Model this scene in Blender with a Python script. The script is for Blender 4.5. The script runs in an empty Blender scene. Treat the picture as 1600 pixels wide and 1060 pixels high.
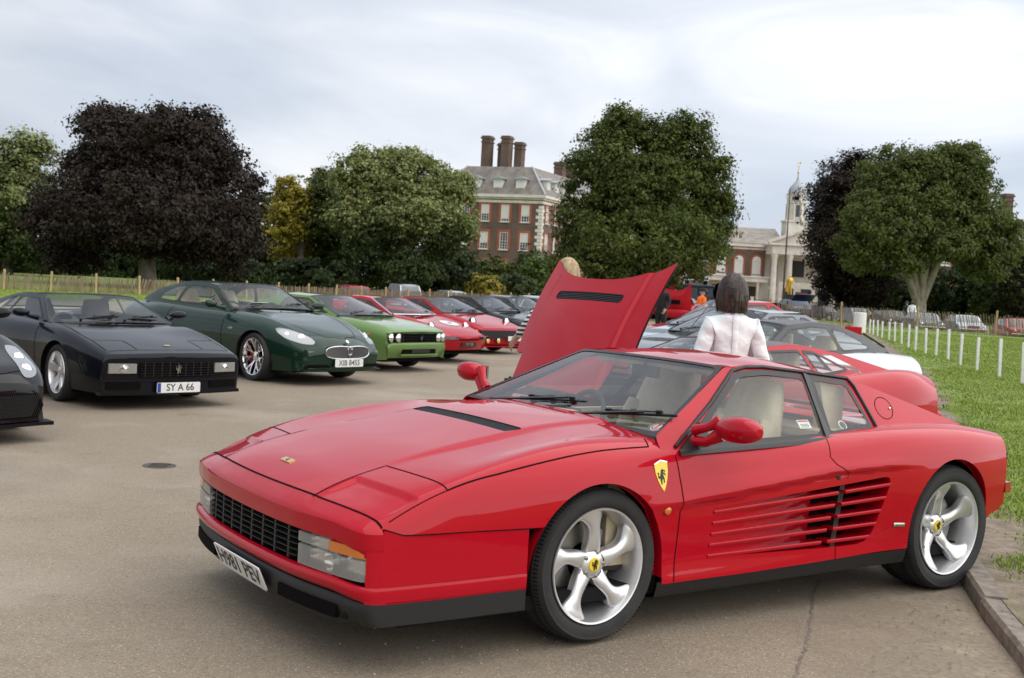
import bpy, bmesh, math, random
import numpy as np
from mathutils import Vector, Matrix
random.seed(7); RNG = np.random.default_rng(11)
scene = bpy.context.scene
COL = scene.collection
R = math.radians

# ------------------------------------------------------------------ camera
CAM_H = 1.5353
PITCH, ROLL = R(2.749), R(3.197)
_f = Vector((0, math.cos(PITCH), -math.sin(PITCH)))
_r0 = Vector((1, 0, 0)); _u0 = Vector((0, math.sin(PITCH), math.cos(PITCH)))
_r = _r0 * math.cos(ROLL) + _u0 * math.sin(ROLL)
_u = _u0 * math.cos(ROLL) - _r0 * math.sin(ROLL)
cam_d = bpy.data.cameras.new('camera'); cam = bpy.data.objects.new('camera', cam_d); COL.objects.link(cam)
M = Matrix((( _r.x, _u.x, -_f.x, 0), (_r.y, _u.y, -_f.y, 0), (_r.z, _u.z, -_f.z, CAM_H), (0, 0, 0, 1)))
cam.matrix_world = M
cam_d.sensor_fit = 'HORIZONTAL'; cam_d.sensor_width = 36; cam_d.lens = 1846.26 / 1600 * 36
cam_d.clip_start = 0.05; cam_d.clip_end = 3000
cam_d.dof.use_dof = True; cam_d.dof.focus_distance = 6.0; cam_d.dof.aperture_fstop = 7.0
scene.camera = cam

# ------------------------------------------------------------------ world: broken overcast over a Nishita sky
SUN_EL, SUN_AZ = R(50), R(112)          # azimuth clockwise from +Y
world = bpy.data.worlds.new('World'); scene.world = world; world.use_nodes = True
nt = world.node_tree; nt.nodes.clear()
def wn(t, **k):
    n = nt.nodes.new(t)
    for a, b in k.items(): setattr(n, a, b)
    return n
out = wn('ShaderNodeOutputWorld'); bg = wn('ShaderNodeBackground'); bg.inputs['Strength'].default_value = 0.1
sky = wn('ShaderNodeTexSky', sky_type='NISHITA', sun_disc=False, sun_elevation=SUN_EL, sun_rotation=SUN_AZ)
tc = wn('ShaderNodeTexCoord')
mp = wn('ShaderNodeMapping'); mp.inputs['Scale'].default_value = (2.2, 2.2, 6.5); mp.inputs['Rotation'].default_value = (0.0, R(7), 0.3)
n1 = wn('ShaderNodeTexNoise'); n1.inputs['Scale'].default_value = 1.3; n1.inputs['Detail'].default_value = 7; n1.inputs['Roughness'].default_value = 0.52; n1.inputs['Distortion'].default_value = 0.6
n2 = wn('ShaderNodeTexNoise'); n2.inputs['Scale'].default_value = 0.9; n2.inputs['Detail'].default_value = 2
cr = wn('ShaderNodeValToRGB')
e = cr.color_ramp.elements
e[0].position = 0.34; e[0].color = (3.75, 4.15, 4.85, 1)
e[1].position = 0.66; e[1].color = (6.15, 6.3, 6.6, 1)
m_ = cr.color_ramp.elements.new(0.5); m_.color = (4.75, 5.08, 5.65, 1)
# the cloud is uneven
dp = wn('ShaderNodeVectorMath', operation='DOT_PRODUCT'); dp.inputs[1].default_value = (.55, .62, .56)   # thinner cloud up to the right
mr = wn('ShaderNodeMapRange'); mr.inputs[1].default_value = 0.3; mr.inputs[2].default_value = 1.0; mr.inputs[3].default_value = 0.86; mr.inputs[4].default_value = 1.12
mul = wn('ShaderNodeVectorMath', operation='SCALE')
mx = wn('ShaderNodeMixRGB'); 
fr = wn('ShaderNodeMapRange'); fr.inputs[1].default_value = 0.3; fr.inputs[2].default_value = 0.62; fr.inputs[3].default_value = 0.86; fr.inputs[4].default_value = 1.0
L = nt.links.new
L(tc.outputs['Generated'], mp.inputs[0]); L(mp.outputs[0], n1.inputs[0]); L(mp.outputs[0], n2.inputs[0])
L(n1.outputs['Fac'], cr.inputs[0]); L(tc.outputs['Generated'], dp.inputs[0]); L(dp.outputs['Value'], mr.inputs[0])
L(cr.outputs[0], mul.inputs[0]); L(mr.outputs[0], mul.inputs['Scale'])
L(n2.outputs['Fac'], fr.inputs[0]); L(fr.outputs[0], mx.inputs[0]); L(sky.outputs[0], mx.inputs[1]); L(mul.outputs[0], mx.inputs[2])
L(mx.outputs[0], bg.inputs[0]); L(bg.outputs[0], out.inputs[0])
sun_d = bpy.data.lights.new('sun', 'SUN'); sun = bpy.data.objects.new('sun', sun_d); COL.objects.link(sun)
sun_d.energy = 2.0; sun_d.angle = R(120); sun_d.color = (1.0, 0.95, 0.88)
_sd = Vector((math.sin(SUN_AZ) * math.cos(SUN_EL), math.cos(SUN_AZ) * math.cos(SUN_EL), math.sin(SUN_EL)))
sun.rotation_euler = _sd.to_track_quat('Z', 'Y').to_euler()
scene.view_settings.view_transform = 'Standard'; scene.view_settings.look = 'None'
scene.view_settings.gamma = 1; scene.view_settings.exposure = 0.72; scene.view_settings.use_curve_mapping = False
scene.render.engine = 'CYCLES'
scene.cycles.max_bounces = 8; scene.cycles.transparent_max_bounces = 16; scene.cycles.caustics_reflective = False; scene.cycles.caustics_refractive = False

# ------------------------------------------------------------------ pixel geometry (photo pixels -> places on the ground), used to lay the scene out
FPX = 1846.26
def ray(px, py):
    d = (px - 800) * _r - (py - 530) * _u + FPX * _f
    return d
def ground(px, py, z=0.0):
    d = ray(px, py); t = (z - CAM_H) / d.z
    return Vector((0, 0, CAM_H)) + t * d
def at(px, py, Y):
    d = ray(px, py); return Vector((0, 0, CAM_H)) + d * (Y / d.y)

# ------------------------------------------------------------------ materials
MATS = {}
def mat(name, color, rough=0.5, metal=0.0, coat=0.0, spec=0.5, emit=None, alpha=None):
    m = bpy.data.materials.new(name); m.use_nodes = True
    b = m.node_tree.nodes['Principled BSDF']
    b.inputs['Base Color'].default_value = (*color, 1); b.inputs['Roughness'].default_value = rough
    b.inputs['Metallic'].default_value = metal; b.inputs['Coat Weight'].default_value = coat
    b.inputs['Coat Roughness'].default_value = 0.02
    b.inputs['Specular IOR Level'].default_value = spec
    MATS[name] = m
    return m
def nodes_of(m): return m.node_tree.nodes, m.node_tree.links, m.node_tree.nodes['Principled BSDF']
def noisy(m, c1, c2, scale, detail=6, lo=0.35, hi=0.65, bump=0.0, bscale=None, coords='Object', stretch=(1, 1, 1), rough=None, extra=None, bdist=0.01):
    """colour varied by noise between c1 and c2, optional second colour layer and bump"""
    N, K, b = nodes_of(m)
    tc = N.new('ShaderNodeTexCoord'); mp = N.new('ShaderNodeMapping'); mp.inputs['Scale'].default_value = stretch
    K.new(tc.outputs[coords], mp.inputs[0])
    n = N.new('ShaderNodeTexNoise'); n.inputs['Scale'].default_value = scale; n.inputs['Detail'].default_value = detail; n.inputs['Roughness'].default_value = 0.6
    K.new(mp.outputs[0], n.inputs[0])
    r = N.new('ShaderNodeValToRGB'); r.color_ramp.elements[0].position = lo; r.color_ramp.elements[1].position = hi
    r.color_ramp.elements[0].color = (*c1, 1); r.color_ramp.elements[1].color = (*c2, 1)
    K.new(n.outputs['Fac'], r.inputs[0])
    last = r.outputs[0]
    for (c3, sc, lo3, hi3, amt) in (extra or []):
        n3 = N.new('ShaderNodeTexNoise'); n3.inputs['Scale'].default_value = sc; n3.inputs['Detail'].default_value = 5
        K.new(mp.outputs[0], n3.inputs[0])
        m3 = N.new('ShaderNodeMapRange'); m3.inputs[1].default_value = lo3; m3.inputs[2].default_value = hi3; m3.inputs[4].default_value = amt
        K.new(n3.outputs['Fac'], m3.inputs[0])
        x = N.new('ShaderNodeMixRGB'); x.inputs[2].default_value = (*c3, 1)
        K.new(m3.outputs[0], x.inputs[0]); K.new(last, x.inputs[1]); last = x.outputs[0]
    K.new(last, b.inputs['Base Color'])
    if bump:
        nb = N.new('ShaderNodeTexNoise'); nb.inputs['Scale'].default_value = bscale or scale * 3; nb.inputs['Detail'].default_value = 4
        K.new(mp.outputs[0], nb.inputs[0])
        bp = N.new('ShaderNodeBump'); bp.inputs['Strength'].default_value = bump; bp.inputs['Distance'].default_value = bdist
        K.new(nb.outputs['Fac'], bp.inputs['Height']); K.new(bp.outputs[0], b.inputs['Normal'])
    if rough is not None: b.inputs['Roughness'].default_value = rough
    return m
def paint(name, color, flake=0.0, rough=0.35, coat=1.0):
    m = mat(name, color, rough, 0.0, coat, .06)
    N, K, b = nodes_of(m)
    b.inputs['Coat IOR'].default_value = 1.37
    # thin film of dust and slight orange peel
    tc = N.new('ShaderNodeTexCoord'); n = N.new('ShaderNodeTexNoise'); n.inputs['Scale'].default_value = 2.5; n.inputs['Detail'].default_value = 8
    K.new(tc.outputs['Object'], n.inputs[0])
    mr = N.new('ShaderNodeMapRange'); mr.inputs[1].default_value = 0.35; mr.inputs[2].default_value = 0.75; mr.inputs[3].default_value = 0.0; mr.inputs[4].default_value = 0.05
    K.new(n.outputs['Fac'], mr.inputs[0]); K.new(mr.outputs[0], b.inputs['Coat Roughness'])
    n2 = N.new('ShaderNodeTexNoise'); n2.inputs['Scale'].default_value = 60; n2.inputs['Detail'].default_value = 2
    K.new(tc.outputs['Object'], n2.inputs[0])
    bp = N.new('ShaderNodeBump'); bp.inputs['Strength'].default_value = 0.03; bp.inputs['Distance'].default_value = 0.002
    K.new(n2.outputs['Fac'], bp.inputs['Height']); K.new(bp.outputs[0], b.inputs['Coat Normal'])
    if flake:
        b.inputs['Metallic'].default_value = flake
    return m
def glass(name, tint=(0.86, 0.9, 0.88), refl=1.0, ior=1.5):
    m = bpy.data.materials.new(name); m.use_nodes = True; N = m.node_tree.nodes; K = m.node_tree.links; N.clear()
    o = N.new('ShaderNodeOutputMaterial'); t = N.new('ShaderNodeBsdfTransparent'); t.inputs[0].default_value = (*tint, 1)
    g = N.new('ShaderNodeBsdfGlossy'); g.inputs['Roughness'].default_value = 0.01; g.inputs[0].default_value = (refl, refl, refl, 1)
    # Schlick reflectance of a thin pane, equal from both sides
    geo = N.new('ShaderNodeNewGeometry'); dt = N.new('ShaderNodeVectorMath'); dt.operation = 'DOT_PRODUCT'; K.new(geo.outputs['Normal'], dt.inputs[0]); K.new(geo.outputs['Incoming'], dt.inputs[1])
    ab = N.new('ShaderNodeMath'); ab.operation = 'ABSOLUTE'; K.new(dt.outputs['Value'], ab.inputs[0]); om = N.new('ShaderNodeMath'); om.operation = 'SUBTRACT'; om.inputs[0].default_value = 1; om.use_clamp = True; K.new(ab.outputs[0], om.inputs[1])
    pw = N.new('ShaderNodeMath'); pw.operation = 'POWER'; pw.inputs[1].default_value = 5; K.new(om.outputs[0], pw.inputs[0]); r0 = ((ior - 1) / (ior + 1)) ** 2 * 1.7
    mm = N.new('ShaderNodeMath'); mm.operation = 'MULTIPLY_ADD'; mm.inputs[1].default_value = 1 - r0; mm.inputs[2].default_value = r0; mm.use_clamp = True; K.new(pw.outputs[0], mm.inputs[0])
    mx = N.new('ShaderNodeMixShader')
    K.new(mm.outputs[0], mx.inputs[0]); K.new(t.outputs[0], mx.inputs[1]); K.new(g.outputs[0], mx.inputs[2]); K.new(mx.outputs[0], o.inputs[0])
    MATS[name] = m
    return m

RED = paint('red_paint', (0.42, 0.0008, 0.012), rough=0.45, coat=.9)
RED2 = paint('red_paint_older', (0.40, 0.003, 0.012), rough=0.5)
BLACKP = paint('black_paint', (0.004, 0.004, 0.005), coat=.7)
DKBLUEBLACK = paint('blue_black_paint', (0.005, 0.006, 0.010), coat=.65)
DKGREEN = paint('dark_green_paint', (0.008, 0.030, 0.018), flake=0.25)
LIME = paint('light_green_paint', (0.16, 0.27, 0.085), flake=0.2)
SILVER = paint('silver_paint', (0.52, 0.54, 0.57), flake=0.5)
ICEBLUE = paint('ice_blue_paint', (0.46, 0.54, 0.62), flake=0.3)
GREYP = paint('grey_paint', (0.16, 0.17, 0.19), flake=0.5)
NAVY = paint('navy_paint', (0.012, 0.022, 0.05))
PURPLE = paint('purple_paint', (0.10, 0.02, 0.20), flake=0.2)
WHITEP = paint('white_paint', (0.78, 0.78, 0.76))
TRIM = mat('black_trim', (0.012, 0.012, 0.013), 0.42)
SATIN = mat('satin_black_valance', (0.007, 0.007, 0.0075), 0.48)
GAP = mat('shadow_gap', (0.004, 0.003, 0.003), 0.9, spec=0.1)
RUBBER = noisy(mat('tyre_rubber', (0.018, 0.018, 0.019), 0.75), (0.014, 0.014, 0.015), (0.026, 0.025, 0.024), 9, rough=0.75)
ALLOY = mat('silver_alloy', (0.74, 0.74, 0.75), 0.34, 0.8)
CHROME = mat('chrome', (0.8, 0.8, 0.82), 0.08, 1.0)
STEEL = mat('brake_steel', (0.3, 0.28, 0.26), 0.4, 0.9)
WELL = mat('wheel_well', (0.008, 0.008, 0.008), 0.9, spec=0.2)
YELLOW = mat('badge_yellow', (0.85, 0.62, 0.02), 0.35, coat=0.6)
INK = mat('badge_black', (0.01, 0.01, 0.01), 0.4)
PLATEW = mat('plate_white', (0.78, 0.78, 0.76), 0.35, coat=0.4)
PLATEB = mat('plate_blue', (0.02, 0.06, 0.32), 0.35)
AMBER = mat('amber_lens', (0.62, 0.16, 0.01), 0.18, coat=1.0)
def fluted(name, tint, refl=.9, body=(.6, .6, .57), f=.35):
    m = glass(name, tint, refl); N = m.node_tree.nodes; K = m.node_tree.links
    o = [n for n in N if n.type == 'OUTPUT_MATERIAL'][0]; g = [n for n in N if n.type == 'BSDF_GLOSSY'][0]; mx0 = [n for n in N if n.type == 'MIX_SHADER'][0]
    tcn = N.new('ShaderNodeTexCoord'); w = N.new('ShaderNodeTexWave'); w.bands_direction = 'Y'; w.inputs['Scale'].default_value = 28; K.new(tcn.outputs['Object'], w.inputs[0])
    b = N.new('ShaderNodeBump'); b.inputs['Strength'].default_value = .6; b.inputs['Distance'].default_value = .004; K.new(w.outputs['Fac'], b.inputs['Height']); K.new(b.outputs[0], g.inputs['Normal'])
    d = N.new('ShaderNodeBsdfDiffuse'); d.inputs[0].default_value = (*body, 1); mx1 = N.new('ShaderNodeMixShader'); mx1.inputs[0].default_value = f; K.new(b.outputs[0], d.inputs['Normal'])
    K.new(mx0.outputs[0], mx1.inputs[1]); K.new(d.outputs[0], mx1.inputs[2]); K.new(mx1.outputs[0], o.inputs[0]); return m
LENS = fluted('clear_lens', (.82, .82, .78))
LENSDK = mat('smoked_lens', (0.22, 0.22, 0.21), 0.25, 0.3, coat=1.0)
REFLECTOR = mat('lamp_reflector', (0.85, 0.85, 0.82), 0.15, 0.9)
REDLENS = mat('red_lens', (0.35, 0.005, 0.005), 0.2, coat=1.0)
CREAM = noisy(mat('cream_leather', (0.6, 0.5, 0.34), 0.55), (0.56, 0.46, 0.31), (0.66, 0.56, 0.40), 14, bump=0.15, bscale=180, bdist=0.002, rough=0.5)
DASH = mat('dashboard_grey', (0.035, 0.036, 0.038), 0.7)
CARPET = mat('dark_carpet', (0.03, 0.025, 0.02), 0.9)
CALIPER = mat('red_caliper', (0.5, 0.01, 0.01), 0.4)
CANVAS = noisy(mat('black_canvas', (0.016, 0.016, 0.018), 0.85), (0.013, 0.013, 0.015), (0.024, 0.024, 0.027), 20, bump=0.2, bscale=300, rough=0.85)
GLASS = glass('window_glass'); GLASSDK = glass('tinted_glass', (0.42, 0.46, 0.47))
STICKW = mat('sticker_white', (0.75, 0.75, 0.72), 0.5); STICKR = mat('sticker_red', (0.6, 0.03, 0.03), 0.5)

# ------------------------------------------------------------------ object helpers
def tag(o, label, cat, group=None):
    o['label'] = label; o['category'] = cat
    if group: o['group'] = group
    return o
def thing(name, label, cat, loc=(0, 0, 0), rz=0.0, group=None, sc=1.0):
    o = bpy.data.objects.new(name, None); COL.objects.link(o); o.empty_display_size = 0.2
    o.location = loc; o.rotation_euler = (0, 0, rz); o.scale = (sc, sc, sc)
    return tag(o, label, cat, group)
def link(name, me, parent=None, kind=None):
    o = bpy.data.objects.new(name, me); COL.objects.link(o)
    if parent is not None: o.parent = parent
    if kind: o['kind'] = kind
    return o
def from_arrays(name, V, F, mats, MI=None, sharp=35, normals=None):
    me = bpy.data.meshes.new(name)
    V = np.asarray(V, float)
    me.from_pydata(V.tolist(), [], F)
    for m in (mats if isinstance(mats, (list, tuple)) else [mats]): me.materials.append(m)
    if MI is not None: me.polygons.foreach_set('material_index', np.asarray(MI, np.int32))
    if sharp is not None:
        me.polygons.foreach_set('use_smooth', np.ones(len(me.polygons), bool))
        if normals is not None: me.normals_split_custom_set_from_vertices([tuple(n) for n in normals])
        else: me.set_sharp_from_angle(angle=R(sharp))
    me.update()
    return me
def tri_soup(name, V, mats, MI=None, n=3):
    """fast mesh of separate triangles (n=3) or quads (n=4), V is (faces*n, 3)"""
    me = bpy.data.meshes.new(name); V = np.asarray(V, np.float32); nf = len(V) // n
    me.vertices.add(len(V)); me.vertices.foreach_set('co', V.ravel())
    me.loops.add(len(V)); me.loops.foreach_set('vertex_index', np.arange(len(V), dtype=np.int32))
    me.polygons.add(nf); me.polygons.foreach_set('loop_start', np.arange(0, len(V), n, dtype=np.int32))
    for m in (mats if isinstance(mats, (list, tuple)) else [mats]): me.materials.append(m)
    if MI is not None: me.polygons.foreach_set('material_index', np.asarray(MI, np.int32))
    me.update(calc_edges=True)
    return me
class MB:
    def __init__(s): s.v = []; s.f = []; s.m = []; s.mi = 0
    def add(s, V, F):
        b = len(s.v); s.v.extend([tuple(map(float, p)) for p in V])
        for f in F: s.f.append(tuple(b + i for i in f)); s.m.append(s.mi)
        return s
    def box(s, c, d, rz=0.0, rx=0.0, ry=0.0, taper=1.0):
        x, y, z = [k / 2 for k in d]; Mx = Matrix.Rotation(rz, 3, 'Z') @ Matrix.Rotation(ry, 3, 'Y') @ Matrix.Rotation(rx, 3, 'X')
        P = [Vector((sx * x * (taper if sz > 0 else 1), sy * y * (taper if sz > 0 else 1), sz * z)) for sz in (-1, 1) for sx, sy in ((-1, -1), (1, -1), (1, 1), (-1, 1))]
        P = [Mx @ p + Vector(c) for p in P]
        return s.add(P, [(3, 2, 1, 0), (4, 5, 6, 7), (0, 1, 5, 4), (1, 2, 6, 5), (2, 3, 7, 6), (3, 0, 4, 7)])
    def bar(s, p, q, w, h, up=(0, 0, 1)):
        p, q = Vector(p), Vector(q); d = (q - p).normalized(); up = Vector(up)
        a = d.cross(up); a = a.normalized() if a.length > 1e-6 else Vector((1, 0, 0)); b = a.cross(d).normalized()
        P = [c + a * sx * w / 2 + b * sz * h / 2 for c in (p, q) for sx, sz in ((-1, -1), (1, -1), (1, 1), (-1, 1))]
        return s.add(P, [(0, 1, 2, 3), (7, 6, 5, 4), (0, 4, 5, 1), (1, 5, 6, 2), (2, 6, 7, 3), (3, 7, 4, 0)])
    def tube(s, path, r, n=8, caps=True):
        path = [Vector(p) for p in path]; rs = r if isinstance(r, (list, tuple)) else [r] * len(path)
        rings = []; prev = None
        for i, p in enumerate(path):
            t = (path[min(i + 1, len(path) - 1)] - path[max(i - 1, 0)]).normalized()
            if prev is None:
                a = t.cross(Vector((0, 0, 1)));
                if a.length < 1e-3: a = Vector((1, 0, 0))
            else: a = prev - t * prev.dot(t)
            a.normalize(); prev = a; b = t.cross(a)
            rings.append([p + (a * math.cos(k * 2 * math.pi / n) + b * math.sin(k * 2 * math.pi / n)) * rs[i] for k in range(n)])
        V = [p for rr in rings for p in rr]; F = []
        for i in range(len(path) - 1):
            for k in range(n):
                F.append((i * n + k, i * n + (k + 1) % n, (i + 1) * n + (k + 1) % n, (i + 1) * n + k))
        if caps: F.append(tuple(range(n - 1, -1, -1))); F.append(tuple((len(path) - 1) * n + k for k in range(n)))
        return s.add(V, F)
    def lathe(s, prof, n=24, axis='Z', c=(0, 0, 0), a0=0.0, a1=2 * math.pi):
        """prof: list of (radius, height)"""
        full = abs(a1 - a0 - 2 * math.pi) < 1e-6; m = n if full else n + 1; V = []; F = []
        for (r, h) in prof:
            for k in range(m):
                a = a0 + (a1 - a0) * k / n; x, y, z = r * math.cos(a), r * math.sin(a), h
                if axis == 'Y': x, y, z = x, h, y
                elif axis == 'X': x, y, z = h, x, y
                V.append((x + c[0], y + c[1], z + c[2]))
        for i in range(len(prof) - 1):
            for k in range(n):
                k2 = (k + 1) % m
                F.append((i * m + k, i * m + k2, (i + 1) * m + k2, (i + 1) * m + k))
        return s.add(V, F)
    def grid(s, P, cu=False, cv=False):
        P = np.asarray(P, float); nu, nv = P.shape[:2]; F = []
        for i in range(nu if cu else nu - 1):
            for j in range(nv if cv else nv - 1):
                i2, j2 = (i + 1) % nu, (j + 1) % nv
                F.append((i * nv + j, i2 * nv + j, i2 * nv + j2, i * nv + j2))
        return s.add(P.reshape(-1, 3), F)
    def prism(s, poly, h0, h1, fn=None):
        """2D polygon extruded between h0 and h1; fn(x, y, h) -> 3D"""
        fn = fn or (lambda x, y, h: (x, y, h)); n = len(poly)
        V = [fn(x, y, h0) for x, y in poly] + [fn(x, y, h1) for x, y in poly]
        F = [tuple(range(n - 1, -1, -1)), tuple(range(n, 2 * n))] + [(i, (i + 1) % n, n + (i + 1) % n, n + i) for i in range(n)]
        return s.add(V, F)
    def obj(s, name, mats, parent=None, sharp=35, kind=None, bevel=0.0):
        me = from_arrays(name, s.v, s.f, mats, s.m if isinstance(mats, (list, tuple)) else None, sharp)
        bm = bmesh.new(); bm.from_mesh(me); bmesh.ops.recalc_face_normals(bm, faces=bm.faces); bm.to_mesh(me); bm.free()
        if sharp is not None: me.set_sharp_from_angle(angle=R(sharp))
        o = link(name, me, parent, kind)
        if bevel:
            b = o.modifiers.new('bevel', 'BEVEL'); b.width = bevel; b.segments = 2; b.limit_method = 'ANGLE'; b.angle_limit = R(40)
        return o
def copy_tree(o, parent=None):
    c = o.copy(); COL.objects.link(c)
    if parent is not None: c.parent = parent
    for ch in list(o.children): copy_tree(ch, c)
    return c
def text_obj(name, s, size, m, parent, mw, sx=1.0, ext=0.0008):
    cu = bpy.data.curves.new(name, 'FONT'); cu.body = s; cu.size = size; cu.align_x = 'CENTER'; cu.align_y = 'CENTER'; cu.extrude = ext; cu.resolution_u = 3
    cu.offset = size * 0.009
    cu.materials.append(m)
    t = bpy.data.objects.new('tmp', cu); COL.objects.link(t)
    dg = bpy.context.evaluated_depsgraph_get(); me = bpy.data.meshes.new_from_object(t.evaluated_get(dg)); bpy.data.objects.remove(t)
    me.name = name
    o = link(name, me, parent); o.matrix_local = mw @ Matrix.Diagonal((sx, 1, 1, 1))
    return o

# ------------------------------------------------------------------ smooth surfaces that can be cut into panels
def card(knots, x):
    """cardinal natural-spline basis: rows for x, columns per knot"""
    t = np.asarray(knots, float); n = len(t); x = np.asarray(x, float); h = np.diff(t)
    A = np.eye(n); Bm = np.zeros((n, n))
    for i in range(1, n - 1):
        A[i, i - 1], A[i, i], A[i, i + 1] = h[i - 1], 2 * (h[i - 1] + h[i]), h[i]
        Bm[i, i - 1] += 6 / h[i - 1]; Bm[i, i] -= 6 / h[i - 1] + 6 / h[i]; Bm[i, i + 1] += 6 / h[i]
    M2 = np.linalg.solve(A, Bm); I = np.eye(n)
    k = np.clip(np.searchsorted(t, x) - 1, 0, n - 2); dx1 = (t[k + 1] - x); dx0 = (x - t[k]); hh = h[k]
    c = lambda a: a[:, None]
    return c(dx1 / hh) * I[k] + c(dx0 / hh) * I[k + 1] + c(dx1 ** 3 / hh / 6 - dx1 * hh / 6) * M2[k] + c(dx0 ** 3 / hh / 6 - dx0 * hh / 6) * M2[k + 1]
def sstep(a, b, x):
    t = np.clip((x - a) / (b - a), 0, 1); return t * t * (3 - 2 * t)
def sdf(poly, Q):
    """signed distance (negative inside) of points Q (N,2) to a polygon"""
    P = np.asarray(poly, float); d2 = np.full(len(Q), 1e9); ins = np.zeros(len(Q), bool)
    for i in range(len(P)):
        a, b = P[i - 1], P[i]; e = b - a; w = Q - a
        t = np.clip((w @ e) / max(e @ e, 1e-12), 0, 1); dd = w - t[:, None] * e; d2 = np.minimum(d2, (dd ** 2).sum(1))
        c = ((a[1] > Q[:, 1]) != (b[1] > Q[:, 1]))
        with np.errstate(divide='ignore', invalid='ignore'):
            xi = (b[0] - a[0]) * (Q[:, 1] - a[1]) / (b[1] - a[1]) + a[0]
        ins ^= c & (Q[:, 0] < xi)
    return np.sqrt(d2) * np.where(ins, -1, 1)
class Surf:
    def __init__(s, fn, us, vs):
        s.fn = fn; us = np.asarray(us, float); vs = np.asarray(vs, float); nu, nv = len(us), len(vs)
        U, V = np.meshgrid(us, vs, indexing='ij'); s.uv = np.stack([U.ravel(), V.ravel()], 1); s.P = fn(s.uv)
        s.G = s.P.copy(); s.Guv = s.uv.copy()
        i, j = np.meshgrid(np.arange(nu - 1), np.arange(nv - 1), indexing='ij'); b = (i * nv + j).ravel()
        s.F = [tuple(q) for q in np.stack([b, b + nv, b + nv + 1, b + 1], 1).tolist()]
        # keep the winding outwards
        s.flip = False
    def split(s, faces, g):
        """g(P) -> signed values; returns faces inside (g<0) and outside"""
        gv = g(s.P); neg = gv < 0; ins, outs = [], []; new = {}; nuv = []; base = len(s.P)
        uv = s.uv
        def cut(a, b):
            k = (a, b) if a < b else (b, a)
            if k not in new:
                t = gv[k[0]] / (gv[k[0]] - gv[k[1]]); new[k] = base + len(nuv); nuv.append(uv[k[0]] * (1 - t) + uv[k[1]] * t)
            return new[k]
        for f in faces:
            sg = [neg[i] for i in f]
            if all(sg): ins.append(f); continue
            if not any(sg): outs.append(f); continue
            a, b = [], []
            for i, v in enumerate(f):
                w = f[(i + 1) % len(f)]
                (a if neg[v] else b).append(v)
                if neg[v] != neg[w]:
                    c = cut(v, w); a.append(c); b.append(c)
            if len(a) > 2: ins.append(tuple(a))
            if len(b) > 2: outs.append(tuple(b))
        if nuv:
            nuv = np.array(nuv); s.uv = np.vstack([s.uv, nuv]); s.P = np.vstack([s.P, s.fn(nuv)])
        return ins, outs
    def normal(s, uv):
        e = 1e-4; du = s.fn(uv + [e, 0]) - s.fn(uv - [e, 0]); dv = s.fn(uv + [0, e]) - s.fn(uv - [0, e])
        n = np.cross(du, dv); l = np.linalg.norm(n, axis=1, keepdims=True); n = n / np.maximum(l, 1e-12)
        return -n if s.flip else n
    def obj(s, faces, name, m, parent=None, off=0.0, kind=None):
        ids = np.unique(np.concatenate([np.array(f) for f in faces])); mp = {int(k): i for i, k in enumerate(ids)}
        n = s.normal(s.uv[ids]); V = s.P[ids] + n * off
        F = [tuple(mp[i] for i in (f[::-1] if s.flip else f)) for f in faces]
        return link(name, from_arrays(name, V, F, m, None, 60, n), parent, kind)
    def find(s, ax, tgt, side=1):
        """surface points whose coordinates on two axes equal tgt (N,2)"""
        tgt = np.asarray(tgt, float); ok = s.G[:, 1] * side >= -1e-6; G, Guv = s.G[ok], s.Guv[ok]
        if s.side_v is not None:
            k = (np.abs(Guv[:, 1]) >= s.side_v) if 2 in ax else (np.abs(Guv[:, 1]) <= s.side_v + .1); G, Guv = G[k], Guv[k]
        uv = np.array([Guv[np.argmin(((G[:, ax] - t) ** 2).sum(1))] for t in tgt])
        for _ in range(8):
            e = 1e-4; r = s.fn(uv)[:, ax] - tgt
            Ju = (s.fn(uv + [e, 0])[:, ax] - s.fn(uv - [e, 0])[:, ax]) / (2 * e); Jv = (s.fn(uv + [0, e])[:, ax] - s.fn(uv - [0, e])[:, ax]) / (2 * e)
            det = Ju[:, 0] * Jv[:, 1] - Ju[:, 1] * Jv[:, 0]; det = np.where(np.abs(det) < 1e-6, 1e-6, det)
            d = np.stack([(r[:, 0] * Jv[:, 1] - r[:, 1] * Jv[:, 0]) / det, (Ju[:, 0] * r[:, 1] - Ju[:, 1] * r[:, 0]) / det], 1)
            uv = uv - np.clip(d, -.1, .1)
        return s.fn(uv), s.normal(uv)
    side_v = None
def ribbon(mb, P, Nn, w, off):
    P = np.asarray(P); Nn = np.asarray(Nn); T = np.gradient(P, axis=0); S = np.cross(Nn, T); S /= np.maximum(np.linalg.norm(S, axis=1, keepdims=True), 1e-9)
    mb.grid(np.stack([P + Nn * off - S * w / 2, P + Nn * off + S * w / 2], 1))
def dense(pts, step=0.03, closed=False):
    pts = [np.array(p, float) for p in pts]
    if closed: pts = pts + [pts[0]]
    o = []
    for a, b in zip(pts[:-1], pts[1:]):
        n = max(1, int(np.linalg.norm(b - a) / step)); o += [a + (b - a) * k / n for k in range(n)]
    return np.array(o + [pts[-1]])
def rounded(poly, r, n=4):
    """round the corners of a polygon"""
    P = [np.array(p, float) for p in poly]; o = []
    for i in range(len(P)):
        a, b, c = P[i - 1], P[i], P[(i + 1) % len(P)]; u = (a - b) / np.linalg.norm(a - b); w = (c - b) / np.linalg.norm(c - b)
        rr = min(r, np.linalg.norm(a - b) * .45, np.linalg.norm(c - b) * .45); p, q = b + u * rr, b + w * rr
        for k in range(n + 1):
            t = k / n; o.append((1 - t) ** 2 * p + 2 * t * (1 - t) * b + t * t * q)
    return [tuple(x) for x in o]
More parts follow.
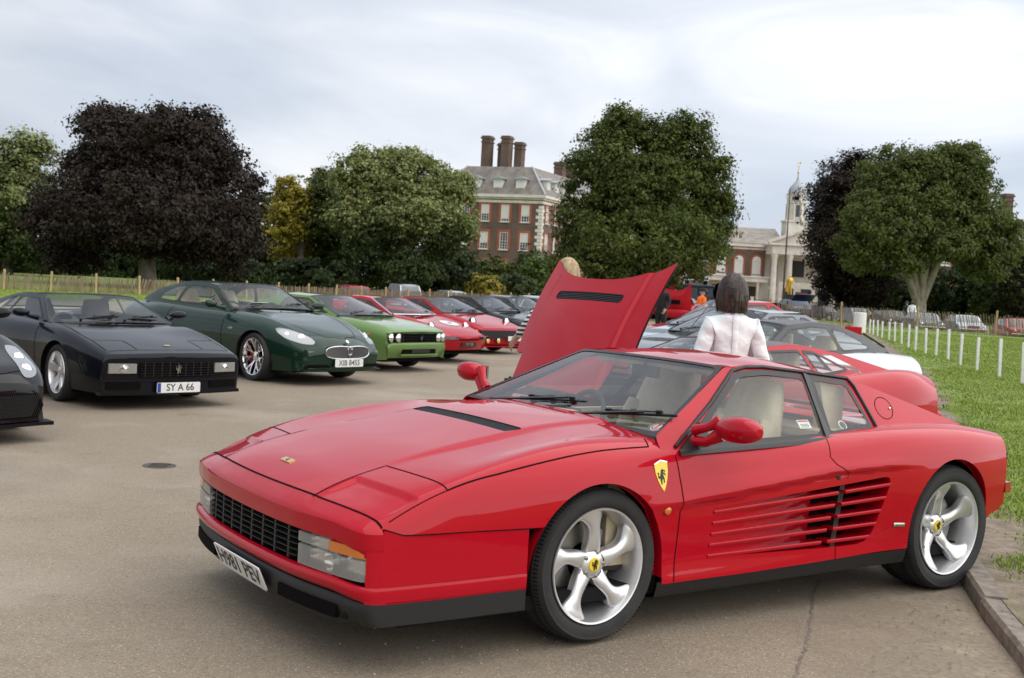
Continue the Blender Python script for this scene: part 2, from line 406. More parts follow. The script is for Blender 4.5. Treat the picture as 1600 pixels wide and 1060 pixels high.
# ------------------------------------------------------------------ car building blocks
KN = [0, .20, .36, .47, .58, .70, .85, 1.0]
KN2 = [-k for k in KN[:0:-1]] + KN
def body_fn(stations, bow, W, disp=None):
    """stations: list of (x, [(y, z) x 8]) from the tail to the nose; bow: (u0, u1, amount) plan curvature of the nose"""
    st = sorted(stations, key=lambda s: s[0]); xs = [s[0] for s in st]
    Y = np.array([[p[0] for p in s[1]] for s in st]); Z = np.array([[p[1] for p in s[1]] for s in st])
    Y2 = np.hstack([-Y[:, :0:-1], Y]); Z2 = np.hstack([Z[:, :0:-1], Z])
    def fn(uv):
        A = card(xs, uv[:, 0]); B = card(KN2, uv[:, 1])
        y = ((A @ Y2) * B).sum(1); z = ((A @ Z2) * B).sum(1)
        x = uv[:, 0].copy()
        for (u0, u1, amt) in bow: x = x + amt * (sstep(u0, u1, uv[:, 0]) if u1 > u0 else -sstep(-u0, -u1, -uv[:, 0])) * (1 - (np.abs(y) / W) ** 2.2)
        P = np.stack([x, y, z], 1)
        return disp(uv, P) if disp else P
    return fn
def circ(cx, cz, r):
    return lambda P: np.hypot(P[:, 0] - cx, P[:, 2] - cz) - r
def reg_xy(poly, side=0):
    def g(P):
        Q = np.stack([P[:, 0], np.abs(P[:, 1]) if side == 0 else P[:, 1] * side], 1); return sdf(poly, Q)
    return g
def reg_xz(poly, side):
    def g(P):
        d = sdf(poly, P[:, [0, 2]]); return np.where(P[:, 1] * side > 0.3, d, np.maximum(d, 0.5))
    return g
HORSE = [(-.10, -.50), (-.02, -.48), (-.02, -.30), (.06, -.14), (.12, -.22), (.10, -.42), (.20, -.40), (.22, -.18), (.16, .02), (.12, .14), (.24, .12), (.30, .0), (.36, .06), (.28, .20), (.14, .24), (.20, .32), (.32, .24), (.36, .30), (.24, .40), (.12, .40), (.14, .48), (.04, .44), (-.04, .34), (-.08, .18), (-.14, .06), (-.20, -.02), (-.24, .10), (-.20, .22), (-.28, .30), (-.36, .22), (-.28, .18), (-.32, .02), (-.26, -.12), (-.14, -.10), (-.14, -.28)]
def horse(mb, fn, s, h0, h1):
    mb.prism([(x * s, y * s) for x, y in HORSE], h0, h1, fn)

def swirl_rim(parent, Rr, depth=0.045, n=5, sgn=1, dish=0.10, mtl=None, inner=0.062, outer_y=0.0):
    """five swirled spokes; wheel axis is Y, outside at +Y. outer_y is the rim lip plane"""
    mb = MB(); y0 = outer_y
    # barrel and lip
    mb.lathe([(Rr * .985, y0 - .012), (Rr, y0 - .006), (Rr * .992, y0), (Rr * .962, y0 - .002), (Rr * .93, y0 - .022), (Rr * .885, y0 - .075), (Rr * .86, y0 - .19)], 72, 'Y')
    def sp(r):   # spoke centre angle, half width, face height
        t = (r - inner) / (Rr * .94 - inner)
        th = -sgn * (0.05 + 0.24 * t ** 1.6)
        w = (.040 - .010 * float(sstep(0, .5, np.array(t))) + .040 * float(sstep(.48, 1.0, np.array(t))) ** 1.5) / max(r, .02)
        h = y0 - dish + .012 * math.sin(math.pi * min(1, t * 1.2)) + (dish - .02) * float(sstep(.30, 1.0, np.array(t))) ** 1.2
        return th, float(w), h
    for k in range(n):
        a0 = 2 * math.pi * k / n + math.pi / 2 + .10; P = []
        for i in range(17):
            r = inner + (Rr * .94 - inner) * i / 16; th, w, h = sp(r); row = []
            for s_, dh in ((-1, -depth), (-1, -.020), (-.86, -.006), (-.5, .0), (0, .004), (.5, .0), (.86, -.006), (1, -.020), (1, -depth)):
                a = a0 + th + s_ * w + sgn * 0.10 * (1 - abs(s_)) * 0
                row.append((r * math.cos(a), h + dh, r * math.sin(a)))
            P.append(row)
        mb.grid(P)
    hub = y0 - dish
    mb.lathe([(inner * 1.12, hub - .03), (inner * 1.05, hub - .008), (inner * .8, hub + .006), (.001, hub + .008)], 30, 'Y')
    mb.mi = 1
    for k in range(n):
        a = 2 * math.pi * k / n + .62; mb.lathe([(.0095, hub - .004), (.0095, hub + .006), (.006, hub + .008), (.001, hub + .008)], 8, 'Y', (inner * .86 * math.cos(a), 0, inner * .86 * math.sin(a)))
    return mb.obj('rim', [mtl or ALLOY, STEEL], parent, 50)
def spoke_rim(parent, Rr, n, w, dish, mtl, y0=0.0, split=False, width_out=1.0):
    mb = MB()
    mb.lathe([(Rr * .985, y0 - .012), (Rr, y0 - .006), (Rr * .99, y0), (Rr * .95, y0 - .003), (Rr * .91, y0 - .03), (Rr * .88, y0 - .17)], 48, 'Y')
    for k in range(n):
        for br in ((-1, 1) if split else (0,)):
            a = 2 * math.pi * k / n + math.pi / 2; P = []
            for i in range(6):
                t = i / 5; r = .05 + (Rr * .93 - .05) * t; aa = a + br * (math.pi / n) * .55 * t ** 1.2
                ww = w * (1 + (width_out - 1) * t); h = y0 - dish * (1 - t) ** 1.3 - .012 + .012 * t
                c = np.array([r * math.cos(aa), r * math.sin(aa)]); tn = np.array([-math.sin(aa), math.cos(aa)])
                P.append([(c[0] + tn[0] * ww * q, h + dh, c[1] + tn[1] * ww * q) for q, dh in ((-1, -.03), (-.8, 0), (.8, 0), (1, -.03))])
            mb.grid(P)
    mb.lathe([(.075, y0 - dish - .04), (.07, y0 - dish - .012), (.03, y0 - dish), (.001, y0 - dish)], 20, 'Y')
    return mb.obj('rim', mtl, parent, 40)
TREADCACHE = {}
mat('tyre_groove', (.007, .007, .007), .9, spec=.1)
def make_wheel(parent, x, y, z, Rt, wt, Rr, side, rim, steer=0.0, detail=1, cap=None, calip=None, camber=0.0):
    """wheel whose outer face is at y; side +1 is the left of the car"""
    w = bpy.data.objects.new('wheel', None); COL.objects.link(w); w.parent = parent; w.empty_display_size = .2
    w.location = (x, y, z); w.rotation_euler = (R(camber) * side, 0, steer + (0 if side > 0 else math.pi))
    key = (round(Rt, 3), round(wt, 3), round(Rr, 3), detail)
    if key not in TREADCACHE:
        mb = MB(); n = 96 if detail > 1 else 40
        sw = (Rt - Rr)
        prof = [(Rr * .97, -wt + .02), (Rr + sw * .25, -wt), (Rr + sw * .7, -wt - .004), (Rt - .014, -wt + .006), (Rt - .003, -wt + .03)]
        if detail > 1:     # grooved tread
            k = 5; ys = np.linspace(-wt + .035, -.035, k + 1)
            for i in range(k):
                a, b = ys[i] + .004, ys[i + 1] - .004
                prof += [(Rt - .008, a - .003), (Rt, a), (Rt, b), (Rt - .008, b + .003)]
        else: prof += [(Rt, -wt / 2)]
        prof += [(Rt - .003, -.03), (Rt - .014, -.006), (Rr + sw * .72, .006), (Rr + sw * .62, .0035), (Rr + sw * .56, .0045), (Rr + sw * .30, .001), (Rr + sw * .14, -.002), (Rr + sw * .10, -.006), (Rr * .985, -.014)]
        mb.lathe(prof, n, 'Y')
        if detail > 1:     # sipes across the shoulder
            for i in range(120):
                a = 2 * math.pi * i / 120
                for yy0, yy1 in ((-.034, -.006), (-wt + .002, -wt + .034), (-wt * .36, -wt * .24), (-wt * .76, -wt * .64)):
                    c, s_ = math.cos(a), math.sin(a); d = .0022
                    p = [(Rt + .0006, yy0), (Rt + .0006 - (.005 if yy1 > -.01 else 0), yy1)]
                    V = []
                    for (r, yv) in p:
                        for q in (-d, d): V.append((r * c - q * s_, yv, r * s_ + q * c))
                    mb.mi = 1; mb.add(V, [(0, 1, 3, 2)]); mb.mi = 0
        TREADCACHE[key] = mb.obj('tyre', [RUBBER, MATS['tyre_groove']], None, 40)
        t = TREADCACHE[key]
    else:
        t = TREADCACHE[key].copy(); COL.objects.link(t)
    t.parent = w
    r = rim(w, Rr)
    if detail >= 1:
        mb = MB(); mb.lathe([(.08, -.135), (Rr * .66, -.135), (Rr * .66, -.12), (.08, -.12)], 32, 'Y'); mb.obj('brake_disc', STEEL, w, 40)
    if calip:
        mb = MB(); mb.lathe([(Rr * .45, -.16), (Rr * .45, -.085), (Rr * .76, -.085), (Rr * .76, -.16)], 10, 'Y', a0=R(-35), a1=R(30)); mb.obj('brake_caliper', calip, w, 30)
    if cap:
        mb = MB(); cy_, cr_ = cap; mb.lathe([(cr_, cy_ - .012), (cr_, cy_ - .002), (cr_ * .93, cy_ + .001), (.001, cy_ + .003)], 24, 'Y'); mb.mi = 1
        horse(mb, lambda a, b, h: (-a, h, b), cr_ * 1.55, cy_ + .002, cy_ + .005)
        mb.obj('centre_cap', [YELLOW, INK], w, 40)
    return w
def number_plate(parent, P, rz, tilt, txt, w=.52, h=.111, blue=False, yellow=False, fs=None, sx=.74):
    """plate centred at P facing +X turned by rz, tilted back by tilt"""
    o = bpy.data.objects.new('number_plate', None)
    mb = MB(); poly = rounded([(-w / 2, -h / 2), (w / 2, -h / 2), (w / 2, h / 2), (-w / 2, h / 2)], .012)
    mb.prism(poly, -.006, 0)
    if blue: mb.mi = 1; mb.prism([(-w / 2 + .004, -h / 2 + .004), (-w / 2 + .045, -h / 2 + .004), (-w / 2 + .045, h / 2 - .004), (-w / 2 + .004, h / 2 - .004)], 0, .0008); mb.mi = 0
    o = mb.obj('number_plate', [PLATEW, PLATEB], parent, 30)
    # local: x across (towards car left when looked at from the front it reads left to right), y up, z outwards
    base = Matrix(((0, 0, 1), (1, 0, 0), (0, 1, 0))).to_4x4()      # x->+Y, y->+Z, z->+X
    o.matrix_local = Matrix.Translation(P) @ Matrix.Rotation(rz, 4, 'Z') @ Matrix.Rotation(-tilt, 4, 'Y') @ base
    text_obj('lettering', txt, fs or h * .93, INK, o, Matrix.Translation((.018 if blue else 0, -.001, .0006)), sx)
    return o
def side_fn(yb, zb, yt, zt, taper0=-1.2, taper=0.05, bulge=.008):
    """car cabin flank: y from x and z"""
    def Y(x, z):
        t = (z - zb) / (zt - zb); return yb + (yt - yb) * t + bulge * np.sin(np.pi * np.clip(t, 0, 1)) - taper * np.clip(taper0 - x, 0, None) ** 2
    return Y
def greenhouse(parent, sp, paint_m, glass_m=None, roof_m=None, res=.03):
    """sp: wsb, wst, rr, rwb: (x, z, bow) ; Y: flank function; side: flank outline (x,z) ; wins: list of (name, poly, frame width)"""
    glass_m = glass_m or GLASS; roof_m = roof_m or paint_m; Y = sp['Y']
    fr = sp.get('frame', .028)
    def patch(a, b, crown_a, crown_b, nu, nv, name):
        (xa, za, ba), (xb, zb, bb) = a, b
        ya, yb_ = float(Y(np.array(xa), np.array(za))), float(Y(np.array(xb), np.array(zb)))
        def fn(uv):
            t, s_ = uv[:, 0], uv[:, 1]; q = 1 - np.abs(s_) ** 2.4; qb = 1 - s_ ** 2
            x = (xa + ba * qb) * (1 - t) + (xb + bb * qb) * t; y = (ya * (1 - t) + yb_ * t) * s_
            z = za * (1 - t) + zb * t + (crown_a * (1 - t) + crown_b * t) * q + sp.get('arch', {}).get(name, 0) * np.sin(np.pi * t) * (0.25 + .75 * q)
            return np.stack([x, y, z], 1)
        S = Surf(fn, np.linspace(0, 1, nu), np.linspace(-1, 1, nv)); return S, ya, yb_
    n = lambda d: max(4, int(d / res))
    c0, c1, c2 = sp.get('crown', (.02, .035, .03))
    # windscreen
    S, ya, yb_ = patch(sp['wsb'], sp['wst'], c0, c1, n(.75), n(1.4), 'windscreen'); S.flip = True
    L_ = np.linalg.norm(S.fn(np.array([[0, 0.]])) - S.fn(np.array([[1, 0.]])))
    def border(w, wb=None):
        def g(P):
            uv = S.uv; yy = ya * (1 - uv[:, 0]) + yb_ * uv[:, 0]
            dx = w - (1 - np.abs(uv[:, 1])) * yy; dt = w - (1 - uv[:, 0]) * L_; dbm = (wb or w) - uv[:, 0] * L_
            # rounded inside corner
            m = np.maximum(dx, dt); k = (dx > -.04) & (dt > -.04); m = np.where(k, np.hypot(dx + .04, dt + .04) - .04, m)
            return np.maximum(m, dbm)
        return g
    gin, gout = S.split(S.F, border(sp.get('wsband', .022)))
    ws = S.obj(gin, 'windscreen', glass_m, parent)
    S.obj(gout, 'windscreen_surround', TRIM, ws, off=.003)
    # roof
    if sp.get('roof', True):
        S2, _, _ = patch(sp['wst'], sp['rr'], c1, c2, n(.8), n(1.2), 'roof'); S2.flip = True
        S2.obj(S2.F, 'roof', roof_m, parent)
    if sp.get('rear', True):
        S3, _, _ = patch(sp['rr'], sp['rwb'], c2, sp.get('crown3', .02), n(.6), n(1.2), 'rear'); S3.flip = True
        def rb(P):
            uv = S3.uv; return np.maximum(.05 - (1 - np.abs(uv[:, 1])) * .55, np.maximum(.08 - uv[:, 0], uv[:, 0] - .9))
        a, b = S3.split(S3.F, rb)
        o = S3.obj(a, 'rear_window', GLASSDK, parent)
        S3.obj(b, 'rear_pillar', roof_m, parent)
    # flanks
    xs = [p[0] for p in sp['side']]; zs = [p[1] for p in sp['side']]
    for sd in (1, -1):
        def fn(uv): return np.stack([uv[:, 0], sd * Y(uv[:, 0], uv[:, 1]), uv[:, 1]], 1)
        S4 = Surf(fn, np.arange(min(xs) - .02, max(xs) + .03, res), np.arange(min(zs) - .02, max(zs) + .03, res * .8)); S4.flip = sd > 0; 
        f, _ = S4.split(S4.F, reg_xz_raw(sp['side']))
        for (nm, poly, fw) in sp['wins']:
            wi, f = S4.split(f, reg_xz_raw(poly))
            gl, fm = S4.split(wi, lambda P, poly=poly, fw=fw: sdf(poly, P[:, [0, 2]]) + fw)
            if not gl: continue
            w = S4.obj(gl, nm, glass_m, parent)
            if fm: S4.obj(fm, 'window_frame', TRIM, w, off=.004)
        if f: S4.obj(f, 'pillar', sp.get('pillar_m', paint_m), parent)
def reg_xz_raw(poly):
    return lambda P: sdf(poly, P[:, [0, 2]])
def seat(parent, x, y, z, m, s=1.0):
    mb = MB()
    def cushion(c, ax, d, n=7):
        P = []
        for i in range(n):
            row = []
            for j in range(10):
                a = 2 * math.pi * j / 10; row.append((math.copysign(abs(math.cos(a)) ** .6, math.cos(a)), math.copysign(abs(math.sin(a)) ** .6, math.sin(a))))
            t = i / (n - 1); k = math.sin(math.pi * min(max(t, .06), .94)) ** .22
            P.append([tuple(Vector(c) + Vector(ax) * (t - .5) + Vector((0, 1, 0)) * (u * d[0] * k) + Vector((ax[2], 0, -ax[0])).normalized() * (v * d[1] * k)) for u, v in row])
        mb.grid(P, cv=True)
        mb.add([P[0][j] for j in range(10)], [tuple(range(10))]); mb.add([P[-1][j] for j in range(10)], [tuple(range(9, -1, -1))])
    cushion((x, y, z), (.52 * s, 0, .05), (.25 * s, .08)); cushion((x - .35 * s, y, z + .37 * s), (-.24 * s, 0, .80 * s), (.25 * s, .075)); 
    for q in (-1, 1): cushion((x - .28 * s, y + q * .2 * s, z + .27 * s), (-.16 * s, 0, .48 * s), (.055 * s, .11))
    return mb.obj('seat', m, parent, 60)
def steering_wheel(parent, P, tilt, r=.18):
    mb = MB(); Mx = Matrix.Translation(P) @ Matrix.Rotation(tilt, 4, 'Y')
    mb.tube([Mx @ Vector((0, r * math.cos(a), r * math.sin(a))) for a in np.linspace(0, 2 * math.pi, 25)], .015, 8, False)
    for a in (R(0), R(180), R(270)): mb.bar(Mx @ Vector((0, 0, 0)), Mx @ Vector((0, r * math.cos(a), r * math.sin(a))), .03, .012)
    mb.tube([Mx @ Vector((.03, 0, 0)), Mx @ Vector((-.02, 0, 0))], .045, 12); mb.tube([Mx @ Vector((0, 0, 0)), Mx @ Vector((.22, 0, 0))], .03, 8)
    return mb.obj('steering_wheel', DASH, parent, 50)
def interior(parent, xf, xr, w, zf, zb, m, dash_m=DASH, zd=None, rhd=True, sx=None, deck=True):
    """tub, dashboard, seats and wheel: xf windscreen base, xr bulkhead, w half width, zf floor, zb belt"""
    mb = MB(); mb.mi = 1
    mb.box(((xf + xr) / 2 + .1, 0, zf - .01), (xf - xr + .5, 2 * w, .02)); mb.mi = 0
    for s_ in (-1, 1): mb.box(((xf + xr) / 2 + .1, s_ * (w - .03), (zf + zb - .05) / 2), (xf - xr + .4, .05, zb - .05 - zf))
    mb.box((xr, 0, (zf + zb) / 2), (.04, 2 * w - .06, zb - zf - .06))
    mb.obj('cabin_trim', [m, CARPET], parent, 30)
    mb = MB()
    prof = [(xf + .18, zb - .06), (xf - .02, zb - .005), (xf - .16, zb - .02), (xf - .24, zb - .08), (xf - .26, zb - .24), (xf - .1, zb - .4), (xf + .18, zb - .4)]
    mb.prism(prof, -w + .06, w - .06, lambda a, b, h: (a, h, b)); 
    ys = -.36 if rhd else .36
    mb.prism([(xf - .05, zb - .01), (xf - .14, zb + .035), (xf - .27, zb + .02), (xf - .29, zb - .1), (xf - .1, zb - .1)], ys - .2, ys + .2, lambda a, b, h: (a, h, b))
    mb.obj('dashboard', dash_m, parent, 40)
    steering_wheel(parent, (xf - .42, ys, zb - .07), R(-28))
    sx = sx if sx is not None else (xf + xr) / 2 - .12
    for s_ in (-1, 1): seat(parent, sx, s_ * .36, zf + .16, m, (zb + .14 - zf) / .86)
def wiper(parent, piv, tip, a, b, nrm=(0.5, 0, .85)):
    """arm from pivot to tip on the screen with a blade from a to b"""
    mb = MB(); n = Vector(nrm).normalized(); piv, tip, a, b = [Vector(p) for p in (piv, tip, a, b)]
    mb.tube([piv, piv + n * .035], .014, 8); mb.bar(piv + n * .03, tip + n * .035, .014, .008, n)
    mb.bar(a + n * .008, b + n * .008, .010, .012, n)
    for t in (.2, .5, .8): 
        c = a + (b - a) * t; mb.bar(c + n * .012, c + n * .032, .012, .03, b - a)
    mb.bar(a + (b - a) * .15 + n * .024, a + (b - a) * .85 + n * .024, .008, .006, n)
    return mb.obj('wiper', TRIM, parent, 40)
def door_mirror(parent, base, c, size, m, sd, arm=True, hollow=False):
    mb = MB(); c = Vector(c); P = []
    L_, H_, D_ = size                      # across, height, depth
    for i in range(17):
        t = (1 - math.cos(math.pi * i / 16)) / 2; k = (math.sin(math.pi * (.015 + .97 * t)) ** .45) * (1 - .22 * (1 - t)) ; row = []
        for j in range(12):
            a = 2 * math.pi * j / 12; row.append((c.x + D_ / 2 * k * math.copysign(abs(math.cos(a)) ** .8, math.cos(a)) + .02 * t, c.y + sd * L_ * (t - .5), c.z + H_ / 2 * k * math.copysign(abs(math.sin(a)) ** .75, math.sin(a)) + .012 * t))
        P.append(row)
    mb.grid(P, cv=True); mb.add(P[0], [tuple(range(12))]); mb.add(P[-1], [tuple(range(11, -1, -1))])
    b = Vector(base)
    if hollow:
        e0 = c + Vector((.0, -sd * L_ * .42, H_ * .22)); e1 = c + Vector((.0, -sd * L_ * .40, -H_ * .22))
        mid = b + (c - b) * .3
        mb.tube([b + Vector((0, 0, .03)), mid + Vector((0, 0, .035)), e0], [.026, .020, .032], 8); mb.tube([b + Vector((0, 0, -.02)), mid + Vector((0, 0, -.03)), e1], [.028, .022, .036], 8)
    elif arm: mb.tube([b, b + (c - b) * .5 + Vector((0, 0, -.01)), c + Vector((0, -sd * L_ * .4, -H_ * .15))], [.035, .022, .03], 8)
    o = mb.obj('door_mirror', m, parent, 60)
    g = MB(); g.box((c.x - D_ * .42, c.y - sd * L_ * .06, c.z + .006), (.012, L_ * .5, H_ * .6)); g.obj('mirror_glass', CHROME, o, 30)
    return o
# ------------------------------------------------------------------ the place: tarmac, kerb, lawns
TARMAC = noisy(mat('tarmac', (.2, .17, .14), .9), (.178, .142, .100), (.305, .248, .180), 90, 8, .30, .70, bump=.5, bscale=160, rough=.85, bdist=.006,
               extra=[((.34, .29, .225), .45, .50, .66, .7), ((.12, .10, .075), .30, .54, .72, .65), ((.09, .076, .06), 1.1, .66, .74, .5), ((.50, .44, .36), 110, .60, .68, .8), ((.085, .07, .055), 85, .61, .70, .85), ((.34, .30, .25), 1.4, .56, .74, .4), ((.13, .11, .09), 3.3, .6, .78, .35)])
SOIL = noisy(mat('bare_soil', (.2, .15, .1), .95), (.15, .115, .08), (.27, .22, .165), 9, 8, bump=.6, bscale=40, rough=.95, bdist=.02, extra=[((.12, .13, .05), 3, .52, .66, .7)])
LAWN = noisy(mat('lawn', (.1, .15, .04), .9), (.125, .185, .027), (.20, .27, .048), 1.1, 9, bump=.6, bscale=55, rough=.9, bdist=.03, extra=[((.22, .22, .07), .18, .52, .75, .6), ((.08, .14, .025), .5, .5, .7, .5), ((.26, .20, .10), .09, .60, .72, .6)])
GRASSB = noisy(mat('grass_blade', (.1, .16, .04), .6, spec=.3), (.18, .26, .035), (.30, .37, .075), 1.7, 4, rough=.6)
KERB = noisy(mat('kerb_stone', (.3, .27, .23), .85), (.15, .125, .10), (.28, .24, .195), 12, 8, bump=.4, bscale=60, rough=.85)
def sheet(name, pts, z, m, thick=0.0):
    me = bpy.data.meshes.new(name); bm = bmesh.new(); vs = [bm.verts.new((x, y, z)) for x, y in pts]; f = bm.faces.new(vs)
    if f.normal.z < 0: f.normal_flip()
    bmesh.ops.triangulate(bm, faces=bm.faces); bm.to_mesh(me); bm.free(); me.materials.append(m)
    return link(name, me, None, 'structure')
# kerb line from near the camera away to the right hand end of the car row
kl = [ground(1640, 1130), ground(1600, 1050), ground(1545, 985), ground(1505, 900)]
d_ = (kl[3] - kl[1]).normalized(); KL = [(1.90, 3.2), (2.26, 4.97), (2.40, 5.75), (2.64, 6.80), (4.0, 11.4), (6.4, 18.5), (8.9, 26.5), (12.5, 40), (17.0, 58), (21, 75)]
sheet('ground', [(-400, -60), (500, -60), (500, 700), (-400, 700)], -.012, LAWN)
def off(pl, dx, dy=0): return [(x + dx, y + dy) for x, y in pl]
sheet('tarmac', [(-60, -40), (1.4, -40)] + [(KL[0][0] - .3, KL[0][1] - 3)] + KL + [(21, 118), (-6, 118), (-11.5, 61), (-14.6, 44), (-17.6, 39.5), (-24, 35), (-60, 22)], -.006, TARMAC)
# raised verge
def strip_mesh(name, a, b, za, zb, m, kind='structure', n=1):
    V = []; F = []
    for (p, q) in zip(a, b): V += [(*p, za), (*q, zb)]
    for i in range(len(a) - 1): F.append((2 * i, 2 * i + 2, 2 * i + 3, 2 * i + 1))
    return link(name, from_arrays(name, V, F, m, None, 40), None, kind)
VZ = .085
kd = dense(KL, .5); 
strip_mesh('soil_verge', [tuple(p + [.10, -.02]) for p in kd], [tuple(p + [.46 + .10 * math.sin(i * .9) + .05 * math.sin(i * 2.3), -.05]) for i, p in enumerate(kd)], VZ - .004, VZ - .008, SOIL)
strip_mesh('lawn', [tuple(p + [.38, -.05]) for p in kd], [tuple(p + [120, -.05]) for p in kd], VZ - .012, .07, LAWN)
DUST = noisy(mat('blown_sand', (.3, .25, .18), .95), (.26, .21, .15), (.40, .335, .25), 30, 8, bump=.3, bscale=120, rough=.95)
N, K, b_ = nodes_of(DUST); at_ = N.new('ShaderNodeAttribute'); at_.attribute_name = 'fade'; n_ = N.new('ShaderNodeTexNoise'); n_.inputs['Scale'].default_value = 3.0; n_.inputs['Detail'].default_value = 8; tc_ = N.new('ShaderNodeTexCoord'); K.new(tc_.outputs['Object'], n_.inputs[0])
ad_ = N.new('ShaderNodeMath'); ad_.operation = 'ADD'; K.new(n_.outputs['Fac'], ad_.inputs[0]); K.new(at_.outputs['Fac'], ad_.inputs[1]); mr_ = N.new('ShaderNodeMapRange'); mr_.inputs[1].default_value = .75; mr_.inputs[2].default_value = 1.35; mr_.inputs[4].default_value = .85; K.new(ad_.outputs[0], mr_.inputs[0]); K.new(mr_.outputs[0], b_.inputs['Alpha'])
V = []; F = []; FD = []
for j, p_ in enumerate(kd):
    for q_, (o_, f_) in enumerate(((-1.7, 0), (-1.0, .25), (-.45, .55), (-.02, .85))): V.append((p_[0] + o_, p_[1], -.0035)); FD.append(f_)
    if j: F += [((j - 1) * 4 + q_, (j - 1) * 4 + q_ + 1, j * 4 + q_ + 1, j * 4 + q_) for q_ in range(3)]
me_ = from_arrays('blown_sand', V, F, DUST, None, None); a_ = me_.attributes.new('fade', 'FLOAT', 'POINT'); a_.data.foreach_set('value', FD); link('blown_sand', me_, None, 'structure')
i = 0; s = 0.0; krng = random.Random(4)
cum = np.concatenate([[0], np.cumsum(np.linalg.norm(np.diff(kd, axis=0), axis=1))])
kerb = bpy.data.objects.new('kerb', None); COL.objects.link(kerb); kerb['kind'] = 'structure'
while s < 36:
    e_ = s + .92; p = np.array([np.interp(s + .004, cum, kd[:, k]) for k in (0, 1)]); q = np.array([np.interp(e_ - .004, cum, kd[:, k]) for k in (0, 1)])
    t = (q - p) / np.linalg.norm(q - p); n = np.array([t[1], -t[0]]); mb = MB(); w = .125; hz = VZ + krng.uniform(-.006, .008); lean = krng.uniform(-.01, .01)
    prof = [(0, -.05), (.002, hz - .02), (.018, hz), (w, hz - .004), (w, -.05)]
    ring = lambda c: [(c[0] + n[0] * (a + lean), c[1] + n[1] * (a + lean), z) for a, z in prof]
    mb.add(ring(p) + ring(q), [(0, 1, 6, 5), (1, 2, 7, 6), (2, 3, 8, 7), (3, 4, 9, 8), (4, 3, 2, 1, 0), (5, 6, 7, 8, 9)]); mb.obj('kerb_stone', KERB, kerb, 30)
    s = e_
# crack sealed in the tarmac and a round cover
c0 = [ground(1283, 905), ground(1272, 925), ground(1268, 960), ground(1262, 1000), ground(1240, 1060), ground(1228, 1100)]
mb = MB(); q = dense([p[:2] for p in c0], .03); q = q + RNG.normal(0, .004, q.shape); ribbon(mb, np.hstack([q, np.zeros((len(q), 1)) - .003]), np.tile([0, 0, 1], (len(q), 1)), .012, .0)
mb.obj('tarmac_crack', noisy(mat('crack_fill', (.06, .05, .04), .95), (.10, .083, .065), (.22, .185, .15), 30, rough=.95), None, None, 'structure')
mc = ground(249, 727); mb = MB(); mb.lathe([(.125, -.005), (.122, -.001), (.108, -.002), (.106, -.003), (.001, -.002)], 28, 'Z')
for k in range(5): mb.box((0, -.07 + .035 * k, -.001), (.14, .009, .003))
cov = mb.obj('drain_cover', noisy(mat('cast_iron', (.04, .037, .034), .7, .3), (.05, .046, .042), (.11, .098, .085), 40, rough=.7), None, 40); cov.location = mc
tag(cov, 'small round dark iron cover set in the tarmac ahead of the red coupe', 'drain cover')
# loose grit, leaves and twigs near the kerb
LEAFD = mat('dead_leaf', (.12, .07, .03), .8)
V = []
for k in range(420):
    s = RNG.uniform(0, 5.5); p = np.array([np.interp(s, cum, kd[:, j]) for j in (0, 1)]) + [RNG.normal(-.22, .22), RNG.normal(0, .1)]
    r = RNG.uniform(.003, .010); a = RNG.uniform(0, 6.28); z = RNG.uniform(.0, .006)
    if RNG.random() < .5 and p[0] > np.interp(p[1], [k_[1] for k_ in KL], [k_[0] for k_ in KL]): z += VZ
    for t in (0, 1): 
        V += [(p[0] + r * math.cos(a + t * 3.14), p[1] + r * math.sin(a + t * 3.14), z), (p[0] + r * .6 * math.cos(a + 1.5 + t * 3.14), p[1] + r * .6 * math.sin(a + 1.5 + t * 3.14), z + r * .3), (p[0] - r * math.cos(a + t * 3.14), p[1] - r * math.sin(a + t * 3.14), z)]
link('leaf_litter', tri_soup('leaf_litter', V, [LEAFD, SOIL], RNG.integers(0, 2, 840)), None, 'stuff')
STONE = noisy(mat('grit_stone', (.3, .26, .2), .9), (.2, .17, .13), (.42, .37, .30), 60, rough=.9)
V = []; F = []
for k in range(1500):
    Yd = 3.6 + 9 * RNG.random() ** 1.6; X = RNG.uniform(-.48, .48) * Yd; r = RNG.uniform(.002, .006); b = len(V); 
    if X > np.interp(Yd, [k_[1] for k_ in KL], [k_[0] for k_ in KL]) - .05: continue
    V += [(X - r, Yd - r * .6, -.006), (X + r, Yd - r, -.006), (X + r * .7, Yd + r, -.006), (X - r, Yd + r * .8, -.006), (X, Yd, -.006 + r * 1.1)]; F += [(b, b + 1, b + 4), (b + 1, b + 2, b + 4), (b + 2, b + 3, b + 4), (b + 3, b, b + 4)]
link('loose_grit', from_arrays('loose_grit', V, F, STONE, None, None), None, 'stuff')
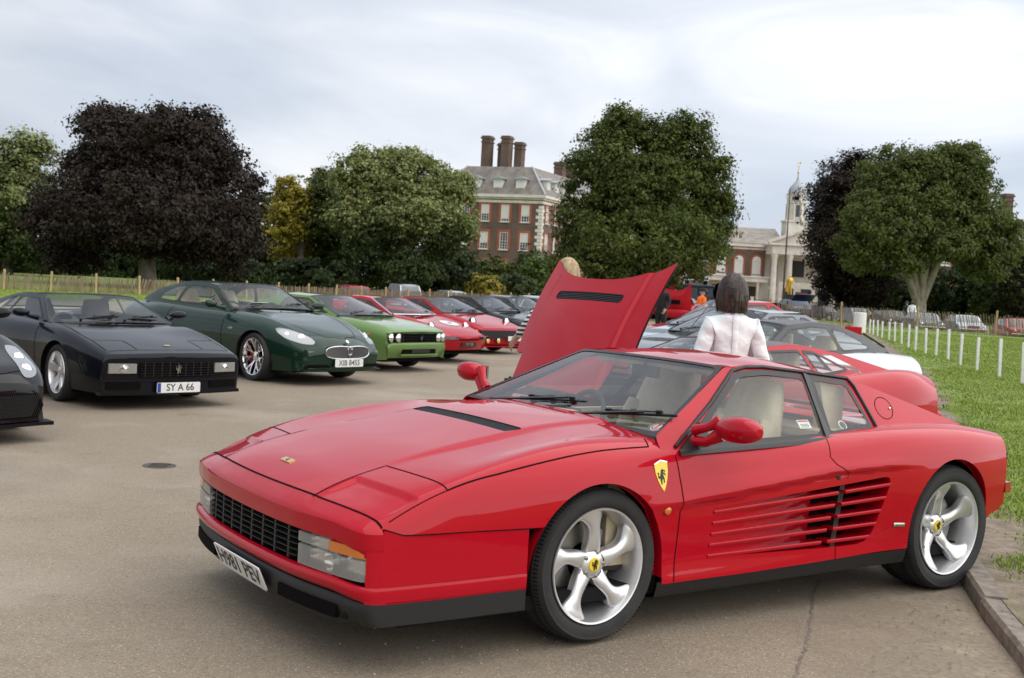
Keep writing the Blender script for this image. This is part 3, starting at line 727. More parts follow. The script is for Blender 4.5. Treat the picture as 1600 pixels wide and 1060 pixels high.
# mown grass blades on the verge, thinning with distance
def blades(n, gen, name, hscale=1.0):
    P = gen(n); n = len(P); d = np.hypot(P[:, 0], P[:, 1]); a = RNG.uniform(0, 2 * np.pi, n); h = RNG.uniform(.012, .032, n) * hscale * (1 + .012 * d); w = RNG.uniform(.0022, .004, n) * (1 + .10 * d)
    cl = .6 + .8 * (np.sin(P[:, 0] * 2.1 + 1.3 * np.sin(P[:, 1] * 1.7)) * np.sin(P[:, 1] * 1.3 + P[:, 0] * .6) * .5 + .5); h = h * cl
    lx, ly = RNG.normal(0, .5, n) * h, RNG.normal(0, .5, n) * h
    V = np.empty((n, 3, 3)); V[:, 0] = np.stack([P[:, 0] - w * np.cos(a), P[:, 1] - w * np.sin(a), P[:, 2]], 1); V[:, 1] = np.stack([P[:, 0] + w * np.cos(a), P[:, 1] + w * np.sin(a), P[:, 2]], 1); V[:, 2] = np.stack([P[:, 0] + lx, P[:, 1] + ly, P[:, 2] + h], 1)
    link(name, tri_soup(name, V.reshape(-1, 3), GRASSB), None, 'stuff')
ky = [k_[1] for k_ in KL]; kx = [k_[0] for k_ in KL]
def gen_verge(n):
    Yd = 3.8 + 58 * RNG.random(n) ** 2.1; e0 = np.interp(Yd, ky, kx) + .20; e1 = np.maximum(.50 * Yd + 1.2, e0 + .2); X = e0 + (e1 - e0) * RNG.random(n) 
    pr = sstep(0, .5, X - e0 + .18 * np.sin(Yd * 3.1) + .12 * np.sin(Yd * 7.7)) ; k = RNG.random(n) < pr * (1 - .55 * (np.sin(X * .9 + 2 * np.sin(Yd * .35)) > .75)) ; return np.stack([X, Yd, np.full(n, VZ - .012)], 1)[k]
blades(190000, gen_verge, 'grass')
def gen_left(n):
    Yd = 38 + 24 * RNG.random(n); X = -26 + 16 * RNG.random(n); k = X < np.interp(Yd, [35, 39.5, 44, 61], [-24, -17.8, -14.8, -11.7]); return np.stack([X, Yd, np.full(n, -.012)], 1)[k]
blades(50000, gen_left, 'grass', 1.2)

# ------------------------------------------------------------------ fences and marker posts
PALE = noisy(mat('split_chestnut', (.3, .22, .13), .85), (.11, .082, .052), (.31, .24, .15), 6, 5, .3, .7, stretch=(1, 1, .3), rough=.85)
POSTW = noisy(mat('fence_post_wood', (.45, .32, .15), .8), (.38, .27, .13), (.55, .41, .22), 5, stretch=(1, 1, .2), rough=.8)
WIRE = mat('fence_wire', (.2, .2, .2), .5, .7)
def paling(name, label, path, h, post_every, lean, group, gap=.062, hp=1.18):
    t = thing(name, label, 'fence', (0, 0, 0), 0, group)
    q = dense(path, .05); cum_ = np.concatenate([[0], np.cumsum(np.linalg.norm(np.diff(q, axis=0), axis=1))]); tot = cum_[-1]
    V = []; F = []; s_ = 0.0; r = random.Random(len(path) + int(tot)); ln = 0
    while s_ < tot:
        p = [np.interp(s_, cum_, q[:, k]) for k in (0, 1)]; p1 = [np.interp(min(s_ + .1, tot), cum_, q[:, k]) for k in (0, 1)]; a = math.atan2(p1[1] - p[1], p1[0] - p[0]) if p1 != p else 0
        ln = .9 * ln + r.gauss(0, .03); le = lean + ln + r.gauss(0, .035); hh = h * r.uniform(.93, 1.05); w = r.uniform(.026, .044); b = len(V)
        tx, ty = math.cos(a), math.sin(a); nx, ny = -ty, tx
        for z, ww in ((.03, w), (hh - .04, w), (hh, w * .3)):
            for sx, sy in ((-1, -1), (1, -1), (1, 1), (-1, 1)):
                V.append((p[0] + tx * (sx * ww / 2 + le * z) + nx * sy * .008, p[1] + ty * (sx * ww / 2 + le * z) + ny * sy * .008, z))
        for k in (0, 4): F += [(b + k + i_, b + k + (i_ + 1) % 4, b + k + 4 + (i_ + 1) % 4, b + k + 4 + i_) for i_ in range(4)]
        F.append((b + 8, b + 9, b + 10, b + 11)); s_ += gap + w * .6 + r.uniform(-.01, .012)
    o = link('pale', from_arrays('pale', V, F, PALE, None, None), t, 'stuff')
    mb = MB()
    for z in (.25, h * .52, h * .84): mb.tube([(x, y, z) for x, y in dense(path, 2.0)], .004, 4)
    mb.obj('wire', WIRE, t, 60, 'stuff')
    s_ = .4
    while s_ < tot:
        p = [np.interp(s_, cum_, q[:, k]) for k in (0, 1)]; mb = MB(); mb.box((0, 0, hp * h / 2), (.085, .085, hp * h)); mb.tube([(0, 0, hp * h), (0, 0, hp * h + .03)], [.05, .02], 6); o = mb.obj('post', POSTW, t, 30); o.location = (p[0], p[1], 0); o.rotation_euler = (r.gauss(0, .015), r.gauss(0, .015), r.random()); s_ += post_every
    return t
paling('chestnut_fence', 'long split chestnut paling fence on posts at the left, behind the parked cars', [(-40, 42.5), (-30, 47.3), (-22.3, 51.2), (-16.8, 55.0), (-10.2, 62.4), (-4.0, 71), (3.0, 80)], 0.72, 1.95, .10, 'chestnut paling fences', .030)
paling('chestnut_fence', 'leaning chestnut paling fence round the right hand lawn, under the trees', [(14.5, 68.5), (17.5, 69.0), (23.5, 67.3), (27.9, 64.6), (36, 59.5)], 1.22, 4.2, -.16, 'chestnut paling fences')
MARK = noisy(mat('white_post_paint', (.75, .75, .72), .6), (.66, .66, .63), (.80, .80, .78), 5, rough=.6)
pp = [(1597, 600, 535), (1561, 589, 529), (1526, 579, 527), (1500, 570, 521), (1481, 562, 514.5), (1462, 556, 514), (1446, 552, 513), (1430, 548, 510), (1419, 543, 507), (1408.5, 538, 505), (1398, 534, 503), (1389, 531, 503), (1378, 528, 502), (1371, 526, 500.5), (1364, 523.5, 500), (1358.5, 521.5, 499)]
first = None
for k, (x, y, yt) in enumerate(pp):
    g = ground(x, y, .075); hgt = (y - yt) / FPX * g.y * 1.0
    if first is None or True:
        mb = MB(); mb.box((0, 0, hgt / 2), (.064, .064, hgt)); 
        o = mb.obj('marker_post', MARK, None, 30, bevel=.006)
    o.location = (g.x, g.y, .07); o.rotation_euler = (RNG.normal(0, .02), -R(1.2) + RNG.normal(0, .015), RNG.normal(0, .1))
    lab = f'white marker post on the lawn, {["fourth", "fifth", "sixth", "seventh", "eighth", "ninth", "tenth", "eleventh", "twelfth", "thirteenth", "fourteenth", "fifteenth", "farthest"][k - 3]} of its row from the right edge' if k > 2 else ['white marker post cut by the right edge of the photo, nearest of its row', 'white marker post second from the right edge of the photo', 'white marker post third from the right edge of the photo'][k]
    tag(o, lab, 'post', 'white marker posts along the lawn')
# ------------------------------------------------------------------ buildings
def brickmat(name, c1, c2, mortar, sc=3.4):
    m = mat(name, c1, .85); N, K, b = nodes_of(m); tcn = N.new('ShaderNodeTexCoord'); mp = N.new('ShaderNodeMapping'); mp.inputs['Rotation'].default_value = (R(90), 0, 0)
    K.new(tcn.outputs['Object'], mp.inputs[0]); bt = N.new('ShaderNodeTexBrick'); bt.inputs['Scale'].default_value = sc; bt.inputs['Color1'].default_value = (*c1, 1); bt.inputs['Color2'].default_value = (*c2, 1); bt.inputs['Mortar'].default_value = (*mortar, 1); bt.inputs['Mortar Size'].default_value = .012
    K.new(mp.outputs[0], bt.inputs[0]); n = N.new('ShaderNodeTexNoise'); n.inputs['Scale'].default_value = .5; n.inputs['Detail'].default_value = 6; K.new(tcn.outputs['Object'], n.inputs[0])
    mr = N.new('ShaderNodeMapRange'); mr.inputs[1].default_value = .3; mr.inputs[2].default_value = .7; mr.inputs[3].default_value = .72; mr.inputs[4].default_value = 1.2; K.new(n.outputs['Fac'], mr.inputs[0])
    v = N.new('ShaderNodeVectorMath'); v.operation = 'SCALE'; K.new(bt.outputs['Color'], v.inputs[0]); K.new(mr.outputs[0], v.inputs['Scale']); K.new(v.outputs[0], b.inputs['Base Color']); return m
BRICK = brickmat('brown_brick', (.105, .070, .054), (.140, .092, .070), (.15, .115, .09))
BRICKR = noisy(mat('red_brick_dressing', (.3, .09, .05), .85), (.27, .075, .045), (.38, .115, .07), 4, rough=.85)
STONEP = noisy(mat('portland_stone', (.55, .52, .45), .8), (.56, .53, .46), (.72, .69, .62), .8, 7, rough=.8)
SLATE = noisy(mat('slate_roof', (.16, .15, .14), .7), (.135, .12, .105), (.24, .215, .185), 1.4, 8, stretch=(1, 1, .35), rough=.7)
SLATEW = noisy(mat('weathered_tile_roof', (.26, .23, .2), .8), (.20, .175, .15), (.34, .31, .27), 1.1, 8, stretch=(1, 1, .3), rough=.8)
LEAD = mat('lead_sheet', (.36, .38, .40), .55, .2)
WHITEW = mat('white_woodwork', (.72, .72, .69), .6)
BLIND = mat('white_blind', (.70, .70, .66), .7)
PANEDK = mat('window_pane', (.05, .06, .07), .12, 0, 0, .6)
GILT = mat('gilded_metal', (.75, .50, .10), .35, .7)
def sash(parent, P, w, h, nx=3, ny=4, blind=.5, arch=False, rz=0.0, surround=BRICKR, sw=.32, name='window'):
    """window in a wall facing local -Y at P (centre), sunk in the wall"""
    o = bpy.data.objects.new(name, None)
    mb = MB(); fr = .07
    for sx in (-1, 1): mb.box((sx * (w / 2 - fr / 2), .05, 0), (fr, .10, h))
    for sz in (-1, 1): mb.box((0, .05, sz * (h / 2 - fr / 2)), (w - 2 * fr, .10, fr))
    for i in range(1, nx): mb.box((-w / 2 + w * i / nx, .06, 0), (.035, .06, h - 2 * fr))
    for j in range(1, ny): mb.box((0, .065, -h / 2 + h * j / ny), (w - 2 * fr, .05, .05 if j * 2 == ny else .03))
    o = mb.obj(name, WHITEW, parent, 30); o.location = P; o.rotation_euler = (0, 0, rz)
    mb = MB(); mb.box((0, .12, 0), (w - .08, .02, h - .08)); mb.obj('pane', PANEDK, o)
    if blind: mb = MB(); mb.box((0, .098, h / 2 - h * blind / 2 - .02), (w - .14, .012, h * blind)); mb.obj('blind', BLIND, o)
    if surround:
        mb = MB()
        for sx in (-1, 1): mb.box((sx * (w / 2 + sw / 2), -.005, 0), (sw, .05, h + .02))
        if arch:
            mb.lathe([(w / 2, -.03), (w / 2 + sw, -.03), (w / 2 + sw, .02), (w / 2, .02)], 14, 'Y', (0, 0, h / 2), 0, math.pi)
            mb2 = MB(); mb2.lathe([(.01, -.02), (w / 2, -.02)], 14, 'Y', (0, 0, h / 2), 0, math.pi); mb2.obj('fanlight', PANEDK if not blind else BLIND, o, None)
            for a in (45, 90, 135): pass
        else: mb.box((0, -.005, h / 2 + sw / 2 + .011), (w + 2 * sw, .05, sw))
        mb.obj('surround', surround, o, 30)
        mb = MB(); mb.box((0, -.06, -h / 2 - .06), (w + .3, .18, .10)); mb.obj('sill', STONEP, o)
    return o
def wall_panel(mb, fn, x0, x1, z0, z1, holes):
    xs = sorted({x0, x1, *[h[0] for h in holes], *[h[1] for h in holes]}); zs = sorted({z0, z1, *[h[2] for h in holes], *[h[3] for h in holes]})
    for xa, xb in zip(xs[:-1], xs[1:]):
        for za, zb in zip(zs[:-1], zs[1:]):
            cx, cz = (xa + xb) / 2, (za + zb) / 2
            if not any(h[0] < cx < h[1] and h[2] < cz < h[3] for h in holes): mb.add([fn(xa, za), fn(xb, za), fn(xb, zb), fn(xa, zb)], [(0, 1, 2, 3)])
def hip_roof(parent, x0, x1, y0, y1, z0, z1, ins, m, name='roof'):
    mb = MB(); mb.add([(x0, y0, z0), (x1, y0, z0), (x1, y1, z0), (x0, y1, z0), (x0 + ins, y0 + ins, z1), (x1 - ins, y0 + ins, z1), (x1 - ins, y1 - ins, z1), (x0 + ins, y1 - ins, z1)], [(0, 1, 5, 4), (1, 2, 6, 5), (2, 3, 7, 6), (3, 0, 4, 7), (4, 5, 6, 7), (3, 2, 1, 0)])
    r = mb.obj(name, m, parent, 20); mb = MB()
    for a, b in ((0, 4), (1, 5), (2, 6), (3, 7)): 
        V = [(x0, y0, z0), (x1, y0, z0), (x1, y1, z0), (x0, y1, z0), (x0 + ins, y0 + ins, z1), (x1 - ins, y0 + ins, z1), (x1 - ins, y1 - ins, z1), (x0 + ins, y1 - ins, z1)]; mb = MB(); mb.tube([V[a], V[b]], .16, 6); mb.obj('hip_flashing', LEAD, r)
    return r
def chimney(parent, x, y, w, d, z0, z1):
    mb = MB(); mb.box((x, y, (z0 + z1) / 2), (w, d, z1 - z0)); 
    c = mb.obj('chimney', BRICK, parent, 30); mb = MB(); mb.box((x, y, z1 - .45), (w + .18, d + .18, .16)); mb.box((x, y, z1 + .1), (w + .26, d + .26, .22)); mb.box((x, y, z1 + .3), (w + .05, d + .05, .2)); mb.obj('chimney_cap', BRICK, c, 30); mb = MB(); mb.box((x, y, z0 + .3), (w + .2, d + .2, .3)); mb.obj('chimney_plinth', BRICK, c, 30)
def dormer(parent, P, rz, w=1.25, h=1.75):
    mb = MB(); mb.box((0, 1.2, 0), (w, 2.4, h)); o = mb.obj('dormer', WHITEW, parent, 30); o.location = P; o.rotation_euler = (0, 0, rz)
    mb = MB(); mb.prism([(-w / 2 - .28, 0), (w / 2 + .28, 0), (w / 2 + .28, .10), (0, .42), (-w / 2 - .28, .10)], -.3, 2.6, lambda a, b, hh: (a, hh, b + h / 2)); mb.obj('dormer_roof', LEAD, o, 30)
    sash(o, (0, -.06, -.05), w * .78, h * .8, 3, 4, .45, surround=None, name='sash')
def brick_wing(label, loc, rz, L_, D_, z_e, z_r, rows, nb, first, step, chim, side_n, name='brick_wing'):
    b = thing(name, label, 'building', loc, rz, None)
    fh = [(first - k * step - .56, first - k * step + .56, zc - h / 2, zc + h / 2) for zc, h in rows for k in range(nb)]; sh_ = [(1.9 + k * step * 1.02 - .56, 1.9 + k * step * 1.02 + .56, zc - h / 2, zc + h / 2) for zc, h in rows for k in range(side_n)]
    mb = MB(); wall_panel(mb, lambda u, z: (u, 0, z), -L_, 0, 0, z_e, fh); wall_panel(mb, lambda u, z: (0, u, z), 0, D_, 0, z_e, sh_); wall_panel(mb, lambda u, z: (u, D_, z), -L_, 0, 0, z_e, []); wall_panel(mb, lambda u, z: (-L_, u, z), 0, D_, 0, z_e, []); mb.obj('wall', BRICK, b, 20)
    mb = MB()
    for (o, h, pz) in ((.12, .35, z_e - .75), (.30, .22, z_e - .35), (.62, .34, z_e - .05)): mb.box((-L_ / 2, D_ / 2, pz), (L_ + 2 * o, D_ + 2 * o, h))
    mb.obj('cornice', STONEP, b, 20)
    hip_roof(b, -L_ - .5, .5, -.5, D_ + .5, z_e + .13, z_r, 3.2, SLATE)
    for r_, (zc, h) in enumerate(rows):
        for k in range(nb): sash(b, (first - k * step, -.02, zc), 1.12, h, 3, 6, (.62, .8, .55, .0)[(k + r_ * 2) % 4])
        for k in range(side_n): sash(b, (.02, 1.9 + k * step * 1.02, zc), 1.12, h, 3, 6, (.8, .6, .9)[(k + r_) % 3], rz=R(90))
    nq = int((z_e - 1.0) / .42)
    for k in range(nq):
        w = .78 if k % 2 else .46; mb = MB(); mb.box((.03 - w / 2, w / 2 - .03, .25 + k * .42), (w + .06, w + .06, .38)); mb.obj('quoin', STONEP, b, 20)
    for k in range(nb): dormer(b, (first - 1.0 - k * step * 1.12, .25, z_e + 1.25), 0)
    for k in range(side_n): dormer(b, (-.25, 2.6 + k * step * 1.12, z_e + 1.25), R(90))
    for (x, y, w, d, z1) in chim: chimney(b, x, y, w, d, z_r - .4, z1)
    mb = MB(); mb.tube([(.08, 4.2, 0), (.08, 4.2, z_e - .8)], .07, 6); mb.obj('drainpipe', TRIM, b)
    return b
k_ = 150 / FPX; cb = at(843, 400, 150)
brick_wing('brown brick wing with dormers and four tall chimneys, left of the tall oak', (cb.x, 150, 0), R(-22), 14.5, 30.0, 12.55, 16.5, [(10.3, 2.15), (6.75, 2.2), (3.0, 2.3)], 5, -2.25, 2.78,
    [(-10.0, 4.6, 1.15, 1.4, 20.3), (-8.6, 6.6, 1.0, 1.2, 19.6), (-7.2, 4.6, 1.12, 1.4, 20.3), (-6.0, 6.2, 1.05, 1.3, 19.7), (-4.7, 18.5, 1.25, 1.5, 18.5), (-4.3, 22.3, 1.25, 1.5, 18.5)], 9)
# the wing goes on behind: its far part carries the two further chimneys
cb2 = at(1606, 400, 140)
brick_wing('brown brick range with chimneys behind the plane tree at the right edge', (cb2.x + 20, 150, 0), R(10), 36, 12, 9.6, 12.9, [(7.6, 2.1), (4.4, 2.2)], 10, -2.2, 2.9, [(-24.2, 5, 1.1, 1.3, 15.9), (-21.2, 5, 1.1, 1.3, 15.9), (-17.5, 5, 1.1, 1.3, 15.9)], 0)
# central block: brick hall, stone portico and cupola
Yc = 190; kc = Yc / FPX
def cx_(px, py=430): return at(px, py, Yc).x
hall = thing('brick_hall', 'long brown brick hall with round arched windows, joined to the stone portico', 'building', (cx_(1194), Yc, 0), 0)
zc_ = lambda px, py: at(px, py, Yc).z
z_e = zc_(1165, 380); z_rg = zc_(1180, 352)
zw = (zc_(1140, 404) + zc_(1140, 430)) / 2; mb = MB(); wall_panel(mb, lambda u, z: (u, 0, z), -50, 0, 0, z_e, [(-1.35 - k * 2.82 - .68, -1.35 - k * 2.82 + .68, zw - 1.2, zw + 1.2) for k in range(10)]); wall_panel(mb, lambda u, z: (0, u, z), 0, 16, 0, z_e, []); mb.obj('wall', BRICK, hall, 20)
mb = MB(); mb.prism([(-.6, z_e), (8, z_rg), (16.6, z_e)], -50.5, 3, lambda a, b, h: (h, a, b)); mb.obj('roof', SLATEW, hall, 20)
mb = MB(); mb.box((-25, -.15, z_e - .30), (50.6, .7, .55)); mb.box((-25, -.02, z_e - .85), (50.2, .3, .3)); mb.obj('cornice', STONEP, hall, 20)
zw = (zc_(1140, 404) + zc_(1140, 430)) / 2
for k in range(10):
    sash(hall, (-1.35 - k * 2.82, -.02, zw), 1.36, 2.4, 4, 5, (.9, .9, .85, 0, .9)[k % 5], arch=True, sw=.28)
    mb = MB(); mb.box((-1.35 - k * 2.82, -.015, zw + 3.1), (1.9, .04, .9)); mb.box((-1.35 - k * 2.82, -.03, zw + 3.1), (1.4, .05, .55)); mb.obj('brick_panel', BRICKR, hall)
# colonnade in front of the hall
col = thing('colonnade', 'white stone colonnade walk with dark openings along the foot of the brick hall', 'building', (cx_(1194), Yc - 3.2, 0), 0)
zt = zc_(1150, 436); mb = MB(); mb.box((-25, 1.5, zt), (50, 3.4, .75)); mb.box((-25, 1.5, zt + .42), (50.3, 3.8, .2)); mb.obj('entablature', STONEP, col)
mb = MB(); mb.box((-25, 2.9, zt / 2), (50, .3, zt)); mb.obj('back_wall', STONEP, col)
for k in range(17):
    mb = MB(); mb.lathe([(.30, 0), (.30, .2), (.24, .25), (.22, zt - .7), (.30, zt - .5), (.30, zt - .38)], 12, 'Z'); o = mb.obj('column', STONEP, col, 40); o.location = (-1.2 - k * 2.9 + (.35 if k % 2 else -.35), .2, 0)
for k in range(9):
    mb = MB(); mb.box((-2.0 - k * 5.6, 2.72, 1.5), (1.5, .06, 3.0)); mb.obj('door', mat('dark_door', (.03, .025, .02), .5) if k == 0 else MATS['dark_door'], col)
# portico
po = thing('portico', 'pale stone portico with giant columns and a pediment, below the domed cupola', 'building', (cx_(1194), Yc - 4, 0), 0)
W_ = 15.0; ze = zc_(1200, 398); zt = zc_(1200, 384); zp = zt + 3.4
mb = MB(); mb.box((W_ / 2, 2, (ze + zt) / 2), (W_, 6, zt - ze)); mb.box((W_ / 2, 2, zt + .12), (W_ + 1.0, 6.8, .30)); mb.obj('entablature', STONEP, po, 20)
mb = MB(); mb.prism([(-.4, zt + .27), (W_ + .4, zt + .27), (W_ / 2, zp)], -.6, 4, lambda a, b, h: (a, h, b)); mb.obj('pediment', STONEP, po, 20)
mb = MB()
for s_ in (0, 1): mb.bar((-.7 if not s_ else W_ + .7, -.8, zt + .40), (W_ / 2, -.8, zp + .18), .9, .42)
mb.obj('raking_cornice', STONEP, po, 20)
mb = MB(); mb.box((W_ / 2, 5.3, ze / 2), (W_, .5, ze)); mb.obj('back_wall', STONEP, po)
for k in range(5):
    mb = MB(); r = .47; mb.lathe([(r * 1.35, 0), (r * 1.35, .3), (r * 1.1, .5), (r, .7), (r * .96, ze * .5), (r * .84, ze - .8), (r * 1.1, ze - .5), (r * 1.2, ze - .3), (r * 1.25, ze)], 20, 'Z'); o = mb.obj('column', STONEP, po, 40); o.location = ((.55, 2.95, 7.5, 12.0, 14.4)[k], -.4, 0)
for (x, z, w, h) in ((5.4, 6.2, 2.4, 2.6), (5.4, 1.7, 1.6, 3.4), (1.7, 1.6, 1.0, 2.2), (9.9, 6.2, 2.4, 2.6), (9.9, 1.7, 1.6, 3.4)): mb = MB(); mb.box((x, 5.02, z), (w, .08, h)); mb.obj('door' if z < 2 else 'window', PANEDK, po)
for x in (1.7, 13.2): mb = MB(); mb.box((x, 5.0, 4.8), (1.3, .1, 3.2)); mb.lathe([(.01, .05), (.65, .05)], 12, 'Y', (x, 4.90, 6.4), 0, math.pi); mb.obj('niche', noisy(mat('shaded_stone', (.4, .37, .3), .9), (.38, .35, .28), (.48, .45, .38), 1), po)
mb = MB()
for k in range(3): mb.box((W_ / 2, -1.6 - k * .35 + .2, .45 - k * .15), (W_ + 1, 1.6, .15))
mb.obj('steps', STONEP, po)
cu = thing('cupola', 'pale domed clock cupola with gilded weather vane above the portico', 'building', (cx_(1255, 330), Yc + 5, 0), 0)
z0 = zc_(1240, 372); z1 = zc_(1246, 300); z2 = zc_(1246, 279); z3 = zc_(1246, 249)
mb = MB(); mb.box((0, 0, z0 + .6), (4.0, 4.0, 4.4)); mb.box((0, 0, z0 + 2.9), (4.4, 4.4, .3)); mb.lathe([(1.5, z0 + 3), (1.5, z1 - 1.6), (1.75, z1 - 1.4), (1.75, z1 - .2), (1.95, z1)], 16, 'Z'); mb.obj('drum', STONEP, cu, 30)
mb = MB(); mb.lathe([(1.65, z1), (1.60, z1 + .5), (1.3, z1 + 1.2), (.75, z1 + 1.75), (.3, z2 + .1), (.22, z2 + .6)], 20, 'Z'); mb.obj('dome', LEAD, cu, 50)
for k in range(8):
    a = k * math.pi / 4 + .39; mb = MB(); mb.lathe([(.16, z0 + 3.1), (.15, z1 - 1.5)], 8, 'Z'); o = mb.obj('column', STONEP, cu, 40); o.location = (1.72 * math.cos(a), 1.72 * math.sin(a), 0)
for k in range(4):
    a = k * math.pi / 2; mb = MB(); mb.box((1.5 * math.sin(a), -1.5 * math.cos(a), z0 + 4.6), (.7, .12, 1.9), rz=a); mb.obj('opening', PANEDK, cu)
mb = MB(); mb.tube([(0, 0, z2 + .5), (0, 0, z3 - .6)], [.12, .05], 6); mb.obj('spire', LEAD, cu)
mb = MB(); mb.lathe([(.01, z2 + 1.2), (.22, z2 + 1.4), (.22, z2 + 1.6), (.01, z2 + 1.8)], 10, 'Z'); mb.lathe([(.01, z3 - .7), (.14, z3 - .55), (.01, z3 - .4)], 8, 'Z'); mb.box((0, 0, z3 - .1), (.7, .05, .16)); mb.box((.25, 0, z3 + .05), (.22, .05, .3)); mb.obj('weather_vane', GILT, cu, 40); cu.scale = (.9, .9, 1.0)
# flag pole, statue, notice board, railings, terrace
fp = ground(1222.5, 473, .0); fp = Vector((at(1223, 470, 165).x, 165, 0)); mb = MB(); ztop = at(1232, 297, 165).z; mb.tube([(0, 0, 0), (0, 0, ztop * .5), (0, 0, ztop)], [.14, .11, .06], 8); mb.lathe([(.01, ztop), (.12, ztop + .1), (.01, ztop + .25)], 8); 
o = mb.obj('flag_pole', mat('dark_timber', (.06, .035, .03), .6), None, 40); o.location = fp; tag(o, 'tall thin dark flag pole in front of the portico', 'flag pole')
st = thing('statue', 'gilded standing statue on a dark plinth before the portico columns', 'statue', (at(1234, 450, 172).x, 172, 0)); mb = MB(); mb.box((0, 0, .9), (1.1, 1.1, 1.8)); mb.box((0, 0, 1.9), (1.3, 1.3, .2)); mb.box((0, 0, .15), (1.5, 1.5, .3)); mb.obj('plinth', DASH, st)
mb = MB(); mb.tube([(-.16, 0, 2.0), (-.15, 0, 2.8), (-.10, 0, 3.3)], [.13, .15, .2], 8); mb.tube([(.2, -.1, 2.0), (.16, -.05, 2.8), (.08, 0, 3.3)], [.13, .15, .2], 8); mb.tube([(0, 0, 3.1), (0, 0, 3.7), (0, 0, 4.3), (0, 0, 4.5)], [.32, .30, .38, .12], 10); mb.lathe([(.01, 4.85), (.15, 4.75), (.17, 4.6), (.12, 4.45), (.01, 4.4)], 10, 'Z'); mb.tube([(.36, 0, 4.25), (.5, -.1, 3.8), (.35, -.3, 3.55)], [.12, .1, .07], 6); mb.tube([(-.36, 0, 4.25), (-.52, 0, 3.8), (-.45, -.1, 3.4)], [.12, .1, .07], 6); mb.tube([(-.2, .22, 4.2), (-.3, .3, 3.2), (-.25, .28, 2.4)], [.2, .3, .34], 8); mb.obj('figure', GILT, st, 60)
nb = thing('notice_board', 'dark red notice board on posts to the right of the statue', 'sign', (at(1252, 460, 150).x, 150, 0)); mb = MB(); mb.box((0, 0, 1.75), (1.5, .08, 1.1)); mb.obj('board', mat('maroon_board', (.16, .01, .02), .5), nb); mb = MB(); [mb.box((s_ * .6, 0, .6), (.08, .08, 1.2)) for s_ in (-1, 1)]; mb.obj('post', TRIM, nb)
rl = thing('iron_railing', 'low black iron railing along the terrace before the portico', 'railing', (0, 148, 0)); mb = MB(); x0, x1 = at(1090, 470, 148).x, at(1345, 470, 148).x
for k in range(int((x1 - x0) / .16)): mb.box((x0 + k * .16, 0, .55), (.025, .025, 1.1))
for z in (.2, 1.05): mb.box(((x0 + x1) / 2, 0, z), (x1 - x0, .03, .04))
mb.obj('bars', TRIM, rl, None, 'stuff')
for k in range(7): mb = MB(); mb.box((x0 + k * (x1 - x0) / 6, 0, .65), (.35, .35, 1.3)); mb.box((x0 + k * (x1 - x0) / 6, 0, 1.35), (.45, .45, .12)); mb.obj('pier', STONEP, rl)
PATHM = noisy(mat('gravel_terrace', (.36, .28, .19), .95), (.31, .245, .17), (.42, .34, .24), 3, rough=.95)
sheet('terrace', [(6, 121), (75, 121), (90, 210), (-30, 210)], -.004, PATHM)
mb = MB(); mb.add([(48, 126, -.02), (80, 126, -.02), (84, 142, .9), (46, 142, .9), (46, 160, .9), (86, 160, .9)], [(0, 1, 2, 3), (3, 2, 5, 4)]); mb.obj('grass_bank', LAWN, None, None, 'structure')
mb = MB(); mb.box((at(1300, 470, 175).x, 175, 1.9), (16, .4, 3.8)); 
lw = thing('stone_range', 'low pale stone range with dark openings, seen under the copper beech by the portico', 'building', (0, 0, 0)); mb.obj('wall', STONEP, lw)
for k in range(6): mb = MB(); mb.box((at(1300, 470, 175).x - 6.6 + k * 2.6, 174.78, 1.6), (1.5, .06, 2.6)); mb.obj('opening', PANEDK, lw)
# ------------------------------------------------------------------ trees
BARK = noisy(mat('bark', (.1, .08, .06), .9), (.065, .052, .04), (.16, .135, .105), 5, 7, stretch=(1, 1, .25), bump=.8, bscale=12, rough=.9, bdist=.05)
BARKPALE = noisy(mat('pale_bark', (.25, .21, .16), .9), (.16, .135, .10), (.33, .29, .23), 3, 7, stretch=(1, 1, .4), bump=.7, bscale=8, rough=.9, bdist=.05)
def leafmat(name, c1, c2, tr=.25):
    m = mat(name, c1, .6, spec=.2); noisy(m, c1, c2, .8, 4, .35, .65, rough=.6)
    N, K, b = nodes_of(m); o = [n for n in N if n.type == 'OUTPUT_MATERIAL'][0]; t = N.new('ShaderNodeBsdfTranslucent'); x = N.new('ShaderNodeMixShader'); x.inputs[0].default_value = tr
    t.inputs[0].default_value = (c2[0] * 1.1, c2[1] * 1.2, c2[2] * .7, 1); K.new(b.outputs[0], x.inputs[1]); K.new(t.outputs[0], x.inputs[2]); K.new(x.outputs[0], o.inputs[0]); return m
LF_COPPER = leafmat('copper_leaf', (.0115, .0075, .0052), (.031, .0205, .0135), .08)
LF_DARK = leafmat('dark_leaf', (.032, .052, .016), (.072, .098, .030))
LF_OAK = leafmat('oak_leaf', (.055, .076, .016), (.135, .160, .036))
LF_LIME = leafmat('lime_leaf', (.135, .165, .055), (.34, .36, .17))
LF_YEL = leafmat('yellow_leaf', (.24, .20, .025), (.42, .33, .06))
LF_PLANE = leafmat('plane_leaf', (.054, .074, .021), (.125, .145, .047))
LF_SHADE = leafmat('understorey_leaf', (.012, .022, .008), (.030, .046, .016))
LF_BRIGHT = leafmat('bright_leaf', (.06, .10, .018), (.13, .18, .04))
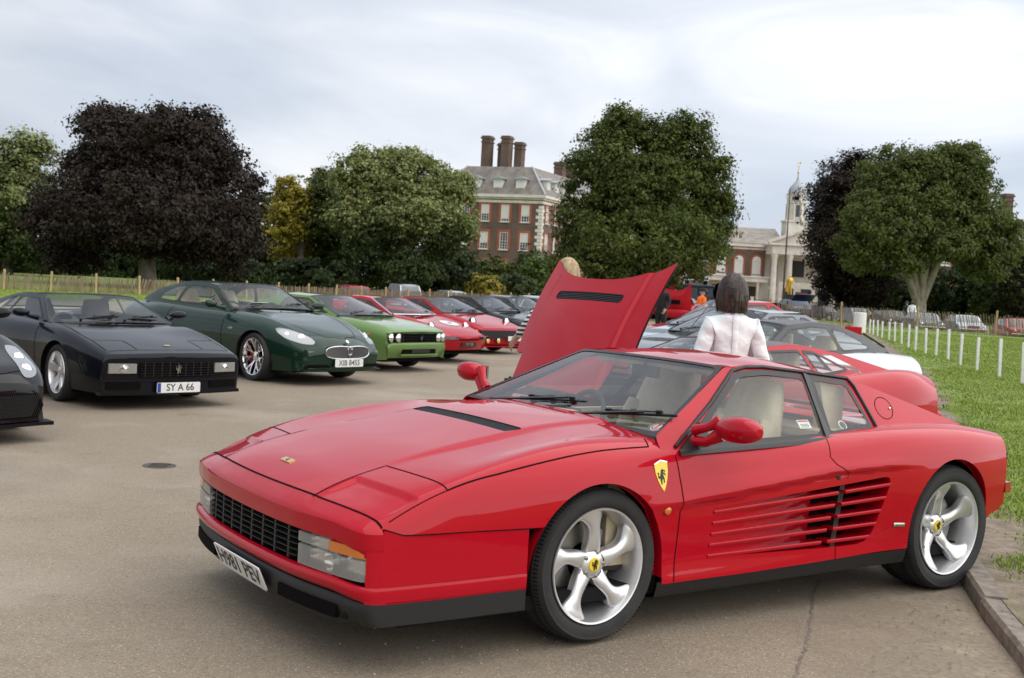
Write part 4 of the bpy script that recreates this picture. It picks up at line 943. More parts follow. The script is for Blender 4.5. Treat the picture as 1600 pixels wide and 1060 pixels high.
def tree(name, label, base, lobes, leaf, n, size, trunk=None, group=None, seed=1, bark=None, limbs=6, mixl=None, droop=0.3, cat='tree', clump=1.0, fork=None):
    """lobes: (x, y, z, rx, ry, rz) ellipsoids relative to base; leaf clumps fill them unevenly"""
    rg = np.random.default_rng(seed); t = thing(name, label, cat, base, 0, group)
    lob = np.array(lobes, float)
    if len(lob) > 5:      # small outlying boughs break up the outline
        ex = []
        for k in range(len(lob) * 2):
            q = lob[rg.integers(0, len(lob))]; v = rg.normal(size=3); v[2] = abs(v[2]) * .8 if rg.random() < .7 else v[2]; v /= np.linalg.norm(v); r_ = np.median(lob[:, 3]) * rg.uniform(.20, .36); ex.append([*(q[:3] + v * q[3:6] * rg.uniform(.94, 1.14)), r_ * 1.2, r_, r_ * .8])
        lob = np.vstack([lob, ex])
    vol = (lob[:, 3] * lob[:, 5] * (lob[:, 3] + lob[:, 4])) ** .75; vol[len(lobes):] *= .8; pk = vol / vol.sum()
    # twig clumps on and inside every lobe
    nc = max(40, int(n / 24)); li = rg.choice(len(lob), nc, p=pk); d = rg.normal(size=(nc, 3)); d /= np.linalg.norm(d, axis=1, keepdims=True)
    rad = np.clip(1 - np.abs(rg.normal(0, .16, nc)) - (rg.random(nc) < .18) * rg.uniform(.1, .5, nc), .15, 1.02); rad *= 1 + .13 * np.sin(d[:, 0] * 5 + seed) * np.sin(d[:, 2] * 6 + li * 1.7) + .09 * np.sin(d[:, 1] * 9 + li) + rg.normal(0, .045, nc)
    cc = lob[li, :3] + d * lob[li, 3:6] * rad[:, None]
    # knock out holes so that what is behind shows through
    hol = (np.sin(cc[:, 0] * 1.1 + seed) * np.sin(cc[:, 2] * 1.3 + seed * 2) > .82) | (rg.random(nc) < .03); keep = ~hol; cc = cc[keep]; d = d[keep]; li = li[keep]; nc = len(cc)
    ci = rg.integers(0, nc, n); sc = np.median(lob[:len(lobes), 3]) * .105 * clump * rg.uniform(.6, 1.5, nc)
    P = cc[ci] + rg.normal(size=(n, 3)) * sc[ci][:, None] * [1, 1, .62]; P[:, 2] -= droop * sc[ci] * np.abs(rg.normal(size=n))
    P = P[P[:, 2] > .15]; n = len(P); ci = ci[:n]
    # leaf sprays: quads roughly facing outward and up
    oc = (P - cc[ci]) / np.maximum(sc[ci][:, None], 1e-3); nr = oc * .55 + d[ci] * .35 + rg.normal(size=(n, 3)) * .38 + [0, 0, .55]; nr /= np.linalg.norm(nr, axis=1, keepdims=True)
    a = np.cross(nr, rg.normal(size=(n, 3))); a /= np.linalg.norm(a, axis=1, keepdims=True); b = np.cross(nr, a); s = size * rg.uniform(.45, 1.25, n)[:, None]
    V = np.empty((n, 4, 3)); V[:, 0] = P - a * s * .5; V[:, 1] = P + b * s * .30 + nr * s * .06; V[:, 2] = P + a * s * .55; V[:, 3] = P - b * s * .30 - nr * s * .02
    mats = [leaf] + (mixl[0] if mixl else []); MI = np.zeros(n, np.int32)
    if mixl:
        ph = mixl[1]; w = ph(P, rg); MI = w.astype(np.int32)
    link('crown', tri_soup('crown', V.reshape(-1, 3), mats, MI, 4), t)
    if trunk:
        r0, h0 = trunk; mb = MB(); top = Vector(fork) if fork else Vector((rg.normal(0, .2), rg.normal(0, .2), h0)); mb.tube([(0, 0, -.2), (0, 0, .15), top * .35, top * .7, top], [r0 * 1.5, r0 * 1.12, r0 * .92, r0 * .86, r0 * .8], 12)
        mb.obj('trunk', bark or BARK, t, 60)
        mb = MB()
        for k in range(limbs):
            q = cc[rg.integers(0, nc)]; q = lob[k % len(lobes), :3] * .5 + q * .5; m1 = top + (Vector(q) - top) * .45 + Vector((0, 0, .6)); 
            mb.tube([top * .85, top + (m1 - top) * .4 + Vector((rg.normal(0, .15), 0, 0)), m1, (m1 + Vector(q)) / 2 + Vector((0, 0, .4)), Vector(q)], [r0 * .62, r0 * .54, r0 * .38, r0 * .2, r0 * .05], 8)
        mb.obj('limbs', bark or BARK, t, 60, 'stuff')
    return t
def px_lobes(Y, base, items):
    """items: (px, py, rx_px, rz_px, dy) ellipses read off the photo at distance Y"""
    o = []; k = Y / FPX
    for (x, y, rx, rz, dy) in items:
        p = at(x, y, Y); o.append((p.x - base[0], dy, p.z - base[2], rx * k, max(rx, rz) * k * .8, rz * k))
    return o
def gbase(x, Y, z=0.0):
    p = at(x, 450, Y); return (p.x, Y, z)
# big copper beech at the left
b = gbase(230, 72); tree('copper_beech', 'huge dark copper beech with a broad dome crown behind the left fence', b, px_lobes(72, b, [(240, 250, 130, 80, 0), (150, 290, 68, 80, 2), (338, 290, 56, 72, 1), (240, 330, 165, 70, -2), (120, 350, 46, 55, 0), (358, 352, 42, 55, 0), (175, 200, 70, 40, 1), (295, 205, 65, 38, 0), (230, 362, 140, 30, -3), (345, 388, 62, 32, -2), (112, 392, 50, 34, 0), (300, 372, 60, 26, -3), (235, 300, 120, 90, 0)]), LF_COPPER, 150000, .25, (.55, 3.4), seed=3, limbs=12, bark=BARKPALE, group='trees round the green')
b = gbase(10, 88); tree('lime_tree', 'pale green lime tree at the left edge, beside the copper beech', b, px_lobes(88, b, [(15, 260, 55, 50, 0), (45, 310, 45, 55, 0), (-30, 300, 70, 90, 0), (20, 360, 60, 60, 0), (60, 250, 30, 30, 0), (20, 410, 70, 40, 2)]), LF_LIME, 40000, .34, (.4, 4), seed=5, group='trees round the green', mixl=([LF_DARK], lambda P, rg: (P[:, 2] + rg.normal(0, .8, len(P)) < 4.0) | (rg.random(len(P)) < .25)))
# shaded wood behind the left fence
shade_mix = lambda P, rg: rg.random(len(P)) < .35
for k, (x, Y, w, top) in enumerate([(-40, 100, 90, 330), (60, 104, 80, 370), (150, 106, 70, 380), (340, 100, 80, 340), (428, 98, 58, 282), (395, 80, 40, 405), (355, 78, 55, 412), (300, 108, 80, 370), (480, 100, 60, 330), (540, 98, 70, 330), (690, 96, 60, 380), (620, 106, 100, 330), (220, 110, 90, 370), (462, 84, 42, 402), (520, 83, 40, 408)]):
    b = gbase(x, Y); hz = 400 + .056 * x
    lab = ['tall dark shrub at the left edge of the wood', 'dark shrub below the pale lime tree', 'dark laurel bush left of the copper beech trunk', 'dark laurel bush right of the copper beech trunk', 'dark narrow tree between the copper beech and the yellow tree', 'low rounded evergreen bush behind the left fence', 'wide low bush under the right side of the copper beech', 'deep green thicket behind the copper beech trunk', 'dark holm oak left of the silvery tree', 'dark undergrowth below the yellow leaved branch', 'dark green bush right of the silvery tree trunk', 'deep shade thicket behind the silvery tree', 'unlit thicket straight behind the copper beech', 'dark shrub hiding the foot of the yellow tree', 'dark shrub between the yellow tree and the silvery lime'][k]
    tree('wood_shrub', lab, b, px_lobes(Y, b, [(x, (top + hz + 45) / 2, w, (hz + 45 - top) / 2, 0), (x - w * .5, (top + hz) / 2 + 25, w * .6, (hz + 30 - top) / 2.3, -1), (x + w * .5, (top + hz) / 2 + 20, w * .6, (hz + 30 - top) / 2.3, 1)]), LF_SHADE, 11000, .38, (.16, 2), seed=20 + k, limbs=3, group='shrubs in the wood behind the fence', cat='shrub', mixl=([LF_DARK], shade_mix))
# yellowing tree and the silvery lime
b = gbase(470, 92); tree('yellow_tree', 'tree with yellowing leaves on its left side, left of the silvery lime', b, px_lobes(92, b, [(465, 320, 38, 48, 0), (447, 355, 30, 44, -1), (500, 330, 45, 62, 1), (505, 290, 30, 30, 1), (455, 300, 22, 22, -1), (440, 385, 16, 28, -1), (500, 400, 55, 50, 2)]), LF_YEL, 38000, .30, (.3, 3.5), seed=8, group='trees round the green', mixl=([LF_DARK], lambda P, rg: (P[:, 0] + rg.normal(0, .5, len(P)) > .45) | (rg.random(len(P)) < .18)))
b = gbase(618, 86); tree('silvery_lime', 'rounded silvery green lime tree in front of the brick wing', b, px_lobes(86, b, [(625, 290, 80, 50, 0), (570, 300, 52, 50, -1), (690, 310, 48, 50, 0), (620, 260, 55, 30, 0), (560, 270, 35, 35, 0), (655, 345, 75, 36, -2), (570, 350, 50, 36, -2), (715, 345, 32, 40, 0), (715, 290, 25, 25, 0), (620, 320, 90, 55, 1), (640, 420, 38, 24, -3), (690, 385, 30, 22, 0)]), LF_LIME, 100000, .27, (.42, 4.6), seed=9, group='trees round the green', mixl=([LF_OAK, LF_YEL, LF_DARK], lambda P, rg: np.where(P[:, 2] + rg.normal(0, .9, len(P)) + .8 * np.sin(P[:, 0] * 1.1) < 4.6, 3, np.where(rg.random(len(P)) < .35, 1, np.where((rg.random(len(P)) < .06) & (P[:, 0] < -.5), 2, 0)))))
# bushes in front of the brick wing
for k, (x, y, rx, rz, Y, lf, lab) in enumerate([(770, 425, 30, 26, 100, LF_OAK, 'mid green bush below the brick wing windows'), (700, 420, 45, 45, 99, LF_DARK, 'dark evergreen bush left of the brick wing'), (757, 447, 27, 17, 88, LF_YEL, 'small yellow green bush in front of the brick wing'), (825, 425, 26, 40, 101, LF_DARK, 'slim dark conifer at the corner of the brick wing'), (850, 425, 40, 28, 98, LF_BRIGHT, 'bright green bush beside the tall oak'), (800, 448, 40, 22, 94, LF_DARK, 'low dark hedge behind the fence end')]):
    b = gbase(x, Y); tree('bush', lab, b, px_lobes(Y, b, [(x, y, rx, rz, 0), (x - rx * .4, y + rz * .3, rx * .7, rz * .8, 0), (x + rx * .4, y + rz * .2, rx * .7, rz * .8, 0), (x, y + rz * .9, rx, rz * .8, 0)]), lf, 9000, .30, (.12, 1.2), seed=50 + k, limbs=3, group='bushes below the brick wing', cat='bush', mixl=([LF_DARK], lambda P, rg: rg.random(len(P)) < .3))
# the tall oak in the middle
b = gbase(1010, 66); tree('tall_oak', 'tall dense green oak in the middle, between the two brick buildings', b, px_lobes(66, b, [(985, 215, 55, 45, 0), (1060, 240, 60, 50, 0), (950, 270, 60, 60, -1), (1015, 300, 100, 70, 0), (1105, 310, 48, 60, 1), (920, 340, 55, 70, 0), (1000, 390, 115, 60, -2), (1110, 365, 42, 34, 0), (905, 410, 45, 55, 0), (1080, 200, 30, 26, 0), (970, 190, 22, 26, 0), (1040, 345, 90, 60, 1), (960, 440, 90, 40, -1), (1010, 255, 80, 55, 2)]), LF_OAK, 165000, .22, (.5, 3.2), seed=12, limbs=12, group='trees round the green', mixl=([LF_DARK], lambda P, rg: rg.random(len(P)) < .35))
# right: copper beech behind, plane tree in front
b = gbase(1345, 118); tree('copper_beech', 'dark copper beech overhanging the portico, behind the right plane tree', b, px_lobes(118, b, [(1325, 290, 62, 45, 0), (1302, 330, 40, 50, -1), (1290, 380, 32, 40, -2), (1314, 400, 50, 60, 0), (1350, 260, 45, 28, 0), (1312, 440, 40, 34, 0), (1340, 440, 60, 45, 0), (1325, 470, 50, 30, 0), (1340, 350, 80, 70, 1)]), LF_COPPER, 62000, .36, (.5, 4), seed=14, group='trees round the green')
b = gbase(1437, 105); tree('plane_tree', 'broad green plane tree with a forked pale trunk at the right', b, px_lobes(105, b, [(1400, 300, 70, 55, 0), (1480, 275, 65, 45, 0), (1375, 350, 65, 50, -2), (1460, 350, 85, 50, 0), (1525, 330, 40, 60, 0), (1350, 390, 45, 38, -1), (1560, 370, 38, 45, 0), (1500, 250, 45, 24, 0), (1420, 260, 50, 30, 0), (1540, 410, 40, 30, 0), (1470, 385, 40, 25, -3), (1395, 405, 38, 24, -2), (1445, 310, 90, 60, 1)]), LF_PLANE, 125000, .31, (.72, 1.7), seed=15, bark=BARKPALE, limbs=9, group='trees round the green', mixl=([LF_OAK], lambda P, rg: rg.random(len(P)) < .4))
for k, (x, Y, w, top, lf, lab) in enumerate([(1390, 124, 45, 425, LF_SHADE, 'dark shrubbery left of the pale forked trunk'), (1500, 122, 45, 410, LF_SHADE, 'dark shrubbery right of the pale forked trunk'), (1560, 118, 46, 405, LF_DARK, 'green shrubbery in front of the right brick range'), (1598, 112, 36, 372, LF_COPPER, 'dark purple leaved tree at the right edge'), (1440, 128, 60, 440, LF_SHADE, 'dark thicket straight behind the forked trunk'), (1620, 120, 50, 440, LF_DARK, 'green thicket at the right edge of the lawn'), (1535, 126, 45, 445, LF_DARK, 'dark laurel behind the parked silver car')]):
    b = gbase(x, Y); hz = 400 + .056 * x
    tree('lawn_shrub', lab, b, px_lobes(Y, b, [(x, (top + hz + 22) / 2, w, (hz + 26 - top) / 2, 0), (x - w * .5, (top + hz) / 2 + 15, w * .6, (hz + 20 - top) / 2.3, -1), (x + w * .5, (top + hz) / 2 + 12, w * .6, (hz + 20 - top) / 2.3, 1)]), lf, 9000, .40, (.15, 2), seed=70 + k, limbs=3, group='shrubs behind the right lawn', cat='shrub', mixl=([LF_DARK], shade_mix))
# ------------------------------------------------------------------ the red wedge coupe in front
def main_car():
    car = thing('sports_coupe', 'glossy red wedge coupe with side strakes and plate H981 PEV, nearest car', 'car', (-.087, 5.78, 0), R(214.575), 'classic sports cars parked on the tarmac')
    st = [
     (1.075, [(0,.630),(.45,.627),(.74,.611),(.85,.594),(.888,.572),(.903,.545),(.910,.45),(.905,.28)]),
     (1.00,  [(0,.668),(.45,.664),(.74,.647),(.855,.630),(.900,.600),(.918,.556),(.924,.45),(.915,.28)]),
     (.775,  [(0,.742),(.45,.738),(.74,.730),(.865,.718),(.912,.675),(.928,.592),(.932,.48),(.922,.28)]),
     (.435,  [(0,.812),(.45,.806),(.72,.806),(.835,.806),(.900,.750),(.933,.655),(.940,.50),(.93,.26)]),
     (0.0,   [(0,.882),(.45,.874),(.71,.866),(.80,.858),(.893,.793),(.936,.690),(.944,.54),(.928,.23)]),
     (-.40,  [(0,.905),(.45,.895),(.72,.868),(.80,.853),(.874,.800),(.905,.700),(.926,.565),(.925,.22)]),
     (-.80,  [(0,.905),(.45,.895),(.72,.862),(.80,.850),(.872,.800),(.908,.710),(.940,.590),(.936,.23)]),
     (-1.20, [(0,.905),(.45,.895),(.72,.862),(.80,.856),(.872,.812),(.925,.730),(.962,.600),(.945,.24)]),
     (-1.55, [(0,.905),(.45,.895),(.72,.868),(.805,.866),(.890,.828),(.952,.745),(.980,.600),(.952,.25)]),
     (-1.95, [(0,.905),(.45,.900),(.72,.890),(.820,.886),(.922,.842),(.976,.740),(.990,.580),(.960,.26)]),
     (-2.35, [(0,.895),(.45,.893),(.72,.892),(.835,.888),(.932,.838),(.980,.735),(.990,.560),(.960,.26)]),
     (-2.70, [(0,.868),(.45,.868),(.72,.868),(.84,.862),(.920,.820),(.962,.720),(.966,.55),(.935,.30)]),
     (-2.90, [(0,.838),(.45,.838),(.72,.838),(.835,.832),(.905,.798),(.938,.700),(.938,.53),(.90,.34)]),
    ]
    def disp(uv, P):
        x, y, z = P[:, 0], np.abs(P[:, 1]), P[:, 2]
        u = uv[:, 0]; top = sstep(.60, .50, np.abs(uv[:, 1]))
        # raised middle of the bonnet, running out to the inner corners of the lamp lids
        yl = np.interp(u, [-.4, .1, .80], [.44, .455, .49]); k = sstep(yl + .03, yl - .03, y) * sstep(.86, .55, u) * top
        z = z + .013 * k
        # finger step across each lamp lid
        inl = sstep(.495, .53, y) * sstep(.885, .85, y) * top
        z = z - .016 * inl * sstep(.875, .905, u) * sstep(1.09, .94, u)
        # shoulder crease over the air intake, lower door set in below it
        zc = np.interp(x, [-1.85, -1.45, -.45, -.2], [.700, .688, .572, .560]); fd = sstep(-2.15, -1.7, x) * sstep(-.16, -.40, x) * (np.abs(uv[:, 1]) > .5)
        dy = fd * (-.017 * sstep(zc + .004, zc - .022, z) * sstep(.20, .34, z) + .006 * np.exp(-((z - zc - .022) / .022) ** 2))
        P = P.copy(); P[:, 1] += np.sign(P[:, 1]) * dy
        return np.stack([x, P[:, 1], z], 1)
    us = np.concatenate([np.linspace(-2.9, .8, 170)[:-1], np.linspace(.8, 1.055, 22)])
    S = Surf(body_fn(st, [(.25, 1.08, .135), (-2.4, -2.9, .05)], .92, disp), us, np.linspace(-1, 1, 131)); S.side_v = .50
    F = S.F
    fa, ra = (0.02, .325, .376), (-2.37, .375, .345)
    arch = lambda cx, cz, r: (lambda P: np.where(P[:, 2] > cz, np.hypot(P[:, 0] - cx, P[:, 2] - cz) - r, np.abs(P[:, 0] - cx) - r * (1 - .06 * np.clip(cz - P[:, 2], 0, 1))))
    _, F = S.split(F, arch(*fa)); _, F = S.split(F, arch(*ra))
    bl = [(.30, .10), (.30, .536), (.98, .548), (1.06, .573), (1.5, .585), (1.5, .10)]
    _, F = S.split(F, lambda P: np.where(np.abs(P[:, 1]) > .6, sdf(bl, P[:, [0, 2]]), .5))
    _, F = S.split(F, lambda P: np.where(P[:, 2] < .40, P[:, 2] - np.interp(P[:, 0], [-2.9, -2.65, -2.05, -.34, .4], [.46, .30, .247, .226, .2]), .5))   # sill line
    cab = [(-.355, 0), (-.38, .80), (-.43, .822), (-1.86, .822), (-1.90, .80), (-1.90, 0), (-1.9, -.2), (-.355, -.2)]
    _, F = S.split(F, lambda P: np.where(P[:, 2] > .7, sdf(cab, np.stack([P[:, 0], np.abs(P[:, 1])], 1)), .5))
    # headlight lids, bonnet
    lidp = [(1.30, .493), (.832, .491), (.776, .892), (1.02, .895), (1.30, .87)]
    bon = [(1.4, -.2), (1.4, .493), (.832, .491), (.776, .893), (.54, .888), (.26, .872), (-.03, .853), (-.32, .838), (-.36, .82), (-.36, -.2)]
    side_front = lambda p, s_: (lambda P: np.where((np.abs(S.uv[:, 1]) < .62), reg_xy(p, s_)(P), .5))
    lids = []
    for s_ in (1, -1):
        l, F = S.split(F, side_front(lidp, s_)); lids.append(l)
    B, F = S.split(F, side_front(bon, 0))
    # bonnet vent
    ven = [(.108, -.2), (.108, .447), (.20, .425), (.20, -.2)]
    V_, B = S.split(B, reg_xy(ven))
    bonnet = S.obj(B, 'bonnet', RED, car)
    for l in lids: S.obj(l, 'headlight_lid', RED, car)
    S.obj(V_, 'bonnet_vent', GAP, bonnet, off=-.014)
    mb = MB()
    for k in range(12):
        xx = .114 + k * .007; yy = np.linspace(-.435 + k * .0015, .435 - k * .0015, 15)
        P, N_ = S.find([0, 1], np.stack([np.full(15, xx), np.abs(yy)], 1)); P[:, 1] = yy; N_[:, 1] *= np.sign(yy)
        ribbon(mb, P, N_, .0026, -.003)
    mb.obj('vent_slats', TRIM, bonnet, None)
    # doors with the air intake behind the strakes
    door = [(-.405, .20), (-.425, .23), (-.452, .57), (-.447, .66), (-.43, .79), (-.44, .90), (-1.455, .90), (-1.45, .84), (-1.415, .76), (-1.44, .725), (-1.515, .685), (-1.52, .60), (-1.485, .30), (-1.483, .20)]
    slot = rounded([(-.62, .555), (-.60, .318), (-1.49, .308), (-1.705, .318), (-1.84, .61), (-1.815, .655)], .03)
    slot = [(-.62, .545), (-.60, .325), (-1.49, .307), (-1.64, .309), (-1.70, .322), (-1.745, .36), (-1.835, .608), (-1.832, .645), (-1.80, .650)]
    doors = {}
    for s_ in (1, -1):
        sl, F = S.split(F, reg_xz(slot, s_)); D, F = S.split(F, reg_xz(door, s_))
        doors[s_] = S.obj(D, 'door', RED, car)
        # hollow behind the strakes
        xs = np.linspace(-.60, -1.83, 34); top = np.interp(-xs, [.60, .62, 1.80, 1.832], [.546, .546, .651, .646]); bot = np.interp(-xs, [.6, 1.49, 1.64, 1.70, 1.745, 1.83], [.325, .307, .309, .322, .36, .60])
        dep = np.interp(-xs, [.62, .85, 1.15, 1.40, 1.60, 1.83], [.0, .006, .030, .085, .13, .15])
        dfn = lambda x: np.interp(-x, [.62, .85, 1.15, 1.40, 1.60, 1.83], [.0, .010, .045, .10, .14, .16])
        def fn2(uv, s_=s_):
            P = S.fn(uv); d = dfn(P[:, 0]); P[:, 1] -= s_ * d; return P
        S2 = Surf.__new__(Surf); S2.fn = fn2; S2.uv = S.uv; S2.P = fn2(S.uv); S2.flip = False
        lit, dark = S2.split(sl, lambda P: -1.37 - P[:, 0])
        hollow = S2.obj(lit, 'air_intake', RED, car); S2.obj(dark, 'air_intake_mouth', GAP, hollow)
        q = dense(slot, .02, True); Pe, Ne = S.find([0, 2], q, 1); Pe[:, 1] *= s_
        mb = MB(); mb.grid([[p, p - [0, s_ * (float(dfn(p[0])) + .002), 0]] for p in Pe]); mb.obj('air_intake_lip', RED, hollow, 50)
        # rubber post between door and rear wing
        p1, _ = S.find([0, 2], [(-1.515, .625)], 1); p0, _ = S.find([0, 2], [(-1.487, .31)], 1); p1, p0 = p1[0] * [1, s_, 1], p0[0] * [1, s_, 1]
        mb = MB(); mb.bar(p0 - [0, s_ * .05, 0], p1 - [0, s_ * .05, 0], .035, .05, (0, 1, 0)); mb.obj('intake_post', TRIM, car)
        for k in range(5):
            z0, z1 = .530 - k * .0505, .609 - k * .0665; x1 = float(np.interp(z1, [.32, .36, .608], [-1.70, -1.745, -1.835]))
            xx = np.linspace(-.655 + k * .006, x1, 26); zz = np.linspace(z0, z1, 26)
            P, N_ = S.find([0, 2], np.stack([xx, zz], 1), 1); P[:, 1] *= s_; N_[:, 1] *= s_
            dd = np.interp(-xx, [.62, .85, 1.15, 1.40, 1.60, 1.83], [.006, .016, .045, .07, .08, .08])
            for lo, hi, par in ((0, 18, doors[s_]), (18, 26, car)):
                G = []
                for i in range(lo, hi):
                    h = .0085; inn = np.array([0, -s_ * dd[i], 0]); up = np.array([0, 0, 1]); n = N_[i] * .004
                    G.append([P[i] + inn + up * h * .6, P[i] + n * .6 + up * h, P[i] + n * 1.4, P[i] + n * .6 - up * h, P[i] + inn - up * h * .6])
                mb = MB(); mb.grid(G); mb.add(G[0], [(0, 1, 2, 3, 4)]); mb.add(G[-1], [(4, 3, 2, 1, 0)]); mb.obj('side_strake', RED, par, 50)
        # lock and crease details
        P, N_ = S.find([0, 2], [(-1.455, .668)], 1); P, N_ = P[0] * [1, s_, 1], N_[0] * [1, s_, 1]
        mb = MB(); mb.lathe([(.014, -.002), (.014, .004), (.001, .005)], 14, 'Y', (0, 0, 0)); 
        lk = mb.obj('door_lock', INK, doors[s_]); lk.location = P; lk.scale = (1, 1, 1.5); lk.rotation_euler = (0, 0, 0 if s_ > 0 else math.pi)
    body = S.obj(F, 'body', RED, car)
    # shut lines
    mb = MB()
    def shut(pts, ax, w=.006, sides=(1, -1), step=.02):
        for s_ in sides:
            q = dense(pts, step); P, N_ = S.find(ax, q, 1); P[:, 1] *= s_; N_[:, 1] *= s_; ribbon(mb, P, N_, w, .0016)
    ve = np.linspace(-.60, .60, 90); ue = np.stack([np.full(90, 1.0535), ve], 1); ribbon(mb, S.fn(ue), S.normal(ue), .008, .0022)
    shut([(1.163, .493), (.832, .491), (.776, .893)], [0, 1], .006)
    shut([(1.03, .893), (.776, .893)], [0, 1], .004)
    shut([(.776, .893), (.54, .888), (.26, .872), (-.03, .853), (-.30, .840)], [0, 1], .007)
    shut([(-.30, .84), (-.325, .78)], [0, 1], .006)
    shut([(-.425, .23), (-.452, .57), (-.447, .66), (-.43, .79), (-.436, .826)], [0, 2], .005)
    shut([(-1.455, .838), (-1.415, .76), (-1.44, .725), (-1.515, .685), (-1.517, .655)], [0, 2], .004)
    shut([(-1.485, .305), (-1.483, .245)], [0, 2], .004)
    shut([(.385, .5365), (.98, .5485), (1.055, .572)], [0, 2], .004)
    mb.obj('panel_gaps', GAP, car, None, 'stuff')
    # nose / bumper: profile swept round the front from one wheel arch to the other
    def nose_plan(s_):                       # s in [-1, 1]; returns the plan point and outward normal
        a = abs(s_)
        return a
    pts = [(.40, .934), (.70, .932), (.95, .922), (1.06, .915), (1.105, .908), (1.134, .888), (1.150, .855), (1.172, .78), (1.205, .64), (1.232, .48), (1.247, .30), (1.253, .12)]
    plan = [(x, -y) for x, y in pts] + [(1.254, 0)] + [(x, y) for x, y in pts[::-1]]
    plan = np.array(plan)
    tck = np.concatenate([[0], np.cumsum(np.linalg.norm(np.diff(plan, axis=0), axis=1))])
    sN = np.linspace(0, tck[-1], 150); px = np.interp(sN, tck, plan[:, 0]); py = np.interp(sN, tck, plan[:, 1])
    for _ in range(3): px[1:-1] = (px[:-2] + 2 * px[1:-1] + px[2:]) / 4; py[1:-1] = (py[:-2] + 2 * py[1:-1] + py[2:]) / 4
    T = np.stack([np.gradient(px), np.gradient(py)], 1); T /= np.linalg.norm(T, axis=1, keepdims=True); Nn = np.stack([T[:, 1], -T[:, 0]], 1)
    frontness = sstep(.93, .70, np.abs(py)) * (px > 1.0)      # 0 on the flank, 1 across the nose
    fr2 = sstep(.915, .86, np.abs(py)) * (px > .9)
    def sweep(prof, name, m, par, sel=None, sharp=40, amp=False):
        G = []
        for i in range(len(px)):
            if sel is not None and not sel(i): continue
            row = []
            for (d, zf, zs) in prof:           # inset at the front, z at front, z on the flank
                k = frontness[i]; z = (zf * k + zs * (1 - k)) if zf != zs or zf < .5 else float(np.interp(px[i], [.3, .98, 1.06], [.5345, .546, .571])); dd = d * max(fr2[i], .0) if d < 0 else (d * (.25 + .75 * k) if amp else d)
                row.append((px[i] + Nn[i, 0] * dd, py[i] + Nn[i, 1] * dd, z))
            G.append(row)
        mb = MB(); mb.grid(G); return mb.obj(name, m, par, sharp)
    # the nose panel joins the front edge of the bonnet and wings to the face of the bumper
    vv = np.linspace(-.66, .66, 161); E = S.fn(np.stack([np.full(161, 1.055), vv], 1)); k = E[:, 2] > .572; E = E[k]
    es = np.concatenate([[0], np.cumsum(np.linalg.norm(np.diff(E, axis=0), axis=1))]); ii = np.where(px > 1.058)[0]; fs = (sN[ii] - sN[ii[0]]) / (sN[ii[-1]] - sN[ii[0]]); G = []
    for f, i in zip(fs, ii):
        e = np.array([np.interp(f * es[-1], es, E[:, j]) for j in range(3)]); k = frontness[i]; zt, zb = .56 * k + .555 * (1 - k), .512 * k + .49 * (1 - k)
        c = np.array([px[i], py[i], zt]); zz = e[2] * .45 + zt * .55; row = [e]
        zt = zt + .018 * k; c[2] = zt; m = np.array([px[i] - Nn[i, 0] * .004, py[i] - Nn[i, 1] * .004, zt + (e[2] - zt) * .30])
        for t in (.2, .4, .6, .8, 1.0): row.append((1 - t) ** 2 * e + 2 * t * (1 - t) * m + t * t * c)
        row.append((px[i], py[i], zt - .007)); row.append((px[i], py[i], (zt + zb) / 2)); row.append((px[i] - Nn[i, 0] * .002, py[i] - Nn[i, 1] * .002, zb)); G.append(row)
    mb = MB(); mb.grid(G); bumper = mb.obj('nose_panel', RED, car, 28)
    sweep([(-.002, .512, .49), (-.014, .506, .47), (-.014, .505, .46)], 'nose_edge', RED, bumper, sel=lambda i: abs(py[i]) < .90)
    # flank below the line, and lip under the lamps
    for lo, hi in ((0, 60), (90, 150)):
        pass
    lamp_out = .905
    inlamp = lambda i: frontness[i] > .5 and abs(py[i]) < .905
    sweep([(0, .537, .537), (0, .512, .49), (0, .45, .45), (0, .40, .40), (0, .335, .345), (-.004, .30, .288)], 'bumper_flank', RED, bumper, sel=lambda i: px[i] <= 1.075 and py[i] > 0)
    sweep([(-.001, .513, .49), (0, .45, .45), (0, .40, .40), (0, .335, .345), (-.004, .30, .288)], 'bumper_corner', RED, bumper, sel=lambda i: py[i] > .892 and px[i] > 1.05)
    sweep([(0, .537, .537), (0, .512, .49), (0, .45, .45), (0, .40, .40), (0, .335, .345), (-.004, .30, .288)], 'bumper_flank', RED, bumper, sel=lambda i: px[i] <= 1.075 and py[i] < 0)
    sweep([(-.001, .513, .49), (0, .45, .45), (0, .40, .40), (0, .335, .345), (-.004, .30, .288)], 'bumper_corner', RED, bumper, sel=lambda i: py[i] < -.892 and px[i] > 1.05)
    sweep([(-.020, .366, .352), (.000, .364, .350), (.012, .356, .342), (.014, .342, .328), (.007, .324, .310), (-.012, .308, .292), (-.04, .300, .284)], 'bumper_lip', RED, bumper, sharp=60, amp=True)
    sweep([(-.02, .300, .286), (-.010, .288, .272), (-.013, .25, .245), (-.026, .205, .222), (-.045, .172, .203), (-.12, .162, .198)], 'chin_spoiler', SATIN, car, sharp=50)
    # recess box behind lamps and grille
    sweep([(-.014, .506, .46), (-.10, .500, .45), (-.10, .366, .36), (-.014, .364, .36)], 'lamp_recess', GAP, car, sel=lambda i: abs(py[i]) < .885 and px[i] > 1.1)
    ax = lambda i, d, z: (px[i] + Nn[i, 0] * d, py[i] + Nn[i, 1] * d, z)
    idx = lambda y: float(np.interp(y, py, np.arange(len(py))))
